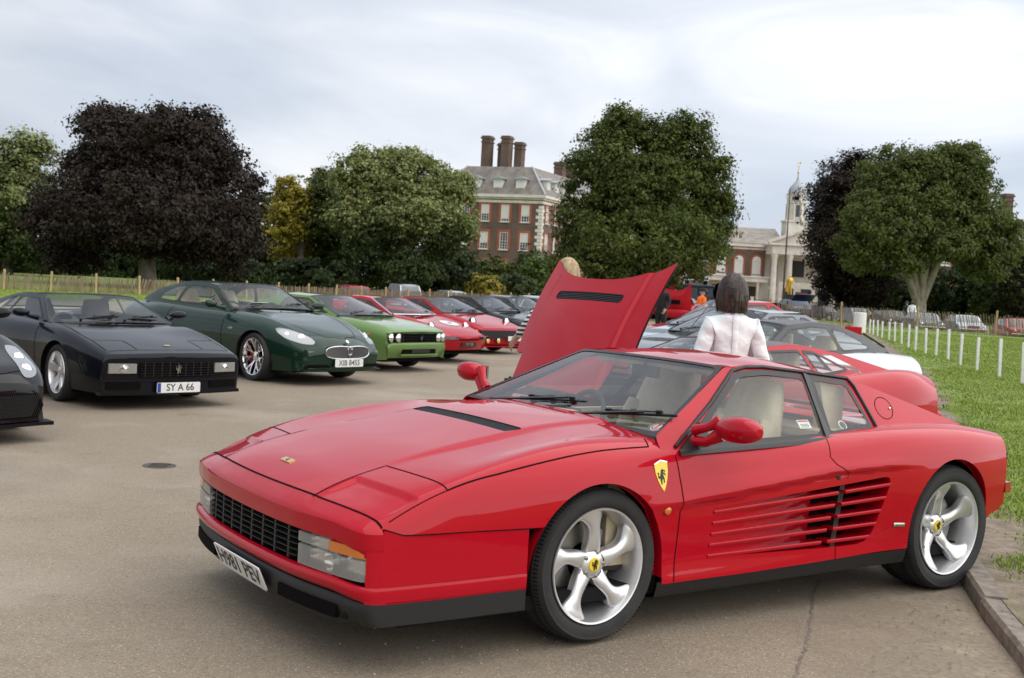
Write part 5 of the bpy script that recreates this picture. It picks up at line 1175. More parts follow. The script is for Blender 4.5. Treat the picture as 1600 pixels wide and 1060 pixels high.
    def strip(y0, y1, z0, z1, d0, d1, name, m, par, n=10):
        ii = np.linspace(idx(y0), idx(y1), n); G = []
        for q in ii:
            a = int(q); b = min(a + 1, len(px) - 1); t = q - a
            f = lambda d, z: tuple(np.array(ax(a, d, z)) * (1 - t) + np.array(ax(b, d, z)) * t)
            G.append([f(d0, z0), f(d1, z0 + .004), f(d1, z1 - .004), f(d0, z1)])
        mb = MB(); mb.grid(G); mb.add(G[0], [(0, 1, 2, 3)]); mb.add(G[-1], [(3, 2, 1, 0)])
        return mb.obj(name, m, par, 50)
    # grille: bars and uprights
    gr = strip(-.485, .485, .369, .503, -.09, -.085, 'grille', INK, car, 24)
    for z in (.392, .416, .440, .464, .488): strip(-.485, .485, z - .0055, z + .0055, -.05, -.012, 'grille_bar', TRIM, gr, 24)
    for y in np.linspace(-.41, .41, 8): strip(y - .007, y + .007, .368, .505, -.055, -.016, 'grille_upright', TRIM, gr, 3)
    for s_ in (1, -1):
        a, b = (.500, .893) if s_ > 0 else (-.893, -.500)
        lamp = strip(a, b, .369, .505, -.085, -.07, 'front_lamp', REFLECTOR, car, 14)
        strip(a, b, .366, .452, -.03, -.010, 'main_lens', LENS, lamp, 16)
        m1 = s_ * .70; c, d = (a, m1) if s_ > 0 else (m1, b); strip(c, d, .456, .503, -.03, -.009, 'side_lens', LENS, lamp, 10)
        c, d = (m1 + .004, b) if s_ > 0 else (a, m1 - .004); strip(c, d, .456, .503, -.03, -.008, 'indicator_lens', AMBER, lamp, 12)
        mb = MB(); ya = s_ * .70; i = int(idx(ya)); mb.lathe([(.002, -.0), (.02, .004), (.036, .02), (.042, .045)], 16, 'X', ax(i, -.075, .41)); mb.obj('bulb_reflector', CHROME, lamp, 50)
        # chin intake
        strip(s_ * .36 if s_ > 0 else -.76, .76 if s_ > 0 else -.36, .205, .262, -.035, -.004, 'chin_intake', GAP, car, 12)
    pl = number_plate(car, (1.262, 0, .243), 0, R(-24), 'H981 PEV', fs=.110, sx=1.06)
    # badges
    P, N_ = S.find([0, 1], [(1.058, 0.0005)], 1); mb = MB()
    mb.box((0, 0, 0), (.030, .095, .006)); mb.mi = 1; horse(mb, lambda a, b, h: (b, a, h), .024, .003, .0042)
    bd = mb.obj('bonnet_badge', [mat('gilt', (.75, .6, .28), .25, .8), INK], car); bd.location = Vector(P[0]) + Vector((0, 0, .003)); bd.rotation_euler = (0, R(18), 0)
    SH = [(-.5, .42), (-.25, .50), (0, .52), (.25, .50), (.5, .42), (.46, .10), (.34, -.18), (.18, -.42), (0, -.60), (-.18, -.42), (-.34, -.18), (-.46, .10)]
    for s_ in (1, -1):
        P, N_ = S.find([0, 2], [(-.330, .715)], 1); P, N_ = Vector(P[0] * [1, s_, 1]), Vector(N_[0] * [1, s_, 1])
        mb = MB(); mb.prism([(a * .082, b * .118) for a, b in SH], 0, .003); mb.mi = 1; horse(mb, lambda a, b, h: (a - .004, b - .004, h), .072, .003, .0042)
        mb.mi = 2; mb.prism([(-.041, .052), (0, .064), (.041, .052), (.041, .058), (0, .070), (-.041, .058)], 0, .004)
        b_ = mb.obj('wing_shield', [YELLOW, INK, CHROME], car, 20)
        z_ = N_; x_ = Vector((-1 * s_, 0, 0)); x_ = (x_ - z_ * x_.dot(z_)).normalized(); y_ = z_.cross(x_)
        b_.matrix_local = Matrix(((x_.x, y_.x, z_.x, P.x), (x_.y, y_.y, z_.y, P.y), (x_.z, y_.z, z_.z, P.z), (0, 0, 0, 1))) @ Matrix.Rotation(R(6), 4, 'Z')
        P, N_ = S.find([0, 2], [(-.365, .560)], 1); P = P[0] * [1, s_, 1]
        mb = MB(); mb.lathe([(.02, -.004), (.02, .004), (.012, .009), (.001, .010)], 14, 'Y'); q = mb.obj('side_indicator', AMBER, car, 50); q.location = P; q.rotation_euler = (0, 0, 0 if s_ > 0 else math.pi)
        P, N_ = S.find([0, 2], [(-1.94, .392)], 1); P = P[0] * [1, s_, 1]
        mb = MB(); mb.box((0, 0, 0), (.088, .005, .020)); mb.box((0, 0, 0), (.080, .008, .012)); q = mb.obj('maker_script_badge', CHROME, car, 30, bevel=.002); q.location = Vector(P) + Vector((0, s_ * .002, 0)); q.rotation_euler = (0, R(-4), 0)
        # sill
        xs = np.linspace(-.33, -2.03, 20); mb = MB()
        Pp, N_ = S.find([0, 2], np.stack([xs, np.interp(-xs, [.33, 2.05], [.232, .252])], 1), 1)
        mb.grid([[p * [1, s_, 1] + [0, -s_ * .004, .004], p * [1, s_, 1] + [0, -s_ * .010, -.03], p * [1, s_, 1] + [0, -s_ * .022, -.068], p * [1, s_, 1] + [0, -s_ * .06, -.078], p * [1, s_, 1] + [0, -s_ * .30, -.078]] for p in Pp]); mb.obj('sill', SATIN, car, 40)
        # wheel arch lips and liners
        for (cx, cz, r), yy in ((fa, .93), (ra, .98)):
            a = np.linspace(0, math.pi, 50); q = np.stack([cx + r * np.cos(a), cz + r * np.sin(a)], 1); q = np.vstack([[[cx + r * .995, .27]], q, [[cx - r * .995, .255]]])
            Pp, N_ = S.find([0, 2], q, 1); Pp[:, 1] *= s_
            mb = MB(); mb.grid([[p, p + [0, -s_ * .05, 0], p + [(cx - p[0]) * .02, -s_ * .05, (cz - p[2]) * .02]] for p in Pp]); mb.obj('arch_lip', RED, body, 50)
            mb = MB(); mb.lathe([(r + .004, s_ * (yy - .05)), (r + .004, s_ * .52), (.01, s_ * .52)], 40, 'Y', (cx, 0, cz), R(-20), R(200)); mb.obj('wheel_arch_liner', WELL, body, 40)
    mb = MB(); mb.box((-.85, 0, .20), (3.6, 1.72, .06)); mb.box((.75, 0, .24), (.8, 1.6, .06)); mb.box((-2.86, 0, .62), (.04, 1.78, .28)); mb.obj('underside', WELL, car)
    # tail
    mb = MB(); mb.box((-2.955, 0, .62), (.05, 1.78, .20)); mb.mi = 1
    for k in range(7): mb.box((-2.985, 0, .54 + k * .026), (.02, 1.74, .010))
    mb.obj('tail_grille', [GAP, TRIM], car); mb = MB(); mb.box((-2.92, 0, .47), (.10, 1.82, .12)); mb.obj('rear_bumper', RED, car, bevel=.03)
    for s_ in (1, -1): mb = MB(); mb.box((-2.93, s_ * .925, .53), (.05, .03, .06)); mb.obj('side_marker', REDLENS, car)
    # cabin
    Y = side_fn(.842, .838, .583, 1.150, -1.55, .03, .006)
    side = [(-.36, .855), (-.365, .880), (-1.005, 1.170), (-1.20, 1.186), (-1.50, 1.165), (-1.905, 1.118), (-2.70, .868), (-2.0, .85), (-1.45, .815), (-.44, .80), (-.36, .80)]
    dg = rounded([(-.485, .812), (-.80, 1.002), (-1.06, 1.148), (-1.27, 1.160), (-1.56, 1.138), (-1.478, .835)], .05)
    qg = [(-1.500, .838), (-1.585, 1.137), (-1.862, 1.107), (-1.872, .872)]
    greenhouse(car, dict(wsb=(-.375, .876, .03), wst=(-1.004, 1.172, .04), rr=(-1.905, 1.118, -.02), rwb=(-1.99, .93, 0), Y=Y, side=side, wins=[('door_glass', dg, .026), ('quarter_glass', qg, .026)], crown=(.006, .012, .02), arch={'roof': .052}, crown3=.0, wsband=.024, rear=True), RED, res=.02)
    mb = MB()                                   # waist trim under the side windows
    for s_ in (1, -1):
        xs = np.linspace(-.455, -1.88, 30); zz = np.interp(-xs, [.455, 1.46, 1.88], [.808, .833, .862]); yy = Y(xs, zz)
        mb.grid([[(x, s_ * (y + .006), z + .014), (x, s_ * (y + .016), z + .006), (x, s_ * (y + .022), z - .012), (x, s_ * (y + .004), z - .018)] for x, y, z in zip(xs, yy, zz)])
        mb.prism([(-.462, .815), (-.66, .928), (-.70, .930), (-.66, .832)], 0, 1, lambda a, b, h: (a, s_ * (float(Y(np.array(a), np.array(b))) - .004 + .016 * h), b))
    mb.obj('waist_trim', TRIM, car, 40)
    mb = MB()
    for s_ in (1, -1):
        P = [np.array((x, s_ * float(Y(np.array(x), np.array(z))), z)) for x, z in [(-.45, .83), (-.80, 1.014), (-1.05, 1.156), (-1.15, 1.172), (-1.28, 1.174), (-1.57, 1.150), (-1.88, 1.120), (-1.90, 1.08), (-1.905, .87)]]
        mb.tube([p + [0, s_ * .004, 0] for p in P], .011, 6)
        a, b = np.array((-1.570, s_ * float(Y(np.array(-1.57), np.array(1.14))), 1.14)), np.array((-1.489, s_ * float(Y(np.array(-1.489), np.array(.84))), .84)); mb.bar(a + [0, s_ * .004, 0], b + [0, s_ * .006, 0], .045, .012, (0, 1, 0))
    mb.obj('window_seal', TRIM, car, 60)
    # fuel flap on the left buttress
    for s_ in (1,):
        a = np.linspace(0, 2 * math.pi, 33); q = np.stack([-2.055 + .072 * np.cos(a), .970 + .052 * np.sin(a) - .012 * np.cos(a)], 1)
        mb = MB(); P = np.stack([q[:, 0], Y(q[:, 0], q[:, 1]), q[:, 1]], 1); n = np.array([0, .78, .62]); ribbon(mb, P, np.tile(n, (33, 1)), .004, .0015); fl = mb.obj('fuel_flap', GAP, car, None)
        mb = MB(); mb.lathe([(.008, 0), (.008, .004), (.001, .005)], 10, 'Y', (-2.10, float(Y(np.array(-2.10), np.array(.965))), .968)); mb.obj('flap_lock', CHROME, fl)
    interior(car, -.42, -1.93, .80, .30, .86, CREAM, zd=.86, sx=-1.12)
    mb = MB(); mb.box((-1.80, 0, .83), (.40, 1.40, .04)); mb.prism([(-1.78, .84), (-1.90, .84), (-1.90, 1.07), (-1.70, 1.10)], .50, .585, lambda a, b, h: (a, h, b)); mb.prism([(-1.70, .835), (-1.90, .835), (-1.92, 1.06), (-1.88, 1.08)], -.62, -.54, lambda a, b, h: (a, h, b)); mb.obj('luggage_shelf', CREAM, car, 30)
    mb = MB(); mb.box((-1.30, 0, 1.135), (.55, .95, .02)); mb.obj('headlining', CREAM, car)
    mb = MB(); mb.box((-.99, 0, 1.10), (.03, .20, .06)); mb.tube([(-.985, 0, 1.17), (-.985, 0, 1.12)], .01, 6); mb.obj('interior_mirror', TRIM, car, bevel=.01)
    for s_ in (1, -1):
        mb = MB(); mb.box((-1.10, s_ * .30, 1.125), (.10, .30, .008), ry=R(8)); mb.obj('sun_visor', CREAM, car)
    # mirrors
    door_mirror(car, (-.575, .835, .872), (-.625, 1.072, .928), (.285, .135, .16), RED, 1, hollow=True)
    door_mirror(car, (-.545, -.855, .885), (-.58, -1.075, .988), (.20, .125, .15), RED, -1, hollow=True)
    # wipers
    nr = (.42, 0, .9); ws = lambda x, y: (x, y, .876 + (-.375 - x) * .4706 + .012)
    wiper(car, ws(-.345, -.50), ws(-.47, .02), ws(-.43, -.36), ws(-.50, .13), nr)
    wiper(car, ws(-.345, .16), ws(-.47, .62), ws(-.43, .28), ws(-.52, .78), nr)
    # stickers inside the glass
    for nm, c, r, txt in (('round_sticker', (-.47, .715, .918), .038, None),):
        mb = MB(); mb.lathe([(r, 0), (.001, .0005)], 20, 'Z'); mb.mi = 1; mb.lathe([(r * .86, .001), (r * .62, .001)], 20, 'Z'); mb.box((0, 0, .001), (r * 1.0, r * .36, .001))
        q = mb.obj(nm, [STICKW, STICKR], car); q.location = Vector(c) + Vector((.01, 0, -.012)); q.rotation_euler = (0, R(25), 0)
    mb = MB(); mb.box((0, 0, 0), (.085, .002, .05)); mb.mi = 1; mb.box((0, .0012, .017), (.075, .001, .010)); mb.mi = 2
    for k in range(3): mb.box((0, .0012, -.001 - k * .008), (.06, .001, .003))
    q = mb.obj('window_sticker', [STICKW, STICKR, DASH], car); q.location = (-1.375, float(Y(np.array(-1.375), np.array(.905))) - .008, .905); q.rotation_euler = (R(40), 0, R(0))
    mb = MB(); mb.lathe([(.028, 0), (.001, .0005)], 18, 'Y'); mb.mi = 1; mb.lathe([(.022, .001), (.001, .001)], 18, 'Y'); q = mb.obj('window_sticker', [STICKW, DASH], car); q.location = (-1.66, float(Y(np.array(-1.66), np.array(.895))) - .008, .895); q.rotation_euler = (R(40), 0, 0)
    mb = MB(); mb.box((-.50, -.12, .885), (.12, .18, .004), rz=.3); mb.obj('paper_on_dashboard', mat('pink_paper', (.75, .35, .3), .7), car)
    # wheels
    for s_ in (1, -1):
        for x, y, z, rr, wt, stt in ((-.005, .905, .335, .338, .235, R(2)), (-2.395, .955, .337, .340, .27, 0)):
            rear = x < -1; dsh = .085 if rear else .042
            rim = lambda p, r_, dsh=dsh, s_=s_: swirl_rim(p, r_, .05, 5, s_, dsh)
            make_wheel(car, x, s_ * y, z, rr, wt, .254, s_, rim, stt, 2, cap=(-dsh + .010, .031), calip=None)
    return car
main_car()
# ------------------------------------------------------------------ the other cars
GROUP_CARS = 'classic sports cars parked on the tarmac'
def stn(x, zc, zs, ys, ym, zm, zb, yb=None):
    yb = yb or ym - .03
    return (x, [(0, zc), (.48 * ys, zc * .75 + zs * .25), (.86 * ys, zs + (zc - zs) * .15 + .004), (ys, zs - .004), (ys + .72 * (ym - ys), zs - .36 * (zs - zm)), (ym, zm), (ym - .004, (zm + zb) / 2), (yb, zb)])
class Car:
    """smooth shell with arches, bonnet, doors, glass house, wheels; x = 0 at the front axle, y to the left"""
    def __init__(s, name, label, cat, loc, rz, sc, spec, group=GROUP_CARS):
        s.t = thing(name, label, cat, loc, rz, group, sc); s.sp = spec; p = spec['paint']; r = spec.get('res', .045)
        st = spec['st']; x0, x1 = min(q[0] for q in st), max(q[0] for q in st); s.x1 = x1
        us = np.concatenate([np.linspace(x0, x1 - .35, int((x1 - .35 - x0) / r))[:-1], np.linspace(x1 - .35, x1, max(4, int(.35 / r * 1.6)))])
        s.W = spec.get('W', .85)
        S = Surf(body_fn(st, spec.get('bow', []), s.W), us, np.linspace(-1, 1, spec.get('nv', 71))); S.side_v = .5; s.S = S
        F = S.F
        for (cx, cz, rr) in spec['arch']:
            _, F = S.split(F, lambda P, cx=cx, cz=cz, rr=rr: np.where(P[:, 2] > cz, np.hypot(P[:, 0] - cx, P[:, 2] - cz) - rr, np.abs(P[:, 0] - cx) - rr))
        g = spec.get('gh'); s.parts = {}
        if g:
            xa, xb, yb = g['wsb'][0] + .02, g['hole_end'], g['hole_y']
            cab = [(xa, -.3), (xa, yb - .06), (xa - .06, yb), (xb, yb), (xb, -.3)]
            _, F = S.split(F, lambda P: np.where(P[:, 2] > g['hole_z'], sdf(cab, np.stack([P[:, 0], np.abs(P[:, 1])], 1)), .5))
        for (nm, kind, poly, m, o) in spec.get('cuts', []):
            for sd in ((1, -1) if kind in ('xz', 'xy2', 'yz2') else (0,)):
                if kind == 'xz': gf = reg_xz(poly, sd)
                elif kind in ('xy', 'xy2'): gf = lambda P, sd=sd, poly=poly: np.where(np.abs(S.uv[:, 1]) < .64, reg_xy(poly, sd)(P), .5)
                else: gf = lambda P, sd=sd, poly=poly: np.where(P[:, 0] > spec.get('yzmin', .3), sdf(poly, np.stack([(P[:, 1] * sd if sd else P[:, 1]), P[:, 2]], 1)), .5)
                a, F = S.split(F, gf)
                if a:
                    ob = S.obj(a, nm, m or p, s.t, off=o); s.parts.setdefault(nm, []).append(ob)
        s.body = S.obj(F, 'body', p, s.t)
        mb = MB(); n0 = 0
        for (ax, pts, w, both) in spec.get('lines', []):
            for sd in ((1, -1) if both else (1,)):
                q = dense(pts, .04); P, N_ = S.find(ax, q, 1); P[:, 1] *= sd; N_[:, 1] *= sd; ribbon(mb, P, N_, w, .0025); n0 = 1
        if n0: mb.obj('panel_gaps', spec.get('gapm', GAP), s.t, None, 'stuff')
        s.ends()
        for i, (cx, cz, rr) in enumerate(spec['arch']):
            for sd in (1, -1):
                yy = spec['wheels'][i][1]; mb = MB(); mb.lathe([(rr + .02, sd * (yy - .03)), (rr + .02, sd * .5), (.01, sd * .5)], 20, 'Y', (cx, 0, cz), R(-30), R(210)); mb.obj('wheel_arch_liner', WELL, s.body, 40)
        zb = spec.get('under', .17); mb = MB(); mb.box(((x0 + x1) / 2, 0, zb + .06), (x1 - x0 - .2, 1.45, .12)); mb.obj('underside', WELL, s.t)
        if g:
            greenhouse(s.t, g, p, g.get('glass'), g.get('roof_m'), g.get('res', .05))
            if spec.get('interior', True):
                interior(s.t, g['wsb'][0] - .04, g['hole_end'] + .04, g['hole_y'] - .03, .26, g['wsb'][1] - .01, spec.get('trim', CREAM))
        for i, (x, y, Rt, wt, Rr, rim, stt, cap) in enumerate(spec['wheels']):
            for sd in (1, -1): make_wheel(s.t, x, sd * y, Rt, Rt, wt, Rr, sd, (lambda p_, r_, rim=rim, sd=sd: rim(p_, r_, sd)), stt, spec.get('wd', 1), cap=cap, calip=spec.get('calip') if i == 0 else spec.get('calip'))
        for (b, c, sz) in spec.get('mirrors', []):
            for sd in (1, -1): door_mirror(s.t, (b[0], sd * b[1], b[2]), (c[0], sd * c[1], c[2]), sz, spec.get('mirror_m', p), sd)
        if g and spec.get('wipers', True):
            (xa, za, _), (xb, zb2, _) = g['wsb'], g['wst']; sl = (zb2 - za) / (xa - xb); f = lambda x, y: (x, y, za + (xa - x) * sl + .03)
            nr = (sl, 0, 1)
            wiper(s.t, f(xa + .02, -.42), f(xa - .07, .0), f(xa - .05, -.3), f(xa - .09, .1), nr); wiper(s.t, f(xa + .02, .12), f(xa - .07, .5), f(xa - .05, .2), f(xa - .09, .6), nr)
    def ends(s):
        S = s.S; sp = s.sp; p = sp['paint']
        # nose and tail faces, following the plan of the shell's edge
        for nm, u, prof, zbot, sg in (('nose', s.x1, sp.get('nose', [(0, 0), (.5, .01), (1, 0)]), sp.get('nose_zb', .2), 1), ('tail', min(q[0] for q in sp['st']), sp.get('tail', [(0, 0), (.5, -.02), (1, 0)]), sp.get('tail_zb', .35), -1)):
            vv = np.linspace(-1, 1, 61); E = S.fn(np.stack([np.full(61, u), vv], 1)); k = np.abs(vv) <= sp.get('vend', .62); E = E[k]
            G = []
            for (t, dx) in prof: G.append([(e[0] + dx, e[1], e[2] * (1 - t) + min(zbot, e[2] - .01) * t) for e in E])
            mb = MB(); mb.grid(G); mb.obj(nm + '_panel', p, s.body, 50)
            if sg > 0: s.E = E
            # side closers
            for e in (0, -1):
                q = [g_[e] for g_ in G]; c = S.fn(np.stack([np.full(8, u), np.linspace(sp.get('vend', .62), 1, 8) * (-1 if e == 0 else 1)], 1)); mb = MB(); mb.add([tuple(a) for a in c] + q[::-1], [tuple(range(8 + len(q)))]); mb.obj(nm + '_corner', p, s.body, 30)
    def xf(s, y): return float(np.interp(y, s.E[:, 1], s.E[:, 0]))
    def strip(s, y0, y1, z0, z1, d, name, m, par=None, thick=.012, n=8, slope=0.0, round_=0.0):
        """panel on the nose between y0..y1 and z0..z1 standing d in front of the shell edge"""
        G = []
        for y in np.linspace(y0, y1, n):
            x = s.xf(y) + d; k = 1.0
            a, b = z0, z1
            if round_:
                t = min(abs(y - y0), abs(y1 - y)) / max(round_, 1e-6); k = math.sqrt(max(0.0, 1 - (1 - min(t, 1)) ** 2)); m_ = (z0 + z1) / 2; a, b = m_ - (m_ - z0) * max(k, .05), m_ + (z1 - m_) * max(k, .05)
            G.append([(x - thick, y, a), (x, y, a + .003), (x - slope * (b - a), y, b - .003), (x - slope * (b - a) - thick, y, b)])
        mb = MB(); mb.grid(G); mb.add(G[0], [(0, 1, 2, 3)]); mb.add(G[-1], [(3, 2, 1, 0)]); return mb.obj(name, m, par or s.t, 50)
    def disc(s, P, r, name, m, ax=(1, 0, .12), par=None, t=.03, rim=None):
        mb = MB(); mb.lathe([(r, -t), (r, 0), (r * .92, .008), (.001, .016)], 20, 'X'); o = mb.obj(name, m, par or s.t, 50); o.location = P
        o.rotation_euler = Vector(ax).to_track_quat('X', 'Z').to_euler()
        if rim: mb = MB(); mb.lathe([(r, -t), (r * 1.13, -t), (r * 1.13, .004), (r, .008)], 20, 'X'); mb.obj('lamp_rim', rim, o, 40)
        return o
def heading(deg): return R(deg)
def place_by(contact, deg, sc, x, y):
    """origin of a car whose ground point (x, y) in its own frame lies at contact"""
    a = R(deg); c, s_ = math.cos(a), math.sin(a); return (contact[0] - sc * (c * x - s_ * y), contact[1] - sc * (s_ * x + c * y), 0)
r5 = lambda p, r, sd: spoke_rim(p, r, 5, .032, .035, ALLOY, 0, False, 1.5)
rstar = lambda p, r, sd: spoke_rim(p, r, 7, .012, .05, CHROME, 0, True, 1.1)
rdisc = lambda p, r, sd: spoke_rim(p, r, 5, .03, .03, ALLOY, 0, False, 1.2)
SC = 1.06
LHD = -31
# --- black wedge coupe, second from the left
sp = dict(paint=DKBLUEBLACK, W=.84, vend=.62, st=[
    stn(.86, .605, .585, .77, .835, .47, .17, .82), stn(.60, .672, .655, .79, .872, .52, .17), stn(.30, .735, .73, .80, .888, .56, .17), stn(0, .785, .795, .79, .900, .60, .18), stn(-.45, .83, .832, .79, .898, .60, .17),
    stn(-1.2, .84, .855, .80, .93, .60, .17), stn(-1.9, .86, .885, .80, .945, .60, .18), stn(-2.45, .88, .905, .80, .945, .60, .2), stn(-3.0, .87, .875, .79, .92, .58, .25), stn(-3.28, .82, .82, .75, .87, .55, .35)],
    bow=[(.1, .9, .10)], nose=[(0, 0), (.06, .018), (.14, .02), (.4, .0), (.7, .0), (1, .0)], nose_zb=.18, arch=[(-.08, .31, .355), (-2.45, .32, .365)],
    wheels=[(-.08, .875, .315, .22, .235, r5, R(-4), (-.04, .028)), (-2.45, .90, .32, .25, .235, r5, 0, (-.04, .028))],
    gh=dict(wsb=(-.50, .838, .04), wst=(-1.14, 1.13, .05), rr=(-1.82, 1.115, 0), rwb=(-2.0, .93, 0), Y=side_fn(.77, .85, .575, 1.12, -1.4, .03), side=[(-.48, .80), (-.49, .84), (-1.14, 1.13), (-1.5, 1.145), (-1.82, 1.115), (-2.85, .885), (-2.3, .84), (-.6, .80)],
        wins=[('door_glass', [(-.68, .868), (-1.17, 1.09), (-1.60, 1.098), (-1.66, .885)], .015), ('quarter_glass', [(-1.69, .888), (-1.64, 1.098), (-1.82, 1.078), (-2.25, .912)], .012)], hole_end=-1.95, hole_y=.79, hole_z=.76, crown=(.01, .03, .02), res=.04),
    cuts=[('headlight_lid', 'xy2', [(.80, .40), (.47, .40), (.44, .735), (.78, .735)], None, 0), ('bonnet', 'xy', [(.80, -.1), (.80, .395), (.44, .395), (.44, .74), (.2, .76), (-.4, .74), (-.44, .6), (-.44, -.1)], None, 0), ('door', 'xz', [(-.56, .16), (-.6, .92), (-1.66, .92), (-1.60, .16)], None, 0)],
    lines=[([0, 1], [(.87, .01), (.83, .4), (.80, .72)], .007, True), ([0, 1], [(.80, .40), (.47, .40), (.44, .735), (.78, .735)], .007, True), ([0, 1], [(.44, .735), (.2, .76), (-.4, .74)], .007, True), ([0, 2], [(-.56, .2), (-.6, .84)], .007, True), ([0, 2], [(-1.60, .2), (-1.66, .86)], .006, True)],
    mirrors=[((-.72, .80, .88), (-.78, .985, .93), (.20, .11, .15))], trim=noisy(mat('black_leather', (.03, .03, .03), .6), (.022, .022, .022), (.05, .05, .05), 10, rough=.6), gapm=mat('dark_gap', (.002, .002, .002), 1.0, spec=.0))
c = Car('sports_coupe', 'black wedge nosed coupe with plate SY A 66 and square front lamps', 'car', (-4.20, 13.14, 0), R(-44), .973, sp)
S = c.S
blk = c.strip(-.80, .80, .315, .555, .006, 'nose_band', BLACKP, thick=.02, n=24)
g = c.strip(-.44, .44, .345, .515, .016, 'grille', GAP, thick=.01, n=16)
for z in np.linspace(.36, .50, 6): c.strip(-.43, .43, z - .004, z + .004, .026, 'grille_bar', TRIM, g, thick=.012, n=12)
for y in np.linspace(-.38, .38, 9): c.strip(y - .004, y + .004, .35, .51, .024, 'grille_upright', TRIM, g, thick=.01, n=2)
mb = MB(); horse(mb, lambda a, b, h: (h, a, b), .105, 0, .008); o = mb.obj('horse_emblem', CHROME, c.t, 30); o.location = (c.xf(0) + .028, 0, .435)
for s_ in (1, -1):
    a, b = (.47, .765) if s_ > 0 else (-.765, -.47)
    l = c.strip(a, b, .385, .495, .014, 'front_lamp', mat('dim_reflector', (.45, .45, .43), .2, .8) if 'dim_reflector' not in MATS else MATS['dim_reflector'], thick=.012, n=8); c.strip(a + .004, b - .004, .387, .493, .028, 'lens', LENS, l, thick=.006, n=8)
    c.disc((c.xf(s_ * .60) + .018, s_ * .60, .435), .05, 'bulb_reflector', CHROME, (1, 0, 0), l)
    c.strip(.42 * s_ if s_ > 0 else -.78, .78 if s_ > 0 else -.42, .215, .30, .014, 'chin_intake', GAP, thick=.02, n=8)
c.strip(-.84, .84, .152, .192, .022, 'chin_spoiler', BLACKP, thick=.10, n=24)
c.strip(-.82, .82, .296, .32, .016, 'bumper_crease', DKBLUEBLACK, thick=.02, n=24)
number_plate(c.t, (c.xf(0) + .055, 0, .235), 0, 0, 'SY A 66', blue=True, fs=.108, sx=.95)
mb = MB(); P, N_ = S.find([0, 1], [(.72, .0005)], 1); mb.box((0, 0, 0), (.03, .07, .008)); o = mb.obj('bonnet_badge', [MATS['gilt']], c.t); o.location = Vector(P[0]) + Vector((0, 0, .006)); o.rotation_euler = (0, R(13), 0)
mb = MB(); mb.box((0, 0, 0), (.05, .80, .012)); P, N_ = S.find([0, 1], [(-.30, .0005)], 1); o = mb.obj('bonnet_vent', GAP, c.t); o.location = Vector(P[0]) + Vector((0, 0, .002)); o.rotation_euler = (0, R(7), 0)
# --- dark green grand tourer
sp = dict(paint=DKGREEN, W=.80, vend=.60, st=[
    stn(.80, .56, .535, .50, .69, .45, .20, .70), stn(.72, .645, .61, .55, .765, .48, .19, .76), stn(.58, .722, .69, .61, .825, .52, .18), stn(.35, .80, .785, .66, .872, .57, .18), stn(0, .875, .878, .69, .905, .63, .19), stn(-.45, .945, .925, .71, .905, .64, .2), stn(-1.0, .96, .935, .74, .905, .64, .2),
    stn(-1.8, .97, .945, .75, .91, .64, .2), stn(-2.66, .985, .965, .73, .915, .64, .21), stn(-3.2, .97, .945, .66, .86, .62, .25), stn(-3.5, .90, .875, .58, .77, .6, .32), stn(-3.62, .80, .78, .50, .68, .58, .4)],
    bow=[(.2, .82, .14)], nose=[(0, 0), (.04, .016), (.09, .031), (.16, .045), (.24, .053), (.33, .057), (.55, .05), (.72, .035), (.86, .055), (1, .03)], nose_zb=.19, arch=[(0, .335, .37), (-2.66, .335, .375)],
    wheels=[(0, .89, .335, .235, .262, rstar, R(-5), None), (-2.66, .90, .335, .26, .262, rstar, 0, None)], calip=CALIPER,
    gh=dict(wsb=(-.68, .965, .10), wst=(-1.30, 1.29, .09), rr=(-2.15, 1.30, -.04), rwb=(-3.08, 1.02, -.08), Y=side_fn(.735, .965, .575, 1.285, -1.9, .075, .03), side=[(-.64, .93), (-.67, .967), (-1.30, 1.29), (-1.75, 1.32), (-2.15, 1.30), (-2.7, 1.16), (-3.10, 1.0), (-3.0, .94), (-.7, .92)],
        wins=[('door_glass', rounded([(-.86, .985), (-1.08, 1.13), (-1.34, 1.25), (-1.90, 1.268), (-2.02, .992)], .06), .016), ('quarter_glass', rounded([(-2.07, .993), (-1.96, 1.255), (-2.24, 1.222), (-2.50, 1.12), (-2.58, 1.01)], .06), .014)], hole_end=-2.9, hole_y=.735, hole_z=.86, crown=(.02, .035, .03), res=.04),
    cuts=[('headlight', 'yz2', rounded([(.475, .60), (.53, .675), (.64, .745), (.755, .765), (.80, .71), (.785, .62), (.68, .565), (.53, .555)], .05), mat('headlight_glass', (.30, .31, .32), .12, .3, 1.0), .003), ('bonnet', 'xy', [(.72, -.1), (.68, .30), (.52, .43), (.1, .56), (-.45, .66), (-.56, .5), (-.56, -.1)], None, 0), ('door', 'xz', [(-.66, .22), (-.72, .60), (-.70, 1.0), (-2.0, 1.0), (-2.08, .6), (-1.95, .22)], None, 0)],
    yzmin=.25, lines=[([0, 1], [(.855, .01), (.80, .28), (.60, .40), (.1, .56), (-.45, .66)], .007, True), ([0, 2], [(-.66, .24), (-.72, .60), (-.71, .93)], .007, True), ([0, 2], [(-1.95, .24), (-2.08, .6), (-2.04, .95)], .007, True)],
    mirrors=[((-.78, .80, .97), (-.86, 1.0, 1.02), (.21, .13, .14))], gapm=MATS['dark_gap'])
c = Car('grand_tourer', 'dark green coupe with oval mesh grille and plate XIB 8455', 'car', (-2.97, 16.76, 0), R(-39.6), .98, sp)
X0 = c.xf(0)
o = c.strip(-.40, .40, .375, .545, .058, 'grille', GAP, thick=.03, n=28, round_=.085); 
MESH = mat('grille_mesh', (.42, .42, .43), .25, .9)
mb = MB()
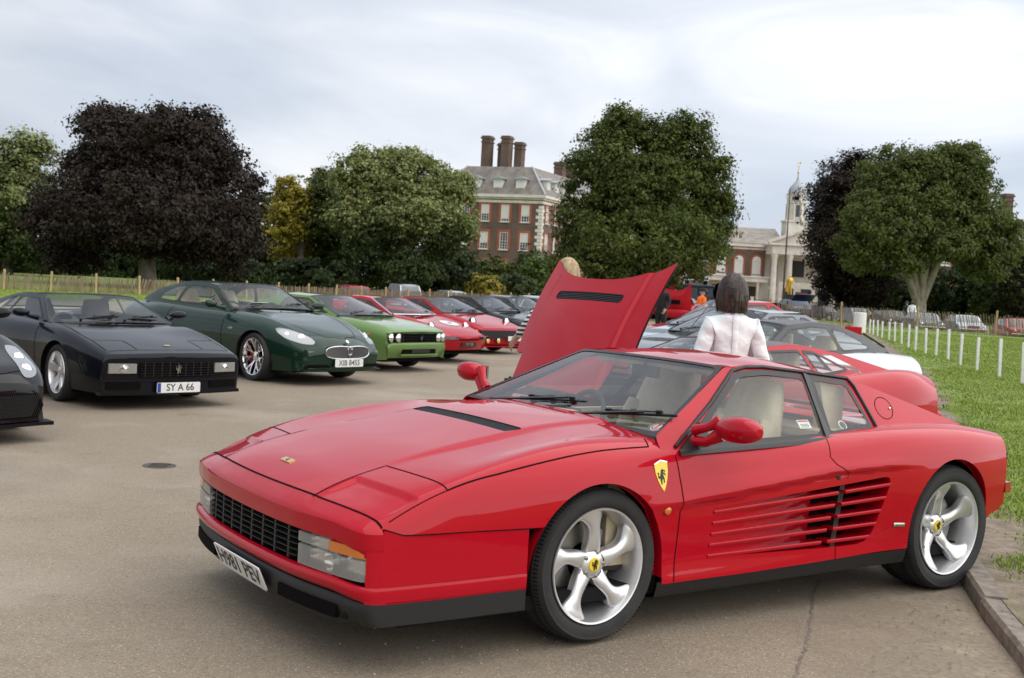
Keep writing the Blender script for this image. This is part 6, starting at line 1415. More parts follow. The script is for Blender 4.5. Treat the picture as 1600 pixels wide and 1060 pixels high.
for k in range(-26, 27):
    for d in (1, -1):
        pts = []
        for t in np.linspace(0, 1, 7):
            z = .382 + .156 * t; y = k * .030 + d * (t - .5) * .14
            e_ = min(1, (.395 - abs(y)) / .085) if abs(y) < .395 else 0; hh = .080 * math.sqrt(max(0, 1 - (1 - e_) ** 2))
            if abs(z - .46) < hh: pts.append((c.xf(y) + .064, y, z))
        if len(pts) > 1: mb.bar(pts[0], pts[-1], .0055, .006, (1, 0, 0))
mb.obj('mesh', MESH, o, None, 'stuff')
mb = MB(); a = np.linspace(0, 2 * math.pi, 41); pts = []
for q in a:
    y = .40 * math.copysign(abs(math.cos(q)) ** .55, math.cos(q)); z = .46 + .088 * math.copysign(abs(math.sin(q)) ** .7, math.sin(q)) - (.012 if abs(y) < .05 and math.sin(q) > 0 else 0); pts.append((c.xf(y) + .062, y, z))
mb.tube(pts, .0075, 6, False); mb.obj('grille_surround', CHROME, o, 60)
mb = MB()
for y in (-.036, 0, .036): mb.tube([(0, y * .9, -.005 if y else -.06), (0, y, .05 if y else .075)], [.006, .005], 6)
mb.tube([(0, -.034, 0), (0, -.025, -.022), (0, 0, -.03), (0, .025, -.022), (0, .034, 0)], .006, 6); mb.lathe([(.012, -.06), (.012, -.045)], 8, 'Z')
for y in (-.036, 0, .036): mb.tube([(0, y, .05 if y else .072), (0, y, .07 if y else .095)], [.011, .001], 6)
o = mb.obj('trident_emblem', CHROME, c.t, 40); o.location = (X0 + .078, 0, .455)
c.disc((X0 + .012, 0, .605), .028, 'bonnet_badge', CHROME, (1, 0, .8), t=.012)
for s_ in (1, -1):
    P, N_ = c.S.find([1, 2], [(.60, .655)], 1) if False else (None, None)
    hl = c.parts['headlight'][0 if s_ > 0 else 1]; V = np.array([v.co[:] for v in hl.data.vertices]); cen = V.mean(0)
    i = np.argmin(np.abs(V[:, 1] - (cen[1] - s_ * .045)) + np.abs(V[:, 2] - cen[2] + .0)); q = V[i]
    c.disc((q[0] - .004, q[1], q[2]), .048, 'projector', REFLECTOR, (1, s_ * .5, .45), hl, t=.01); j = np.argmin(np.abs(V[:, 1] - (cen[1] + s_ * .07)) + np.abs(V[:, 2] - cen[2] - .03)); q = V[j]; c.disc((q[0] - .004, q[1], q[2]), .034, 'bulb', CHROME, (1, s_ * .7, .5), hl, t=.01)
    a, b = (.46, .64) if s_ > 0 else (-.64, -.46); c.strip(a, b, .435, .475, .044, 'fog_lamp', LENS, thick=.012, n=8); c.strip(a + .01, b - .01, .44, .47, .040, 'fog_reflector', REFLECTOR, thick=.012, n=8)
    c.strip((.30 if s_ > 0 else -.70), (.70 if s_ > 0 else -.30), .225, .29, .052, 'lower_intake', GAP, thick=.012, n=10, round_=.1)
    c.strip((.30 if s_ > 0 else -.70), (.70 if s_ > 0 else -.30), .205, .220, .058, 'intake_lip', DKGREEN, thick=.03, n=10)
    P, N_ = c.S.find([0, 2], [(-.52, .70)], 1); mb = MB(); mb.lathe([(.035, 0), (.03, .008), (.001, .01)], 14, 'Y'); o = mb.obj('side_indicator', LENS, c.t, 50); o.location = Vector(P[0] * [1, s_, 1]); o.scale = (1.5, 1, .55); o.rotation_euler = (0, 0, 0 if s_ > 0 else math.pi)
c.strip(-.28, .28, .225, .285, .045, 'centre_intake', GAP, thick=.012, n=10)
number_plate(c.t, (X0 + .078, 0, .315), 0, 0, 'XIB 8455', fs=.108, sx=.96)
mb = MB(); mb.box((-.80, -.25, 1.02), (.20, .30, .004), ry=R(-25)); mb.obj('paper_on_dashboard', STICKW, c.t)
# --- black car cut by the left edge
sp = dict(paint=BLACKP, W=.80, vend=.60, st=[
    stn(.82, .50, .48, .62, .78, .42, .15, .80), stn(.70, .59, .57, .66, .84, .46, .15, .83), stn(.45, .68, .67, .72, .885, .54, .15), stn(.0, .79, .815, .74, .915, .62, .16), stn(-.5, .85, .86, .75, .915, .62, .16), stn(-1.4, .88, .89, .78, .93, .62, .16), stn(-2.6, .93, .95, .76, .96, .62, .2), stn(-3.3, .93, .93, .70, .88, .6, .3)],
    bow=[(.2, .85, .16)], nose=[(0, 0), (.15, .03), (.35, .03), (.6, .02), (1, .04)], nose_zb=.17, arch=[(0, .34, .375), (-2.6, .34, .38)], wheels=[(0, .90, .338, .24, .265, r5, 0, (-.04, .028)), (-2.6, .92, .34, .28, .265, r5, 0, None)],
    gh=dict(wsb=(-.50, .87, .10), wst=(-1.35, 1.19, .08), rr=(-2.0, 1.19, 0), rwb=(-3.1, .95, 0), Y=side_fn(.79, .88, .56, 1.19, -1.7, .05), side=[(-.48, .84), (-.49, .87), (-1.35, 1.19), (-2.0, 1.19), (-3.1, .95), (-3.0, .86), (-.6, .83)], wins=[('door_glass', [(-.75, .90), (-1.35, 1.15), (-1.95, 1.15), (-2.1, .92)], .015)], hole_end=-2.3, hole_y=.75, hole_z=.78, crown=(.01, .03, .02)),
    cuts=[('headlight', 'yz2', rounded([(.60, .52), (.615, .66), (.66, .745), (.73, .765), (.785, .70), (.80, .57), (.72, .515)], .05), MATS['headlight_glass'], .004)], yzmin=.2, lines=[([0, 1], [(.95, .01), (.84, .45), (.74, .66)], .007, True)], mirrors=[((-.7, .82, .9), (-.8, 1.0, .97), (.2, .12, .14))])
c = Car('supercar', 'black low car cut off by the left edge, with clear teardrop headlamp and mesh intake', 'car', place_by((-4.40, 10.55), -46, 1.0, -.02, .90), R(-46), 1.0, sp)
for s_ in (1, -1):
    a, b = (.26, .76) if s_ > 0 else (-.76, -.26)
    g = c.strip(a, b, .20, .40, .042, 'intake', GAP, thick=.03, n=12, round_=.06); mb = MB()
    for k in range(26):
        for d in (1, -1):
            y0 = a + (b - a) * (k + .5) / 26; y1 = y0 + d * .10
            if min(a, b) + .02 < y1 < max(a, b) - .02: mb.bar((c.xf(y0) + .047, y0, .21), (c.xf(y1) + .047, y1, .39), .004, .004, (1, 0, 0))
    mb.obj('mesh', TRIM, g, None, 'stuff')
    hl = c.parts['headlight'][0 if s_ > 0 else 1]; V = np.array([v.co[:] for v in hl.data.vertices]); cen = V.mean(0)
    for dz in (-.05, .03):
        i = np.argmin(np.abs(V[:, 1] - cen[1]) + np.abs(V[:, 2] - cen[2] - dz)); q = V[i]; c.disc((q[0] - .006, q[1], q[2]), .042, 'projector', REFLECTOR, (1, s_ * .3, .7), hl, t=.01, rim=CHROME)
c.strip(-.84, .84, .13, .165, .075, 'splitter', BLACKP, thick=.16, n=20)
# --- light green coupe with four round lamps
sp = dict(paint=LIME, W=.82, vend=.60, res=.05, nv=61, st=[
    stn(.78, .735, .715, .70, .80, .56, .22, .76), stn(.60, .775, .765, .70, .835, .58, .20), stn(.3, .82, .815, .71, .86, .6, .19), stn(0, .85, .85, .71, .875, .62, .19), stn(-.5, .885, .88, .71, .88, .62, .19), stn(-1.5, .90, .90, .73, .885, .62, .19), stn(-2.6, .91, .91, .72, .88, .62, .2), stn(-3.3, .89, .88, .66, .82, .6, .3), stn(-3.5, .84, .83, .64, .78, .58, .38)],
    bow=[(.0, .8, .10)], nose=[(0, 0), (.06, .012), (.10, -.012), (.42, -.03), (.46, .02), (.58, .035), (.8, -.02), (1, -.09)], nose_zb=.24, arch=[(0, .33, .36), (-2.6, .33, .365)], wheels=[(0, .82, .325, .20, .20, rdisc, R(-6), None), (-2.6, .83, .325, .21, .20, rdisc, 0, None)],
    gh=dict(wsb=(-.42, .90, .12), wst=(-1.30, 1.205, .10), rr=(-1.95, 1.215, 0), rwb=(-2.9, .95, 0), Y=side_fn(.745, .90, .55, 1.205, -1.7, .06), side=[(-.40, .86), (-.41, .90), (-1.30, 1.205), (-1.95, 1.215), (-2.95, .93), (-2.8, .87), (-.5, .86)], wins=[('door_glass', [(-.62, .92), (-1.30, 1.165), (-1.85, 1.17), (-1.95, .93)], .02)], hole_end=-2.6, hole_y=.72, hole_z=.83, crown=(.02, .03, .03), res=.06),
    lines=[([0, 1], [(-.38, .60), (.3, .63), (.62, .62)], .008, True), ([0, 1], [(-.15, .05), (-.28, .34), (-.30, .5)], .02, True)], mirrors=[])
c = Car('coupe', 'light metallic green coupe with four round headlamps in a black grille', 'car', (-2.15, 19.6, 0), R(-35), .93, sp)
c.strip(-.78, .78, .515, .665, .006, 'grille_band', GAP, thick=.03, n=24)
for y in (.70, .545, -.545, -.70): c.disc((c.xf(y) + .012, y, .59), .066, 'headlamp', REFLECTOR, (1, 0, 0), t=.05, rim=CHROME)
for z in np.linspace(.53, .65, 5): c.strip(-.44, .44, z - .003, z + .003, .014, 'grille_bar', TRIM, thick=.01, n=8)
c.strip(-.80, .80, .666, .676, .016, 'chrome_strip', CHROME, thick=.01, n=20)
for y in (-.45, .45): c.strip(y - .004, y + .004, .53, .655, .018, 'grille_post', CHROME, thick=.01, n=2)
mb = MB(); horse(mb, lambda a, b, h: (h, a, b), .10, 0, .008); o = mb.obj('grille_emblem', CHROME, c.t, 30); o.location = (c.xf(0) + .02, 0, .592)
g = c.strip(-.45, .45, .315, .40, .012, 'lower_scoop', GAP, thick=.02, n=8); c.strip(-.50, .50, .285, .318, .045, 'scoop_lip', LIME, thick=.06, n=10); c.strip(-.24, .24, .33, .395, .03, 'plate_panel', INK, thick=.008, n=4)
for s_ in (1, -1): P, N_ = c.S.find([0, 2], [(.42, .63)], 1); c.disc(Vector(P[0] * [1, s_, 1]), .025, 'side_indicator', AMBER, (0, s_, 0), t=.01)
# --- red coupe with white roundel and chrome bumpers
sp = dict(paint=RED2, W=.82, vend=.58, res=.05, nv=61, st=[
    stn(.88, .565, .555, .60, .74, .48, .30, .70), stn(.72, .64, .63, .62, .81, .50, .22), stn(.4, .74, .745, .66, .86, .56, .19), stn(0, .82, .845, .68, .885, .60, .19), stn(-.5, .875, .88, .70, .88, .62, .19), stn(-1.5, .90, .90, .72, .88, .62, .19), stn(-2.4, .93, .935, .70, .885, .62, .2), stn(-3.1, .88, .875, .62, .80, .6, .3), stn(-3.35, .80, .79, .58, .74, .58, .4)],
    bow=[(.1, .9, .16)], nose=[(0, 0), (.15, .02), (.5, .0), (1, -.08)], nose_zb=.26, arch=[(0, .33, .355), (-2.4, .33, .36)], wheels=[(0, .81, .325, .20, .20, rdisc, R(-5), None), (-2.4, .82, .325, .21, .20, rdisc, 0, None)],
    gh=dict(wsb=(-.42, .885, .16), wst=(-1.15, 1.19, .12), rr=(-1.75, 1.21, -.03), rwb=(-2.6, .95, 0), Y=side_fn(.73, .89, .52, 1.19, -1.5, .07, .02), side=[(-.39, .86), (-.41, .89), (-1.15, 1.19), (-1.45, 1.225), (-1.75, 1.21), (-2.3, 1.06), (-2.75, .93), (-2.6, .87), (-.5, .86)], wins=[('door_glass', rounded([(-.62, .91), (-1.12, 1.13), (-1.45, 1.17), (-1.70, 1.15), (-1.82, .93)], .05), .018)], hole_end=-2.2, hole_y=.70, hole_z=.83, crown=(.02, .04, .03), res=.05, frame=.02),
    lines=[([0, 1], [(.72, .52), (.2, .60), (-.36, .60)], .008, True)], trim=noisy(mat('red_trim', (.3, .02, .02), .6), (.26, .015, .015), (.35, .03, .03), 6, rough=.6))
c = Car('coupe', 'red curved coupe with a white roundel on its bonnet and chrome bumper ends', 'car', (-1.57, 22.3, 0), R(-34), .91, sp)
c.strip(-.34, .34, .455, .525, .014, 'grille', GAP, thick=.03, n=12)
for s_ in (1, -1):
    c.strip((.34 if s_ > 0 else -.80), (.80 if s_ > 0 else -.34), .475, .535, .035, 'chrome_bumper', CHROME, thick=.05, n=10); P, N_ = c.S.find([0, 1], [(.52, .58)], 1); P = P[0] * [1, s_, 1]; c.disc(Vector(P) + Vector((.01, 0, .0)), .085, 'headlamp', REFLECTOR, (1, 0, .55), t=.05, rim=RED2)
    P, N_ = c.S.find([0, 1], [(.78, .60)], 1); c.disc(Vector(P[0] * [1, s_, 1]), .03, 'indicator', AMBER, (1, 0, .5), t=.01)
# roundel with its number lying on the bonnet
P0, N0 = c.S.find([0, 1], [(.34, .22)], 1); nrm = Vector(N0[0]); mb = MB(); mb.lathe([(.21, 0), (.205, .004), (.001, .005)], 32, 'Z'); o = mb.obj('roundel', PLATEW, c.t); q = nrm.to_track_quat('Z', 'Y'); o.location = Vector(P0[0]) + nrm * .008; o.rotation_euler = q.to_euler()
mb = MB()
for q_ in (-.085, -.03, .025): mb.box((q_, -.03, .006), (.034, .045, .002))
for q_ in range(7): mb.box((-.06 + q_ * .03, .06, .006), (.018, .014, .002))
for q_ in range(4): mb.box((.00 + q_ * .03, .025, .006), (.018, .010, .002))
pm_ = mb.obj('roundel_print', INK, o, None); pm_.matrix_local = Matrix.Rotation(R(90) - q.to_euler().z, 4, 'Z')
c.strip(-.24, .24, .335, .42, .015, 'number_plate', INK, thick=.01, n=4); pm = Matrix.Translation((c.xf(0) + .018, 0, .378)) @ Matrix(((0, 0, 1), (1, 0, 0), (0, 1, 0))).to_4x4(); text_obj('lettering', 'PLY 286', .080, CHROME, c.t, pm, .95)
mb = MB(); G_ = sp['gh']; mb.tube([(-.40, -.70, .90), (-.28, -.35, .905), (-.25, 0, .905), (-.28, .35, .905), (-.40, .70, .90)], .012, 6); mb.tube([(-.41, -.735, .895), (-1.15, -.53, 1.195)], .012, 6); mb.tube([(-.41, .735, .895), (-1.15, .53, 1.195)], .012, 6); mb.obj('screen_trim', CHROME, c.t, 60)
# --- red coupe with black nose band and amber fog lamps
sp = dict(paint=RED2, W=.84, vend=.60, res=.05, nv=61, st=[
    stn(.86, .60, .585, .72, .81, .50, .22, .78), stn(.6, .67, .665, .73, .85, .52, .19), stn(.2, .76, .765, .74, .875, .58, .19), stn(-.4, .85, .85, .74, .88, .62, .19), stn(-1.4, .89, .89, .75, .885, .62, .19), stn(-2.5, .93, .93, .73, .885, .62, .2), stn(-3.2, .88, .87, .66, .82, .6, .3)],
    bow=[(.1, .9, .10)], nose=[(0, 0), (.1, .02), (.5, .01), (1, -.05)], nose_zb=.22, arch=[(0, .33, .355), (-2.5, .33, .36)], wheels=[(0, .83, .32, .20, .20, rdisc, R(-5), None), (-2.5, .83, .32, .21, .20, rdisc, 0, None)],
    gh=dict(wsb=(-.36, .87, .08), wst=(-1.15, 1.17, .06), rr=(-1.75, 1.17, 0), rwb=(-2.6, .95, 0), Y=side_fn(.755, .88, .55, 1.17, -1.5, .05), side=[(-.34, .84), (-.35, .87), (-1.15, 1.17), (-1.75, 1.17), (-2.7, .93), (-2.6, .86), (-.5, .85)], wins=[('door_glass', [(-.60, .90), (-1.12, 1.12), (-1.62, 1.13), (-1.70, .91)], .02), ('quarter_glass', [(-1.74, .91), (-1.68, 1.12), (-1.85, 1.10), (-2.3, .95)], .02)], hole_end=-2.0, hole_y=.71, hole_z=.80, crown=(.01, .03, .02), roof_m=BLACKP, res=.06),
    lines=[([0, 1], [(.80, .68), (.3, .70), (-.34, .70)], .008, True)], trim=MATS['black_leather'])
c = Car('coupe', 'red wedge coupe with matt black nose band, round pop up lamp and fog lamps', 'car', (-.82, 25.6, 0), R(-39), .93, sp)
c.strip(-.82, .82, .36, .545, .03, 'nose_band', TRIM, thick=.05, n=16); number_plate(c.t, (c.xf(0) + .05, .28, .36), 0, 0, 'WGT', fs=.11, sx=.9)
for y in (-.62, -.30, .30): c.disc((c.xf(y) + .045, y, .31), .05, 'fog_lamp', mat('yellow_lens', (.7, .6, .1), .2, coat=1.0) if y < -.5 else MATS['yellow_lens'], (1, 0, 0), t=.05, rim=CHROME)
for s_ in (1, -1): P, N_ = c.S.find([0, 1], [(.45, .60)], 1); c.disc(Vector(P[0] * [1, s_, 1]) + Vector((.02, 0, .01)), .085, 'headlamp', REFLECTOR, (1, 0, .3), t=.06, rim=BLACKP)
c.strip(-.80, .80, .165, .20, .02, 'chin_spoiler', RED2, thick=.08, n=10)
# --- further cars of that row: black roadster with its hood up, grey and silver coupes
def simple_spec(p, h=1.25, roof=None, L_=4.3, trim=None, tall=0.0, wb=2.5, glass_=None):
    z = tall
    return dict(paint=p, W=.82, vend=.60, res=.08, nv=41, st=[stn(.80, .60 + z, .58 + z, .62, .78, .48, .22, .74), stn(.6, .69 + z, .68 + z, .66, .83, .52, .19), stn(.0, .80 + z, .80 + z, .70, .86, .60, .19), stn(-.5, .87 + z, .87 + z, .71, .87, .62, .19), stn(-1.6, .89 + z, .90 + z, .72, .875, .62, .19), stn(-wb, .92 + z, .92 + z, .70, .875, .62, .2), stn(-L_ + 1.0, .88 + z, .87 + z, .62, .80, .6, .3)],
        bow=[(.1, .82, .14)], nose=[(0, 0), (.2, .03), (.6, .02), (1, -.04)], nose_zb=.22, arch=[(0, .32, .355), (-wb, .32, .36)], wheels=[(0, .81, .315, .19, .21, rdisc, 0, None), (-wb, .82, .315, .2, .21, rdisc, 0, None)],
        gh=dict(wsb=(-.42, .885 + z, .12), wst=(-1.12, h - .03, .08), rr=(-1.80, h - .01, 0), rwb=(-2.5, .96 + z, 0), Y=side_fn(.735, .89 + z, .54, h - .03, -1.6, .06), side=[(-.40, .85 + z), (-.41, .89 + z), (-1.12, h - .03), (-1.8, h - .01), (-2.6, .93 + z), (-2.5, .86 + z), (-.5, .85 + z)], wins=[('door_glass', [(-.62, .91 + z), (-1.12, h - .075), (-1.62, h - .06), (-1.72, .92 + z)], .02), ('quarter_glass', [(-1.77, .93 + z), (-1.68, h - .065), (-1.85, h - .08), (-2.25, .97 + z)], .02)], hole_end=-2.0, hole_y=.69, hole_z=.80 + z, crown=(.01, .03, .02), roof_m=roof, pillar_m=roof or p, res=.08, glass=glass_),
        lines=[], trim=trim or MATS['black_leather'], wd=0)
def basic_front(c, z=.52, lamp=REFLECTOR):
    c.strip(-.36, .36, .36, .46, .03, 'grille', GAP, thick=.03, n=8)
    for s_ in (1, -1): c.disc((c.xf(s_ * .60) + .02, s_ * .60, z), .075, 'headlamp', lamp, (1, 0, .2), t=.06, rim=CHROME)
dirv = Vector((.31, .95)).normalized()
for k, (off_, p, roof, lab) in enumerate([(2.9, BLACKP, CANVAS, 'black roadster with its canvas hood up, beyond the red wedge coupe'), (5.7, GREYP, None, 'dark grey coupe, far end of the left row just beside the raised red bonnet'), (8.6, SILVER, None, 'silver coupe behind the dark grey one in the left row'), (11.6, NAVY, None, 'navy blue coupe farthest along the left row')]):
    q = Vector((-.80, 25.6)) + dirv * off_; c = Car('roadster' if k == 0 else 'coupe', lab, 'car', (q.x, q.y, 0), R(-37), .93, simple_spec(p, 1.26 if k else 1.22, roof)); basic_front(c)
# ------------------------------------------------------------------ right hand row, parallel to the red wedge coupe
MAINO = Vector((-.087, 5.78)); MY = 214.575
def row(x, y): a = R(MY); return (MAINO.x + math.cos(a) * x - math.sin(a) * y, MAINO.y + math.sin(a) * x + math.cos(a) * y, 0)
# --- red mid engined coupe with its front lid raised
sp = dict(paint=RED, W=.84, vend=.60, res=.04, st=[
    stn(.84, .585, .57, .76, .83, .47, .17, .81), stn(.55, .675, .66, .78, .87, .52, .17), stn(.0, .785, .795, .78, .900, .60, .18), stn(-.45, .83, .832, .78, .898, .60, .17), stn(-1.2, .84, .85, .79, .92, .60, .17), stn(-1.9, .87, .89, .79, .95, .60, .18), stn(-2.45, .91, .93, .79, .955, .62, .2), stn(-3.0, .92, .925, .76, .92, .62, .25), stn(-3.22, .885, .88, .72, .88, .6, .35)],
    bow=[(.1, .9, .10), (-2.6, -3.22, .12)], nose=[(0, 0), (.1, .02), (.5, .0), (1, 0)], nose_zb=.18, tail=[(0, 0), (.25, -.05), (.6, -.05), (1, .0)], arch=[(0, .31, .355), (-2.45, .32, .365)], wheels=[(0, .875, .315, .22, .235, r5, 0, None), (-2.45, .90, .32, .25, .235, r5, 0, None)],
    gh=dict(wsb=(-.42, .845, .06), wst=(-1.15, 1.125, .05), rr=(-1.72, 1.125, 0), rwb=(-1.85, .93, 0), Y=side_fn(.785, .85, .57, 1.12, -1.4, .015), side=[(-.40, .80), (-.41, .85), (-1.15, 1.125), (-1.45, 1.145), (-1.72, 1.125), (-2.15, 1.06), (-2.85, .905), (-2.3, .86), (-.6, .80)],
        wins=[('door_glass', [(-.60, .865), (-1.15, 1.09), (-1.52, 1.10), (-1.60, .885)], .02), ('quarter_glass', [(-1.64, .888), (-1.56, 1.098), (-1.70, 1.090), (-2.10, .935)], .02), ('buttress_vent', [(-2.12, .925), (-1.76, 1.085), (-1.92, 1.065), (-2.32, .915)], .0)], hole_end=-1.82, hole_y=.76, hole_z=.76, crown=(.01, .03, .02), roof_m=noisy(mat('dark_roof_paint', (.03, .03, .032), .4), (.025, .025, .027), (.04, .04, .043), 3, rough=.35), res=.035),
    cuts=[('bay', 'xy', [(.78, -.1), (.72, .66), (.3, .70), (-.30, .70), (-.34, -.1)], GAP, -.05), ('door', 'xz', [(-.5, .16), (-.54, .92), (-1.62, .92), (-1.56, .16)], None, 0)], lines=[([0, 2], [(-.5, .2), (-.54, .84)], .007, True), ([0, 2], [(-1.56, .2), (-1.62, .86)], .006, True)], mirrors=[((-.66, .79, .88), (-.72, .97, .93), (.2, .11, .15))], trim=CREAM)
BO = (.92, 9.6, 0)
c = Car('sports_coupe', 'red coupe with flying buttresses and black roof, its front bonnet raised', 'car', BO, R(MY), .94, sp); c.t.scale = (.94, .94, 1.0)
# raised bonnet, hinged at the nose: width follows the wings, scooped top edge where it met the windscreen
hx, hz = .78, .70
LM = lambda v: 1.0 + .22 * np.abs(v) ** 2.6
def lid(uv):
    u, v = uv[:, 0], uv[:, 1]; Lm = LM(v); s0 = .31 * sstep(.74, .80, np.abs(v)); w = .77 + .02 * u
    s_ = s0 + u * (Lm - s0); y = v * w; bulge = .05 * (1 - v ** 2) + .03 * np.sin(np.pi * u) - .03 * sstep(.72, .75, np.abs(v)) * (u > -1)
    bulge = bulge + .010 * sstep(.72, .70, np.abs(v)) * sstep(1.0, .6, u)
    th = R(119); x = hx - s_ * -math.cos(th) * -1; z = hz + s_ * math.sin(th)
    x = hx + s_ * math.cos(th); nx, nz = math.sin(th), -math.cos(th)
    return np.stack([x + nx * bulge, y, z + nz * bulge], 1)
Sb = Surf(lid, np.linspace(0, 1, 48), np.linspace(-1, 1, 61)); Sb.flip = (Sb.normal(np.array([[.5, 0.]]))[0][0] < 0)
def slotg(P):
    u, v = Sb.uv[:, 0], Sb.uv[:, 1]; Lm = LM(v); return sdf(rounded([(-.44, .79), (.44, .79), (.44, .87), (-.44, .87)], .02), np.stack([v * .78, u * Lm], 1))
vt, rest = Sb.split(Sb.F, slotg)
bn = Sb.obj(rest, 'raised_bonnet', RED, c.t); Sb.obj(vt, 'bonnet_vent', GAP, bn, off=-.014); Sb.obj(rest, 'bonnet_lining', mat('bonnet_lining', (.05, .05, .05), .8), bn, off=-.022)
mb = MB()
for k in range(5):
    vs_ = np.linspace(-.55, .55, 9); uu = np.array([(.802 + .016 * k) / float(LM(v)) for v in vs_]); P = Sb.fn(np.stack([uu, vs_], 1)); mb.grid([[p + np.array([-.006, 0, .003]), p + np.array([-.002, 0, -.004])] for p in P])
mb.obj('vent_slats', TRIM, bn, None)
mb = MB(); 
for s_ in (1, -1): mb.box((hx + .01, s_ * .60, hz - .03), (.05, .05, .16)); mb.bar((hx - .03, s_ * .62, hz + .06), (hx + .02, s_ * .66, hz - .1), .05, .03)
mb.obj('hinges', TRIM, bn)
for s_ in (1, -1): mb = MB(); mb.tube([(.1, s_ * .62, .80), (hx - .26, s_ * .60, 1.15)], .008, 6); mb.obj('gas_strut', TRIM, bn)
for s_ in (1, -1): mb = MB(); mb.lathe([(.055, 0), (.055, .02), (.001, .03)], 16, 'X'); o = mb.obj('tail_lamp', REDLENS, c.t); o.location = (-3.36, s_ * .45, .72); o.rotation_euler = (0, math.pi, 0)
mb = MB(); mb.box((-3.30, 0, .50), (.12, 1.66, .16)); mb.obj('rear_bumper', RED, c.t, bevel=.03)
# --- silver grand tourer with black roof
sp = simple_spec(SILVER, 1.31, GREYP, 4.55, CREAM, .05, 2.6); sp['res'] = .05; sp['nv'] = 61; sp['gh']['res'] = .05
sp['gh'].update(dict(rr=(-2.05, 1.305, 0), rwb=(-3.0, 1.02, 0), side=[(-.40, .90), (-.41, .94), (-1.12, 1.28), (-1.6, 1.325), (-2.05, 1.305), (-2.6, 1.17), (-3.05, 1.0), (-2.9, .94), (-.5, .90)], wins=[('door_glass', rounded([(-.62, .965), (-1.14, 1.235), (-1.55, 1.275), (-1.85, 1.265), (-1.92, .985)], .04), .014), ('quarter_glass', rounded([(-1.97, .988), (-1.90, 1.262), (-2.15, 1.23), (-2.48, 1.10), (-2.66, 1.01)], .04), .014)], hole_end=-2.7, roof_m=MATS['dark_roof_paint'], pillar_m=MATS['dark_roof_paint']))
c = Car('grand_tourer', 'silver coupe with dark grey roof behind the red buttressed coupe, thin aerial on its wing', 'car', (1.95, 13.2, 0), R(217), .955, sp); basic_front(c, .56)
mb = MB(); mb.tube([(-.46, -.62, .95), (-.95, -.62, 1.42)], .005, 5); mb.obj('aerial', TRIM, c.t)
mb = MB(); mb.box((.05, 0, .875), (.34, .42, .05), taper=.7); mb.mi = 1; mb.box((.19, 0, .88), (.03, .34, .03)); mb.obj('bonnet_scoop', [SILVER, GAP], c.t, bevel=.012)
# --- the rest of the row
specs = [
 (row(-8.5, -7.9), 'coupe', 'dark grey coupe tail beyond the silver one, with a red rear lamp', GREYP, 1.25, None), (row(-10.9, -10.6), 'coupe', 'ice blue coupe with a scooped bonnet beyond the silver one', ICEBLUE, 1.22, None),
 (row(-13.6, -13.3), 'coupe', 'red coupe with pale windows in the middle of the right row', RED2, 1.34, None), (row(-16.3, -15.2), 'wedge_coupe', 'purple low car beside the white litter drum', PURPLE, 1.08, None),
 (row(-19.2, -18.6), 'coupe', 'black coupe far along the right row', BLACKP, 1.25, None)]
for loc, nm, lab, p, h, roof in specs:
    c = Car(nm, lab, 'car', loc, R(MY), SC, simple_spec(p, h, roof)); basic_front(c)
    for s_ in (1, -1): mb = MB(); mb.box((-3.30, s_ * .62, .70), (.06, .22, .09)); mb.obj('tail_lamp', REDLENS, c.t)
# red clamshell cars, lorry with a car on its back, estate with raised tailgate
def open_front(loc, rz, lab):
    c = Car('sports_coupe', lab, 'car', loc, rz, SC, simple_spec(RED2, 1.15)); 
    mb = MB(); G = []
    for t in np.linspace(0, 1, 8):
        row_ = []
        for v in np.linspace(-1, 1, 15): 
            s_ = t * (.95 + .35 * abs(v) ** 3); row_.append((.75 + .18 * t + .10 * math.sin(math.pi * t) * (1 - abs(v) ** 3), v * (.78 - .06 * t), .55 + s_))
        G.append(row_)
    mb.grid(G); b = mb.obj('raised_bonnet', RED2, c.t, 60); mb = MB(); mb.box((1.0, 0, .95), (.05, .55, .20)); mb.obj('bonnet_vent', GAP, b)
    return c
q = at(1013, 480, 62); open_front((q.x + 1.2, 63.5, 0), R(238), 'red coupe with its whole bonnet raised, behind the man in black')
q = at(1046, 480, 58); open_front((q.x + .5, 59, 0), R(254), 'red coupe with bonnet raised showing two black vents, left of the orange vest man')
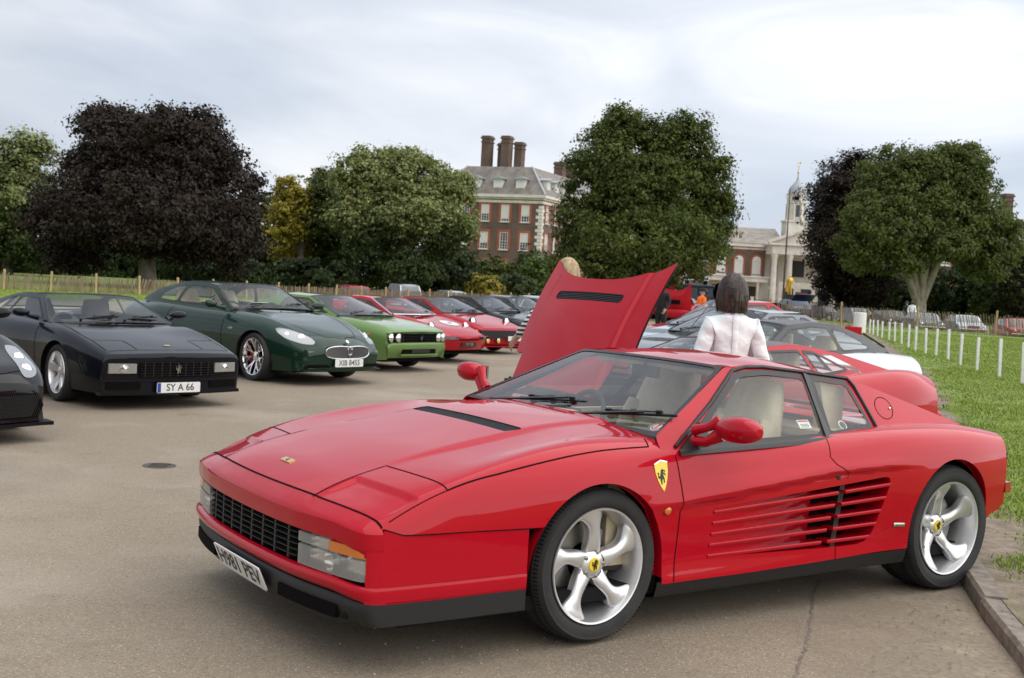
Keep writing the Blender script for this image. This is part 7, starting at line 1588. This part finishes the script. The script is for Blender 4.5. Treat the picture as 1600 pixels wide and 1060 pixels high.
def lorry():
    Y = 85; p = at(1090, 480, Y); k = Y / FPX; z = lambda py: at(1090, py, Y).z
    t = thing('lorry', 'old dark blue lorry with a two pane windscreen, carrying a small rally car', 'lorry', (p.x, Y, 0), R(-4)); w = 47 * k
    mb = MB(); mb.box((0, 1.6, .75), (w * .98, 3.4, .5)); mb.box((0, .55, (z(478) + z(500)) / 2), (w, 1.3, z(478) - z(500))); mb.obj('cab', NAVY, t, bevel=.03)
    zb, zt = z(472), z(449); mb = MB()
    for x in (-w / 2 + .05, 0, w / 2 - .05): mb.box((x, 0, (zb + zt) / 2), (.07, .07, zt - zb))
    mb.box((0, 0, zb), (w, .10, .07)); mb.box((0, 0, zt), (w, .10, .06)); mb.box((0, 1.15, (zb + zt) / 2), (w, .06, zt - zb)); f = mb.obj('screen_frame', NAVY, t)
    for s_ in (-1, 1): mb = MB(); mb.box((s_ * w / 4, -.01, (zb + zt) / 2), (w / 2 - .12, .015, zt - zb - .08)); mb.obj('windscreen', GLASSDK, f)
    mb = MB(); mb.box((0, .9, zt + .10), (w * 1.04, 2.3, .18)); mb.obj('cab_roof', NAVY, t, bevel=.06)
    mb = MB(); mb.box((0, -.35, z(482)), (w * .62, .5, .62)); mb.box((0, -.62, z(484)), (w * .4, .06, .5)); mb.obj('bonnet', SILVER, t, bevel=.05)
    for s_ in (-1, 1): mb = MB(); mb.lathe([(.13, -.1), (.13, 0), (.001, .04)], 14, 'X'); o = mb.obj('headlamp', CHROME, t); o.location = (s_ * w * .40, -.45, z(484)); o.rotation_euler = (0, 0, R(-90)); mb = MB(); mb.lathe([(.42, -.12), (.42, .12)], 20, 'X', (s_ * w * .42, -.1, .42)); mb.lathe([(.42, -.12), (.2, -.14)], 20, 'X', (s_ * w * .42, -.1, .42)); mb.lathe([(.42, .12), (.2, .14), (.01, .14)], 20, 'X', (s_ * w * .42, -.1, .42)); mb.obj('wheel', RUBBER, t); mb = MB(); mb.box((s_ * w * .42, -.1, .92), (.36, 1.0, .08)); mb.obj('mudguard', NAVY, t, bevel=.03)
    mb = MB(); mb.box((0, 2.6, zt + .0), (w, 3.2, .10)); [mb.box((sx * w * .46, 2.6 + sy, (zt) / 2), (.08, .08, zt)) for sx in (-1, 1) for sy in (-1.4, 1.4)]; mb.obj('load_deck', NAVY, t)
    # the small car it carries
    cc = thing('rally_car', 'small blue and white rally car with spot lamps on top of the blue lorry', 'car', (p.x, Y + 1.2, zt + .30), R(-4)); z0 = 0; w2 = 32 * k
    mb = MB(); mb.prism([(-.9, .12), (.1, .12), (1.8, .12), (2.0, .55), (1.5, .62), (1.1, 1.02), (.0, 1.04), (-.3, .62), (-.95, .58)], -w2 / 2, w2 / 2, lambda a, b, h: (h, a, b)); mb.obj('body', NAVY, cc, bevel=.05)
    mb = MB(); mb.prism([(-.92, .6), (-.32, .645), (-.32, .66), (-.92, .615)], -w2 / 2 + .1, w2 / 2 - .1, lambda a, b, h: (h, a, b)); mb.obj('bonnet', WHITEP, cc); mb = MB(); mb.prism([(-.31, .66), (-.05, .98), (-.07, .99), (-.33, .67)], -w2 / 2 + .12, w2 / 2 - .12, lambda a, b, h: (h, a, b)); mb.obj('windscreen', GLASSDK, cc)
    mb = MB(); mb.box((0, .5, 1.12), (w2 * .9, 1.1, .03)); [mb.box((x, .5, 1.18), (.03, 1.1, .03)) for x in np.linspace(-w2 * .42, w2 * .42, 7)]; mb.obj('roof_rack', CHROME, cc)
    for x in (-.36, -.14, .14, .36): mb = MB(); mb.lathe([(.10, 0), (.10, .05), (.001, .08)], 14, 'Y'); o = mb.obj('spot_lamp', WHITEP, cc); o.location = (x * w2 * 1.05, -1.0, .46); o.rotation_euler = (0, 0, math.pi)
    mb = MB(); mb.box((0, -1.0, .22), (w2 * .98, .08, .08)); mb.obj('bumper', CHROME, cc)
    for sx in (-1, 1):
        for yy in (-.55, 1.35): mb = MB(); mb.lathe([(.01, -.08), (.25, -.08), (.25, .08), (.01, .08)], 16, 'X', (sx * (w2 / 2 - .06), yy, .15)); mb.obj('wheel', RUBBER, cc)
lorry()
def boxcar(name, lab, loc, rz, p, L_=4.0, w=1.6, h=1.35, sc=1.05, gate=False, group=None, front=True, open_door=False):
    t = thing(name, lab, 'car', loc, rz, group, sc)
    prof = [(.62, .28), (.66, .52), (.58, .70), (-.30, .84), (-.85, h - .04), (-1.1, h), (-1.1 - (L_ - 2.8), h), (-L_ + 1.05, .92), (-L_ + .72, .86), (-L_ + .66, .5), (-L_ + .70, .26)]
    G = []; 
    for (x, z) in prof:
        k = 1 - .20 * max(0, (z - .85) / (h - .85)); row_ = []
        for v in np.linspace(-1, 1, 11): row_.append((x + (.10 if x > 0 else -.06 if x < -2 else 0) * (1 - v * v), v * w / 2 * k, z - .05 * v ** 4))
        G.append(row_)
    mb = MB(); mb.grid(G)
    for s_ in (0, -1): mb.add([g_[s_] for g_ in G], [tuple(range(len(G)))])
    mb.obj('body', p, t, 40)
    for s_ in (1, -1):
        f = lambda x, z: (x, s_ * (w / 2 * (1 - .20 * max(0, (z - .85) / (h - .85))) + .004), z); mb = MB(); mb.add([f(-.42, .88), f(-.88, h - .09), f(-1.5, h - .08), f(-1.5, .89)], [(0, 1, 2, 3)]); mb.add([f(-1.56, .89), f(-1.56, h - .08), f(-L_ + 1.75, h - .08), f(-L_ + 1.35, .92)], [(0, 1, 2, 3)]); mb.obj('side_glass', GLASSDK, t, None)
        for x in (.0, -L_ + 1.55): mb = MB(); mb.lathe([(.01, -.16), (.30, -.16), (.31, -.02), (.27, .0), (.19, .005), (.18, -.02), (.01, -.02)], 20, 'Y'); o = mb.obj('wheel', RUBBER, t); o.location = (x, s_ * (w / 2 - .0), .31); o.rotation_euler = (0, 0, 0 if s_ > 0 else math.pi); mb = MB(); mb.lathe([(.01, .0), (.17, .006), (.19, .0)], 14, 'Y'); mb.obj('hub_cap', ALLOY, o)
        mb = MB(); mb.lathe([(.085, -.02), (.085, .02), (.001, .04)], 14, 'X'); o = mb.obj('headlamp', REFLECTOR, t); o.location = (.68, s_ * w * .36, .60)
    mb = MB(); mb.grid([[(-.33 + .10 * (1 - v * v), v * w * .42, .87) for v in np.linspace(-1, 1, 7)], [(-.83 + .10 * (1 - v * v), v * w * .36, h - .06) for v in np.linspace(-1, 1, 7)]]); mb.obj('windscreen', GLASSDK, t, None)
    mb = MB(); mb.box((.735, 0, .55), (.06, w * .42, .20)); mb.obj('grille', CHROME if front else GAP, t); mb = MB(); mb.box((.75, 0, .36), (.08, w * .96, .10)); mb.obj('bumper', CHROME, t, bevel=.02)
    if gate:
        mb = MB(); mb.prism([(-L_ + 1.0, h), (-L_ + .25, h + .42), (-L_ + .2, h + .38), (-L_ + .95, h - .06)], -w * .42, w * .42, lambda a, b, hh: (a, hh, b)); mb.obj('tailgate', p, t, bevel=.02)
    if open_door: mb = MB(); mb.box((-.95, w / 2 + .40, .85), (.06, .85, .62)); mb.obj('open_door', p, t, bevel=.03)
    return t
boxcar('estate_car', 'dark estate car with its tailgate raised and a door open, before the portico', (at(1238, 480, 78).x, 80, 0), R(95), NAVY, 4.2, 1.65, 1.40, 1.0, gate=True, open_door=True)
PG = 'cars parked behind the right fence'
for k, (x, Y, p, lab, rz, nm) in enumerate([(1452, 73, GREYP, 'grey old saloon behind the right fence, left of the silver one', -95, 'saloon'), (1517, 72, SILVER, 'silver rounded old saloon behind the right fence', -96, 'saloon'), (1600, 66, RED2, 'bright red saloon behind the fence at the right edge', -98, 'saloon'), (1400, 78, BLACKP, 'black car half hidden behind the right fence by the tree trunk', -90, 'saloon'), (1308, 88, NAVY, 'dark blue saloon at the end of the lawn before the grass bank', -60, 'saloon'), (1352, 84, GREYP, 'dark grey saloon behind the white litter drum', -80, 'saloon')]):
    t = boxcar(nm, lab, (at(x, 500, Y).x, Y, -.06), R(rz), p, 4.1, 1.62, 1.42, 1.05, group=PG); t.scale = (1.03, 1.03, .80)
PL = 'cars parked behind the left fence'
for x, Y, p, lab, h in [(568, 71, RED2, 'red car roof showing over the left fence', 1.62), (648, 74, SILVER, 'silver car with a roof rack showing over the left fence', 1.85), (722, 78, SILVER, 'pale silver car low behind the left fence end', 1.55)]:
    t = boxcar('saloon', lab, (at(x, 470, Y).x, Y, 0), R(-60), p, 4.1, 1.65, h, 1.0, group=PL); t.location.z = -.80
    if h > 1.8: mb = MB(); mb.box((-1.7, 0, h + .10), (1.3, 1.2, .04)); [mb.box((-1.7, y, h + .16), (1.3, .03, .05)) for y in (-.58, 0, .58)]; mb.obj('roof_rack', CHROME, t)
# litter drum and red board at the head of the marker posts
q = ground(1342, 522); mb = MB(); mb.lathe([(.01, 0), (.30, 0), (.30, .95), (.27, .97), (.01, .97)], 20, 'Z'); o = mb.obj('litter_drum', MARK, None, 40); o.location = (q.x, q.y, .05); tag(o, 'white drum at the far end of the row of marker posts', 'drum')
q = at(1338, 522, 38); t = thing('red_board', 'red board with a flared edge standing behind the purple car, by the white drum', 'board', (at(1333, 520, 37).x, 37, 0), R(10)); mb = MB(); mb.box((0, 0, .62), (.95, .06, .62)); mb.box((.05, 0, .28), (1.15, .08, .2)); mb.obj('panel', RED2, t, bevel=.02); mb = MB(); [mb.box((x, .05, .25), (.06, .06, .5)) for x in (-.4, .4)]; mb.obj('leg', TRIM, t); t.scale = (.6, .6, .8)
# ------------------------------------------------------------------ people
SKIN = noisy(mat('skin', (.5, .3, .22), .5), (.44, .26, .19), (.52, .32, .24), 6, rough=.5)
SHIRTW = noisy(mat('white_cotton', (.76, .75, .75), .85), (.80, .84, .86), (.86, .89, .90), 5, 6, bump=.35, bscale=22, rough=.85, bdist=.03)
def skin_mesh(name, joints, m, parent, sub=2):
    """joints: list of (pos, radius(x,y), parent index)"""
    me = bpy.data.meshes.new(name); me.from_pydata([j[0] for j in joints], [(j[2], i) for i, j in enumerate(joints) if j[2] is not None], [])
    o = bpy.data.objects.new('tmp_skin', me); COL.objects.link(o); sk = o.modifiers.new('s', 'SKIN'); sk.use_smooth_shade = True
    for i, j in enumerate(joints):
        v = me.skin_vertices[0].data[i]; v.radius = j[1] if isinstance(j[1], tuple) else (j[1], j[1]); v.use_root = (i == 0)
    ss = o.modifiers.new('u', 'SUBSURF'); ss.levels = sub; ss.render_levels = sub
    dg = bpy.context.evaluated_depsgraph_get(); dg.update(); out_ = bpy.data.meshes.new_from_object(o.evaluated_get(dg)); bpy.data.objects.remove(o); out_.name = name
    out_.materials.clear(); out_.materials.append(m); out_.polygons.foreach_set('use_smooth', [True] * len(out_.polygons)); return link(name, out_, parent)
def head(parent, c, r, hair_m, face_dir=(0, 1, 0), hair='short', skin=SKIN):
    """head looking along +Y of the person; the face is modelled"""
    c = Vector(c); mb = MB(); P = []; n, k = 14, 20
    for i in range(n):
        th = math.pi * i / (n - 1); row_ = []
        for j in range(k):
            a = 2 * math.pi * j / k; x, y, z = math.sin(th) * math.cos(a), math.sin(th) * math.sin(a), math.cos(th)
            w = .80 - .12 * max(0, -z); d = .98; fy = y * d
            if y > 0: fy += .10 * math.exp(-((x / .16) ** 2 + ((z + .12) / .16) ** 2)) - .07 * math.exp(-(((abs(x) - .30) / .14) ** 2 + ((z - .02) / .10) ** 2)) + .03 * math.exp(-((x / .3) ** 2 + ((z + .42) / .08) ** 2)) + .05 * math.exp(-((x / .3) ** 2 + ((z + .74) / .16) ** 2))
            row_.append((c.x + r * x * w, c.y + r * fy, c.z + r * z * 1.22))
        P.append(row_)
    mb.grid(P, cv=True); h = mb.obj('head', skin, parent, 80)
    for s_ in (1, -1):
        mb = MB(); mb.lathe([(.001, .3), (.5, .2), (.7, 0), (.5, -.2), (.001, -.3)], 10, 'X'); e_ = mb.obj('ear', skin, h, 80); e_.location = (c.x + s_ * r * .80, c.y - r * .05, c.z - r * .08); e_.scale = (r * .25, r * .26, r * .40)
        mb = MB(); mb.lathe([(.001, .09), (.07, .06), (.09, 0)], 8, 'Y', (c.x + s_ * r * .30, c.y + r * .82, c.z + r * .03)); mb.obj('eye', INK, h)
    mb = MB(); mb.box((c.x, c.y + r * .97, c.z - r * .52), (r * .42, r * .06, r * .09)); mb.obj('mouth', mat('lips', (.35, .13, .11), .5) if 'lips' not in MATS else MATS['lips'], h, bevel=r * .03)
    return h
def hair_bob(parent, c, r, m, length, seed=1, strands=900, flare=.12, full=1.1):
    rg = np.random.default_rng(seed); c = np.array(c); V = []
    mb = MB(); P = []
    for i in range(18):
        t = i / 17; row_ = []
        for j in range(64):
            a = 2 * math.pi * j / 64; back = -math.sin(a)
            if t < .5: th = t * math.pi; x, y, z = math.sin(th) * math.cos(a), math.sin(th) * math.sin(a), math.cos(th) * 1.22
            else:
                q = (t - .5) * 2; L_ = length * (1 if back > -.45 else .25); x, y, z = math.cos(a) * (1 - .07 * q + flare * math.sin(q * 2.4)), math.sin(a) * (1 - .10 * q + flare * math.sin(q * 2.4) * .6), -q * L_ * (1 + .10 * math.sin(a * 5) + .05 * math.sin(a * 11))
            wv = 1 + min(1, t * 2) * (.025 * math.sin(6 * a + 5 * t) + .02 * math.sin(11 * a - 5 * t + 1) + .02 * math.sin(3 * a + 7 * t))
            row_.append((c[0] + r * .90 * full * x * wv, c[1] + r * 1.0 * full * y * wv - .04 * r, c[2] + r * full * z))
        P.append(row_)
    mb.grid(P, cv=True); h = mb.obj('hair', m, parent, 80)
    # loose locks over the shell
    T = []
    for k in range(strands):
        a = rg.uniform(0, 2 * math.pi); back = -math.sin(a); th0 = rg.uniform(.05, 1.3); pts = []
        L_ = length * (1 if back > -.45 else .2) * rg.uniform(.75, 1.06); sw = rg.normal(0, .28); lift = rg.uniform(-.02, .09)
        for q in np.linspace(0, 1, 7):
            th = th0 + (math.pi / 2 - th0) * min(1, q / .45)
            if q < .45: x, y, z = math.sin(th) * math.cos(a + sw * q), math.sin(th) * math.sin(a + sw * q), math.cos(th) * 1.22
            else:
                u = (q - .45) / .55; x, y, z = math.cos(a + sw * q) * (1 - .07 * u + flare * math.sin(u * 2.4)), math.sin(a + sw * q) * (1 - .10 * u + flare * math.sin(u * 2.4) * .6), -u * L_
            f = (full + lift) * (1 + min(1, q * 1.4) * (.025 * math.sin(6 * a + 5 * q) + .025 * math.sin(11 * a - 5 * q + 1) + .02 * math.sin(3 * a + 7 * q))); pts.append(np.array((c[0] + r * .90 * f * x, c[1] + r * f * y - .04 * r, c[2] + r * f * z)))
        w = r * rg.uniform(.02, .055)
        for p, q in zip(pts[:-1], pts[1:]):
            s_ = np.cross(q - p, p - c); s_ = s_ / max(np.linalg.norm(s_), 1e-6) * w; T += [p - s_, p + s_, q + s_, q - s_]
    link('hair_locks', tri_soup('hair_locks', np.array(T), m, None, 4), h, 'stuff')
    return h
def hand(parent, wrist, d, palm_n, s=1.0, skin=SKIN, curl=.5):
    """relaxed hand as one skin: palm and five separate curled fingers. d: pointing direction, palm_n: palm normal"""
    w = Vector(wrist); d = Vector(d).normalized(); n = Vector(palm_n); n = (n - d * n.dot(d)).normalized(); sd = d.cross(n)
    J = [(tuple(w), (.026 * s, .020 * s), None), (tuple(w + d * .045 * s), (.036 * s, .018 * s), 0), (tuple(w + d * .085 * s), (.038 * s, .015 * s), 1)]
    for k, (o, L_) in enumerate(((-.030, .062), (-.010, .074), (.011, .070), (.030, .056))):
        b = w + d * .088 * s + sd * o * s; p1 = b + (d * .9 + n * curl * .5).normalized() * L_ * .5 * s; p2 = p1 + (d * .55 + n * curl * 1.2).normalized() * L_ * .36 * s; p3 = p2 + (d * .2 + n * curl * 1.5).normalized() * L_ * .28 * s
        i = len(J); J += [(tuple(b), .0095 * s, 2), (tuple(p1), .0085 * s, i), (tuple(p2), .0078 * s, i + 1), (tuple(p3), .0065 * s, i + 2)]
    b = w + d * .03 * s - sd * .034 * s; i = len(J); J += [(tuple(b), .013 * s, 0), (tuple(b + (d * .7 - sd * .6 + n * .3).normalized() * .034 * s), .0105 * s, i), (tuple(b + (d * .95 - sd * .35 + n * .6).normalized() * .062 * s), .008 * s, i + 1)]
    return J
def person(label, loc, rz, H, top_m, leg_m, hair_m, pose='stand', hair='short', group=None, sleeve=1.0, sub=2, hair_len=1.0, build=1.0, head_turn=0, skin=SKIN, arms=None, lean=0.0, shoes=INK, hands=True):
    """facing +Y of its own frame, feet at z = 0"""
    t = thing('person', label, 'person', loc, rz, group); k = H / 1.7; sh = .178 * k * build; hp = .095 * k
    Z = lambda z: z * k
    L_ = lambda z: lean * max(0, z - .9) * k
    arms = arms or {1: ((.24, -.02, 1.12), (.22, .14, .92)), -1: ((-.24, -.02, 1.12), (-.22, .14, .92))}
    J = [((0, 0, Z(.93)), (.130 * k * build, .095 * k * build), None), ((0, .0 + L_(1.08), Z(1.08)), (.108 * k * build, .080 * k * build), 0), ((0, L_(1.24), Z(1.24)), (.125 * k * build, .085 * k * build), 1), ((0, -.01 + L_(1.38), Z(1.38)), (.105 * k * build, .070 * k * build), 2), ((0, .0 + L_(1.45), Z(1.455)), (.052 * k, .055 * k), 3), ((0, .015 + L_(1.52), Z(1.53)), (.05 * k, .055 * k), 4)]
    for s_ in (1, -1):
        el, wr = arms[s_]; i = len(J); J += [((s_ * sh, -.005 + L_(1.38), Z(1.385)), (.034 * k, .034 * k), 3), ((el[0] * k * .5 + s_ * sh * .5, el[1] * k * .5, (Z(1.385) + el[2] * k) / 2), .040 * k, i), (tuple(q * k for q in el), .036 * k, i + 1), (tuple((a * .5 + b * .5) * k for a, b in zip(el, wr)), .037 * k, i + 2), (tuple(q * k for q in wr), .026 * k, i + 3)]
        if hands:
            d = Vector(wr) - Vector(el); hj = hand(None, [q * k for q in wr], d, (-s_, .2, -.1), k, skin, .5); b0 = len(J); top = b0 - 1
            for q in hj[1:]: J.append((q[0], q[1], top if q[2] == 0 else b0 + q[2] - 1))
        i = len(J); J += [((s_ * hp, 0, Z(.88)), (.088 * k * build, .09 * k * build), 0), ((s_ * hp * 1.02, .012, Z(.68)), .072 * k, i), ((s_ * hp * 1.02, .01, Z(.47)), .053 * k, i + 1), ((s_ * hp * 1.0, -.012, Z(.28)), .050 * k, i + 2), ((s_ * hp * 1.0, -.01, Z(.08)), .035 * k, i + 3), ((s_ * hp * 1.12, .13 * k, Z(.035)), (.04 * k, .028 * k), i + 4)]
    skin_mesh('body', J, skin, t, sub)
    hd = head(t, (0, .03 * k + L_(1.6), Z(1.605)), .105 * k, hair_m, skin=skin)
    if head_turn: 
        pass
    if hair == 'short':
        mb = MB(); P = []
        for i in range(8):
            th = i / 7 * 1.75; row_ = []
            for j in range(20):
                a = 2 * math.pi * j / 20; th2 = th * (1.0 if math.sin(a) < .2 else .50); row_.append((.105 * k * .87 * math.sin(th2) * math.cos(a), .03 * k + L_(1.6) + .105 * k * 1.05 * math.sin(th2) * math.sin(a) - .006, Z(1.61) + .105 * k * 1.27 * math.cos(th2)))
            P.append(row_)
        mb.grid(P, cv=True); mb.obj('hair', hair_m, t, 80)
    elif hair == 'bob': hair_bob(t, (0, .03 * k + L_(1.6), Z(1.61)), .105 * k, hair_m, hair_len, 3, 1500 if sub > 1 else 300, flare=.06, full=1.12)
    # clothes: garments follow the body a little outside it
    e = .014 * k
    G = [((0, 0 + L_(.95), Z(.82)), (.158 * k * build + e, .115 * k * build + e), None), ((0, L_(1.08), Z(1.06)), (.132 * k * build + e, .098 * k * build + e), 0), ((0, L_(1.24), Z(1.24)), (.150 * k * build + e, .105 * k * build + e), 1), ((0, -.008 + L_(1.38), Z(1.37)), (.140 * k * build + e, .09 * k * build + e), 2), ((0, L_(1.43), Z(1.445)), (.092 * k, .086 * k), 3), ((0, L_(1.47), Z(1.475)), (.064 * k, .064 * k), 4)]
    for s_ in (1, -1):
        el, wr = arms[s_]; i = len(G); G += [((s_ * sh, -.005 + L_(1.38), Z(1.385)), .063 * k + e * .6, 3), ((el[0] * k * .5 + s_ * sh * .5, el[1] * k * .5, (Z(1.385) + el[2] * k) / 2), .056 * k + e * .5, i)]
        end = [(a * (1 - sleeve) + b * sleeve) for a, b in zip(el, wr)]
        G += [(tuple(q * k for q in el), .050 * k + e * .5, i + 1)]
        if sleeve > .05: G += [(tuple(q * k for q in end), (.036 if sleeve > .6 else .050) * k + e * .7, i + 2)]
    tp = skin_mesh('top', G, top_m, t, sub)
    T = [((0, 0, Z(1.03)), (.138 * k * build + e * .2, .108 * k * build + e * .4), None), ((0, 0, Z(.87)), (.15 * k * build + e, .11 * k * build + e), 0)]
    for s_ in (1, -1): i = len(T); T += [((s_ * hp, .0, Z(.80)), .090 * k * build + e, 1), ((s_ * hp * 1.02, .01, Z(.62)), .074 * k + e, i), ((s_ * hp * 1.02, .01, Z(.45)), .060 * k + e, i + 1), ((s_ * hp, -.01, Z(.25)), .055 * k + e, i + 2), ((s_ * hp, -.01, Z(.09)), .050 * k + e, i + 3)]
    skin_mesh('trousers', T, leg_m, t, sub)
    for s_ in (1, -1): skin_mesh('shoe', [((s_ * hp, -.04 * k, Z(.045)), (.046 * k, .045 * k), None), ((s_ * hp * 1.06, .06 * k, Z(.045)), (.05 * k, .040 * k), 0), ((s_ * hp * 1.12, .15 * k, Z(.035)), (.042 * k, .030 * k), 1)], shoes, t, 1)
    return t, tp
BROWNH = noisy(mat('brown_hair', (.03, .014, .010), .38), (.008, .0045, .0035), (.052, .026, .019), 26, 4, .38, .62, stretch=(1, 1, .22), rough=.36)
BLONDE = noisy(mat('blonde_hair', (.42, .29, .15), .45), (.30, .20, .10), (.55, .41, .24), 30, 3, stretch=(1, 1, .15), rough=.42)
DARKH = mat('dark_hair', (.02, .016, .013), .5); GREYH = mat('grey_hair', (.3, .28, .26), .5)
JEANS = noisy(mat('dark_denim', (.03, .04, .07), .9), (.025, .032, .055), (.045, .055, .09), 12, rough=.9); BLACKC = noisy(mat('black_cloth', (.015, .015, .016), .9), (.012, .012, .013), (.022, .022, .024), 8, bump=.4, bscale=20, rough=.9, bdist=.02)
# woman in white, seen from behind between the two red cars
p = at(1141, 545, 8.35); pose = {1: ((.252, -.03, 1.10), (.225, .16, .985)), -1: ((-.252, -.03, 1.10), (-.225, .16, .985))}
t, tp = person('woman with brown bobbed hair in a white shirt, seen from behind', (p.x, 8.35, 0), R(8), 1.63, SHIRTW, JEANS, BROWNH, hair='bob', sleeve=.10, sub=3, hair_len=1.08, build=.90, arms=pose)
tp.name = 'shirt'
me = tp.data; co = np.empty(len(me.vertices) * 3); me.vertices.foreach_get('co', co); co = co.reshape(-1, 3)
for z0, a in ((1.00, .9), (1.06, 1.0), (1.13, .6), (1.20, .4)):
    w = np.exp(-((co[:, 2] - z0 - .02 * np.sin(co[:, 0] * 14 + z0 * 40)) / .012) ** 2); co[:, 1] -= .010 * a * w * np.sign(-co[:, 1] + .01)
wv = .006 * np.sin(co[:, 0] * 38 + 3 * np.sin(co[:, 2] * 9)) * sstep(1.36, 1.2, co[:, 2]) + .005 * np.sin(co[:, 2] * 50 + co[:, 0] * 22); co[:, 1] += wv; me.vertices.foreach_set('co', co.ravel()); me.update()
mb = MB(); P = []
for z in np.linspace(.93, 1.40, 16):
    i = np.argmin(np.abs(co[:, 0]) * 2 + np.abs(co[:, 2] - z) + (co[:, 1] > 0) * 9); P.append((0, co[i, 1] - .004, z))
mb.grid([[(-.022, y, z), (-.018, y - .004, z), (.018, y - .004, z), (.022, y, z)] for _, y, z in P]); mb.obj('shirt_pleat', SHIRTW, tp, 60)
mb = MB(); mb.tube([(.066 * math.cos(a), .004 + .062 * math.sin(a), 1.388 + .006 * math.sin(a * 7) - .010 * math.sin(a)) for a in np.linspace(0, 2 * math.pi, 30)], [.014 + .003 * math.sin(i * 2.1) for i in range(30)], 8, False); mb.obj('collar', SHIRTW, tp, 60)
for s_ in (1, -1):
    el, wr = pose[s_]; el, wr = Vector(el), Vector(wr); d = (wr - el).normalized(); mb = MB()
    for q in (0.015, .04, .062): mb.tube([el + d * (q - .016), el + d * q, el + d * (q + .012)], [.056, .064, .058], 12, False)
    mb.obj('rolled_cuff', SHIRTW, tp, 60)
# blonde woman half hidden by the raised bonnet
p = at(886, 430, 11.2); STRIPE = mat('striped_cotton', (.7, .7, .7), .85); N, K, b_ = nodes_of(STRIPE); tcn = N.new('ShaderNodeTexCoord'); w = N.new('ShaderNodeTexWave'); w.bands_direction = 'Z'; w.inputs['Scale'].default_value = 7.5; r_ = N.new('ShaderNodeValToRGB'); r_.color_ramp.interpolation = 'CONSTANT'; r_.color_ramp.elements[0].color = (.02, .02, .03, 1); r_.color_ramp.elements[1].color = (.72, .72, .70, 1); r_.color_ramp.elements[1].position = .5; K.new(tcn.outputs['Object'], w.inputs[0]); K.new(w.outputs['Fac'], r_.inputs[0]); K.new(r_.outputs[0], b_.inputs['Base Color'])
person('blonde woman in a black and white striped top, half hidden behind the raised red bonnet', (p.x + .03, 11.2, 0), R(15), 1.74, STRIPE, JEANS, BLONDE, hair='bob', sleeve=.9, sub=2, hair_len=.9, arms={1: ((.27, .0, 1.12), (.20, .2, 1.0)), -1: ((-.36, .02, 1.14), (-.44, .16, .98))}, lean=.08)
# man in black, marshal in orange, couple under the tree
p = at(1034, 480, 36); person('man in black jacket and trousers with head bowed, right of the raised bonnet', (p.x, 36, 0), R(140), 1.76, BLACKC, BLACKC, GREYH, sleeve=1.0, sub=1, build=1.15, lean=.12)
HIVIS = mat('orange_vest', (.95, .16, .01), .7); REFL = mat('silver_tape', (.6, .62, .62), .35, .4); BLUEC = mat('pale_blue_cloth', (.45, .55, .7), .8)
p = at(1096, 480, 42); t, tp = person('marshal in an orange reflective vest and cap, standing in front of the blue lorry', (p.x, 42, 0), R(-75), 1.66, HIVIS, BLACKC, GREYH, sleeve=.2, sub=1, build=1.2)
k = 1.66 / 1.7; V_ = [((0, 0, .82 * k), (.235, .175), None), ((0, 0, 1.06 * k), (.225, .17), 0), ((0, 0, 1.25 * k), (.235, .175), 1), ((0, 0, 1.38 * k), (.21, .15), 2), ((0, 0, 1.43 * k), (.12, .11), 3)]; vest = skin_mesh('vest', V_, HIVIS, t, 2); vest.data.materials.append(REFL)
for pl in vest.data.polygons:
    if .93 < pl.center.z / k < .99 or 1.10 < pl.center.z / k < 1.16: pl.material_index = 1
mb = MB(); mb.lathe([(.115, 1.62 * k), (.118, 1.67 * k), (.09, 1.73 * k), (.001, 1.75 * k)], 14, 'Z', (0, .03, 0)); mb.box((0, .16, 1.635 * k), (.14, .12, .012)); mb.obj('cap', BLACKC, t, 40)
p = at(1424, 495, 80); person('man in a white shirt under the forked tree, behind the right fence', (p.x, 80, 0), R(170), 1.75, SHIRTW, JEANS, DARKH, sub=1, hands=False)
p = at(1416, 493, 81.5); person('person in dark clothes beside the man in the white shirt', (p.x, 81.5, 0), R(10), 1.72, BLACKC, BLACKC, DARKH, sub=1, hands=False)
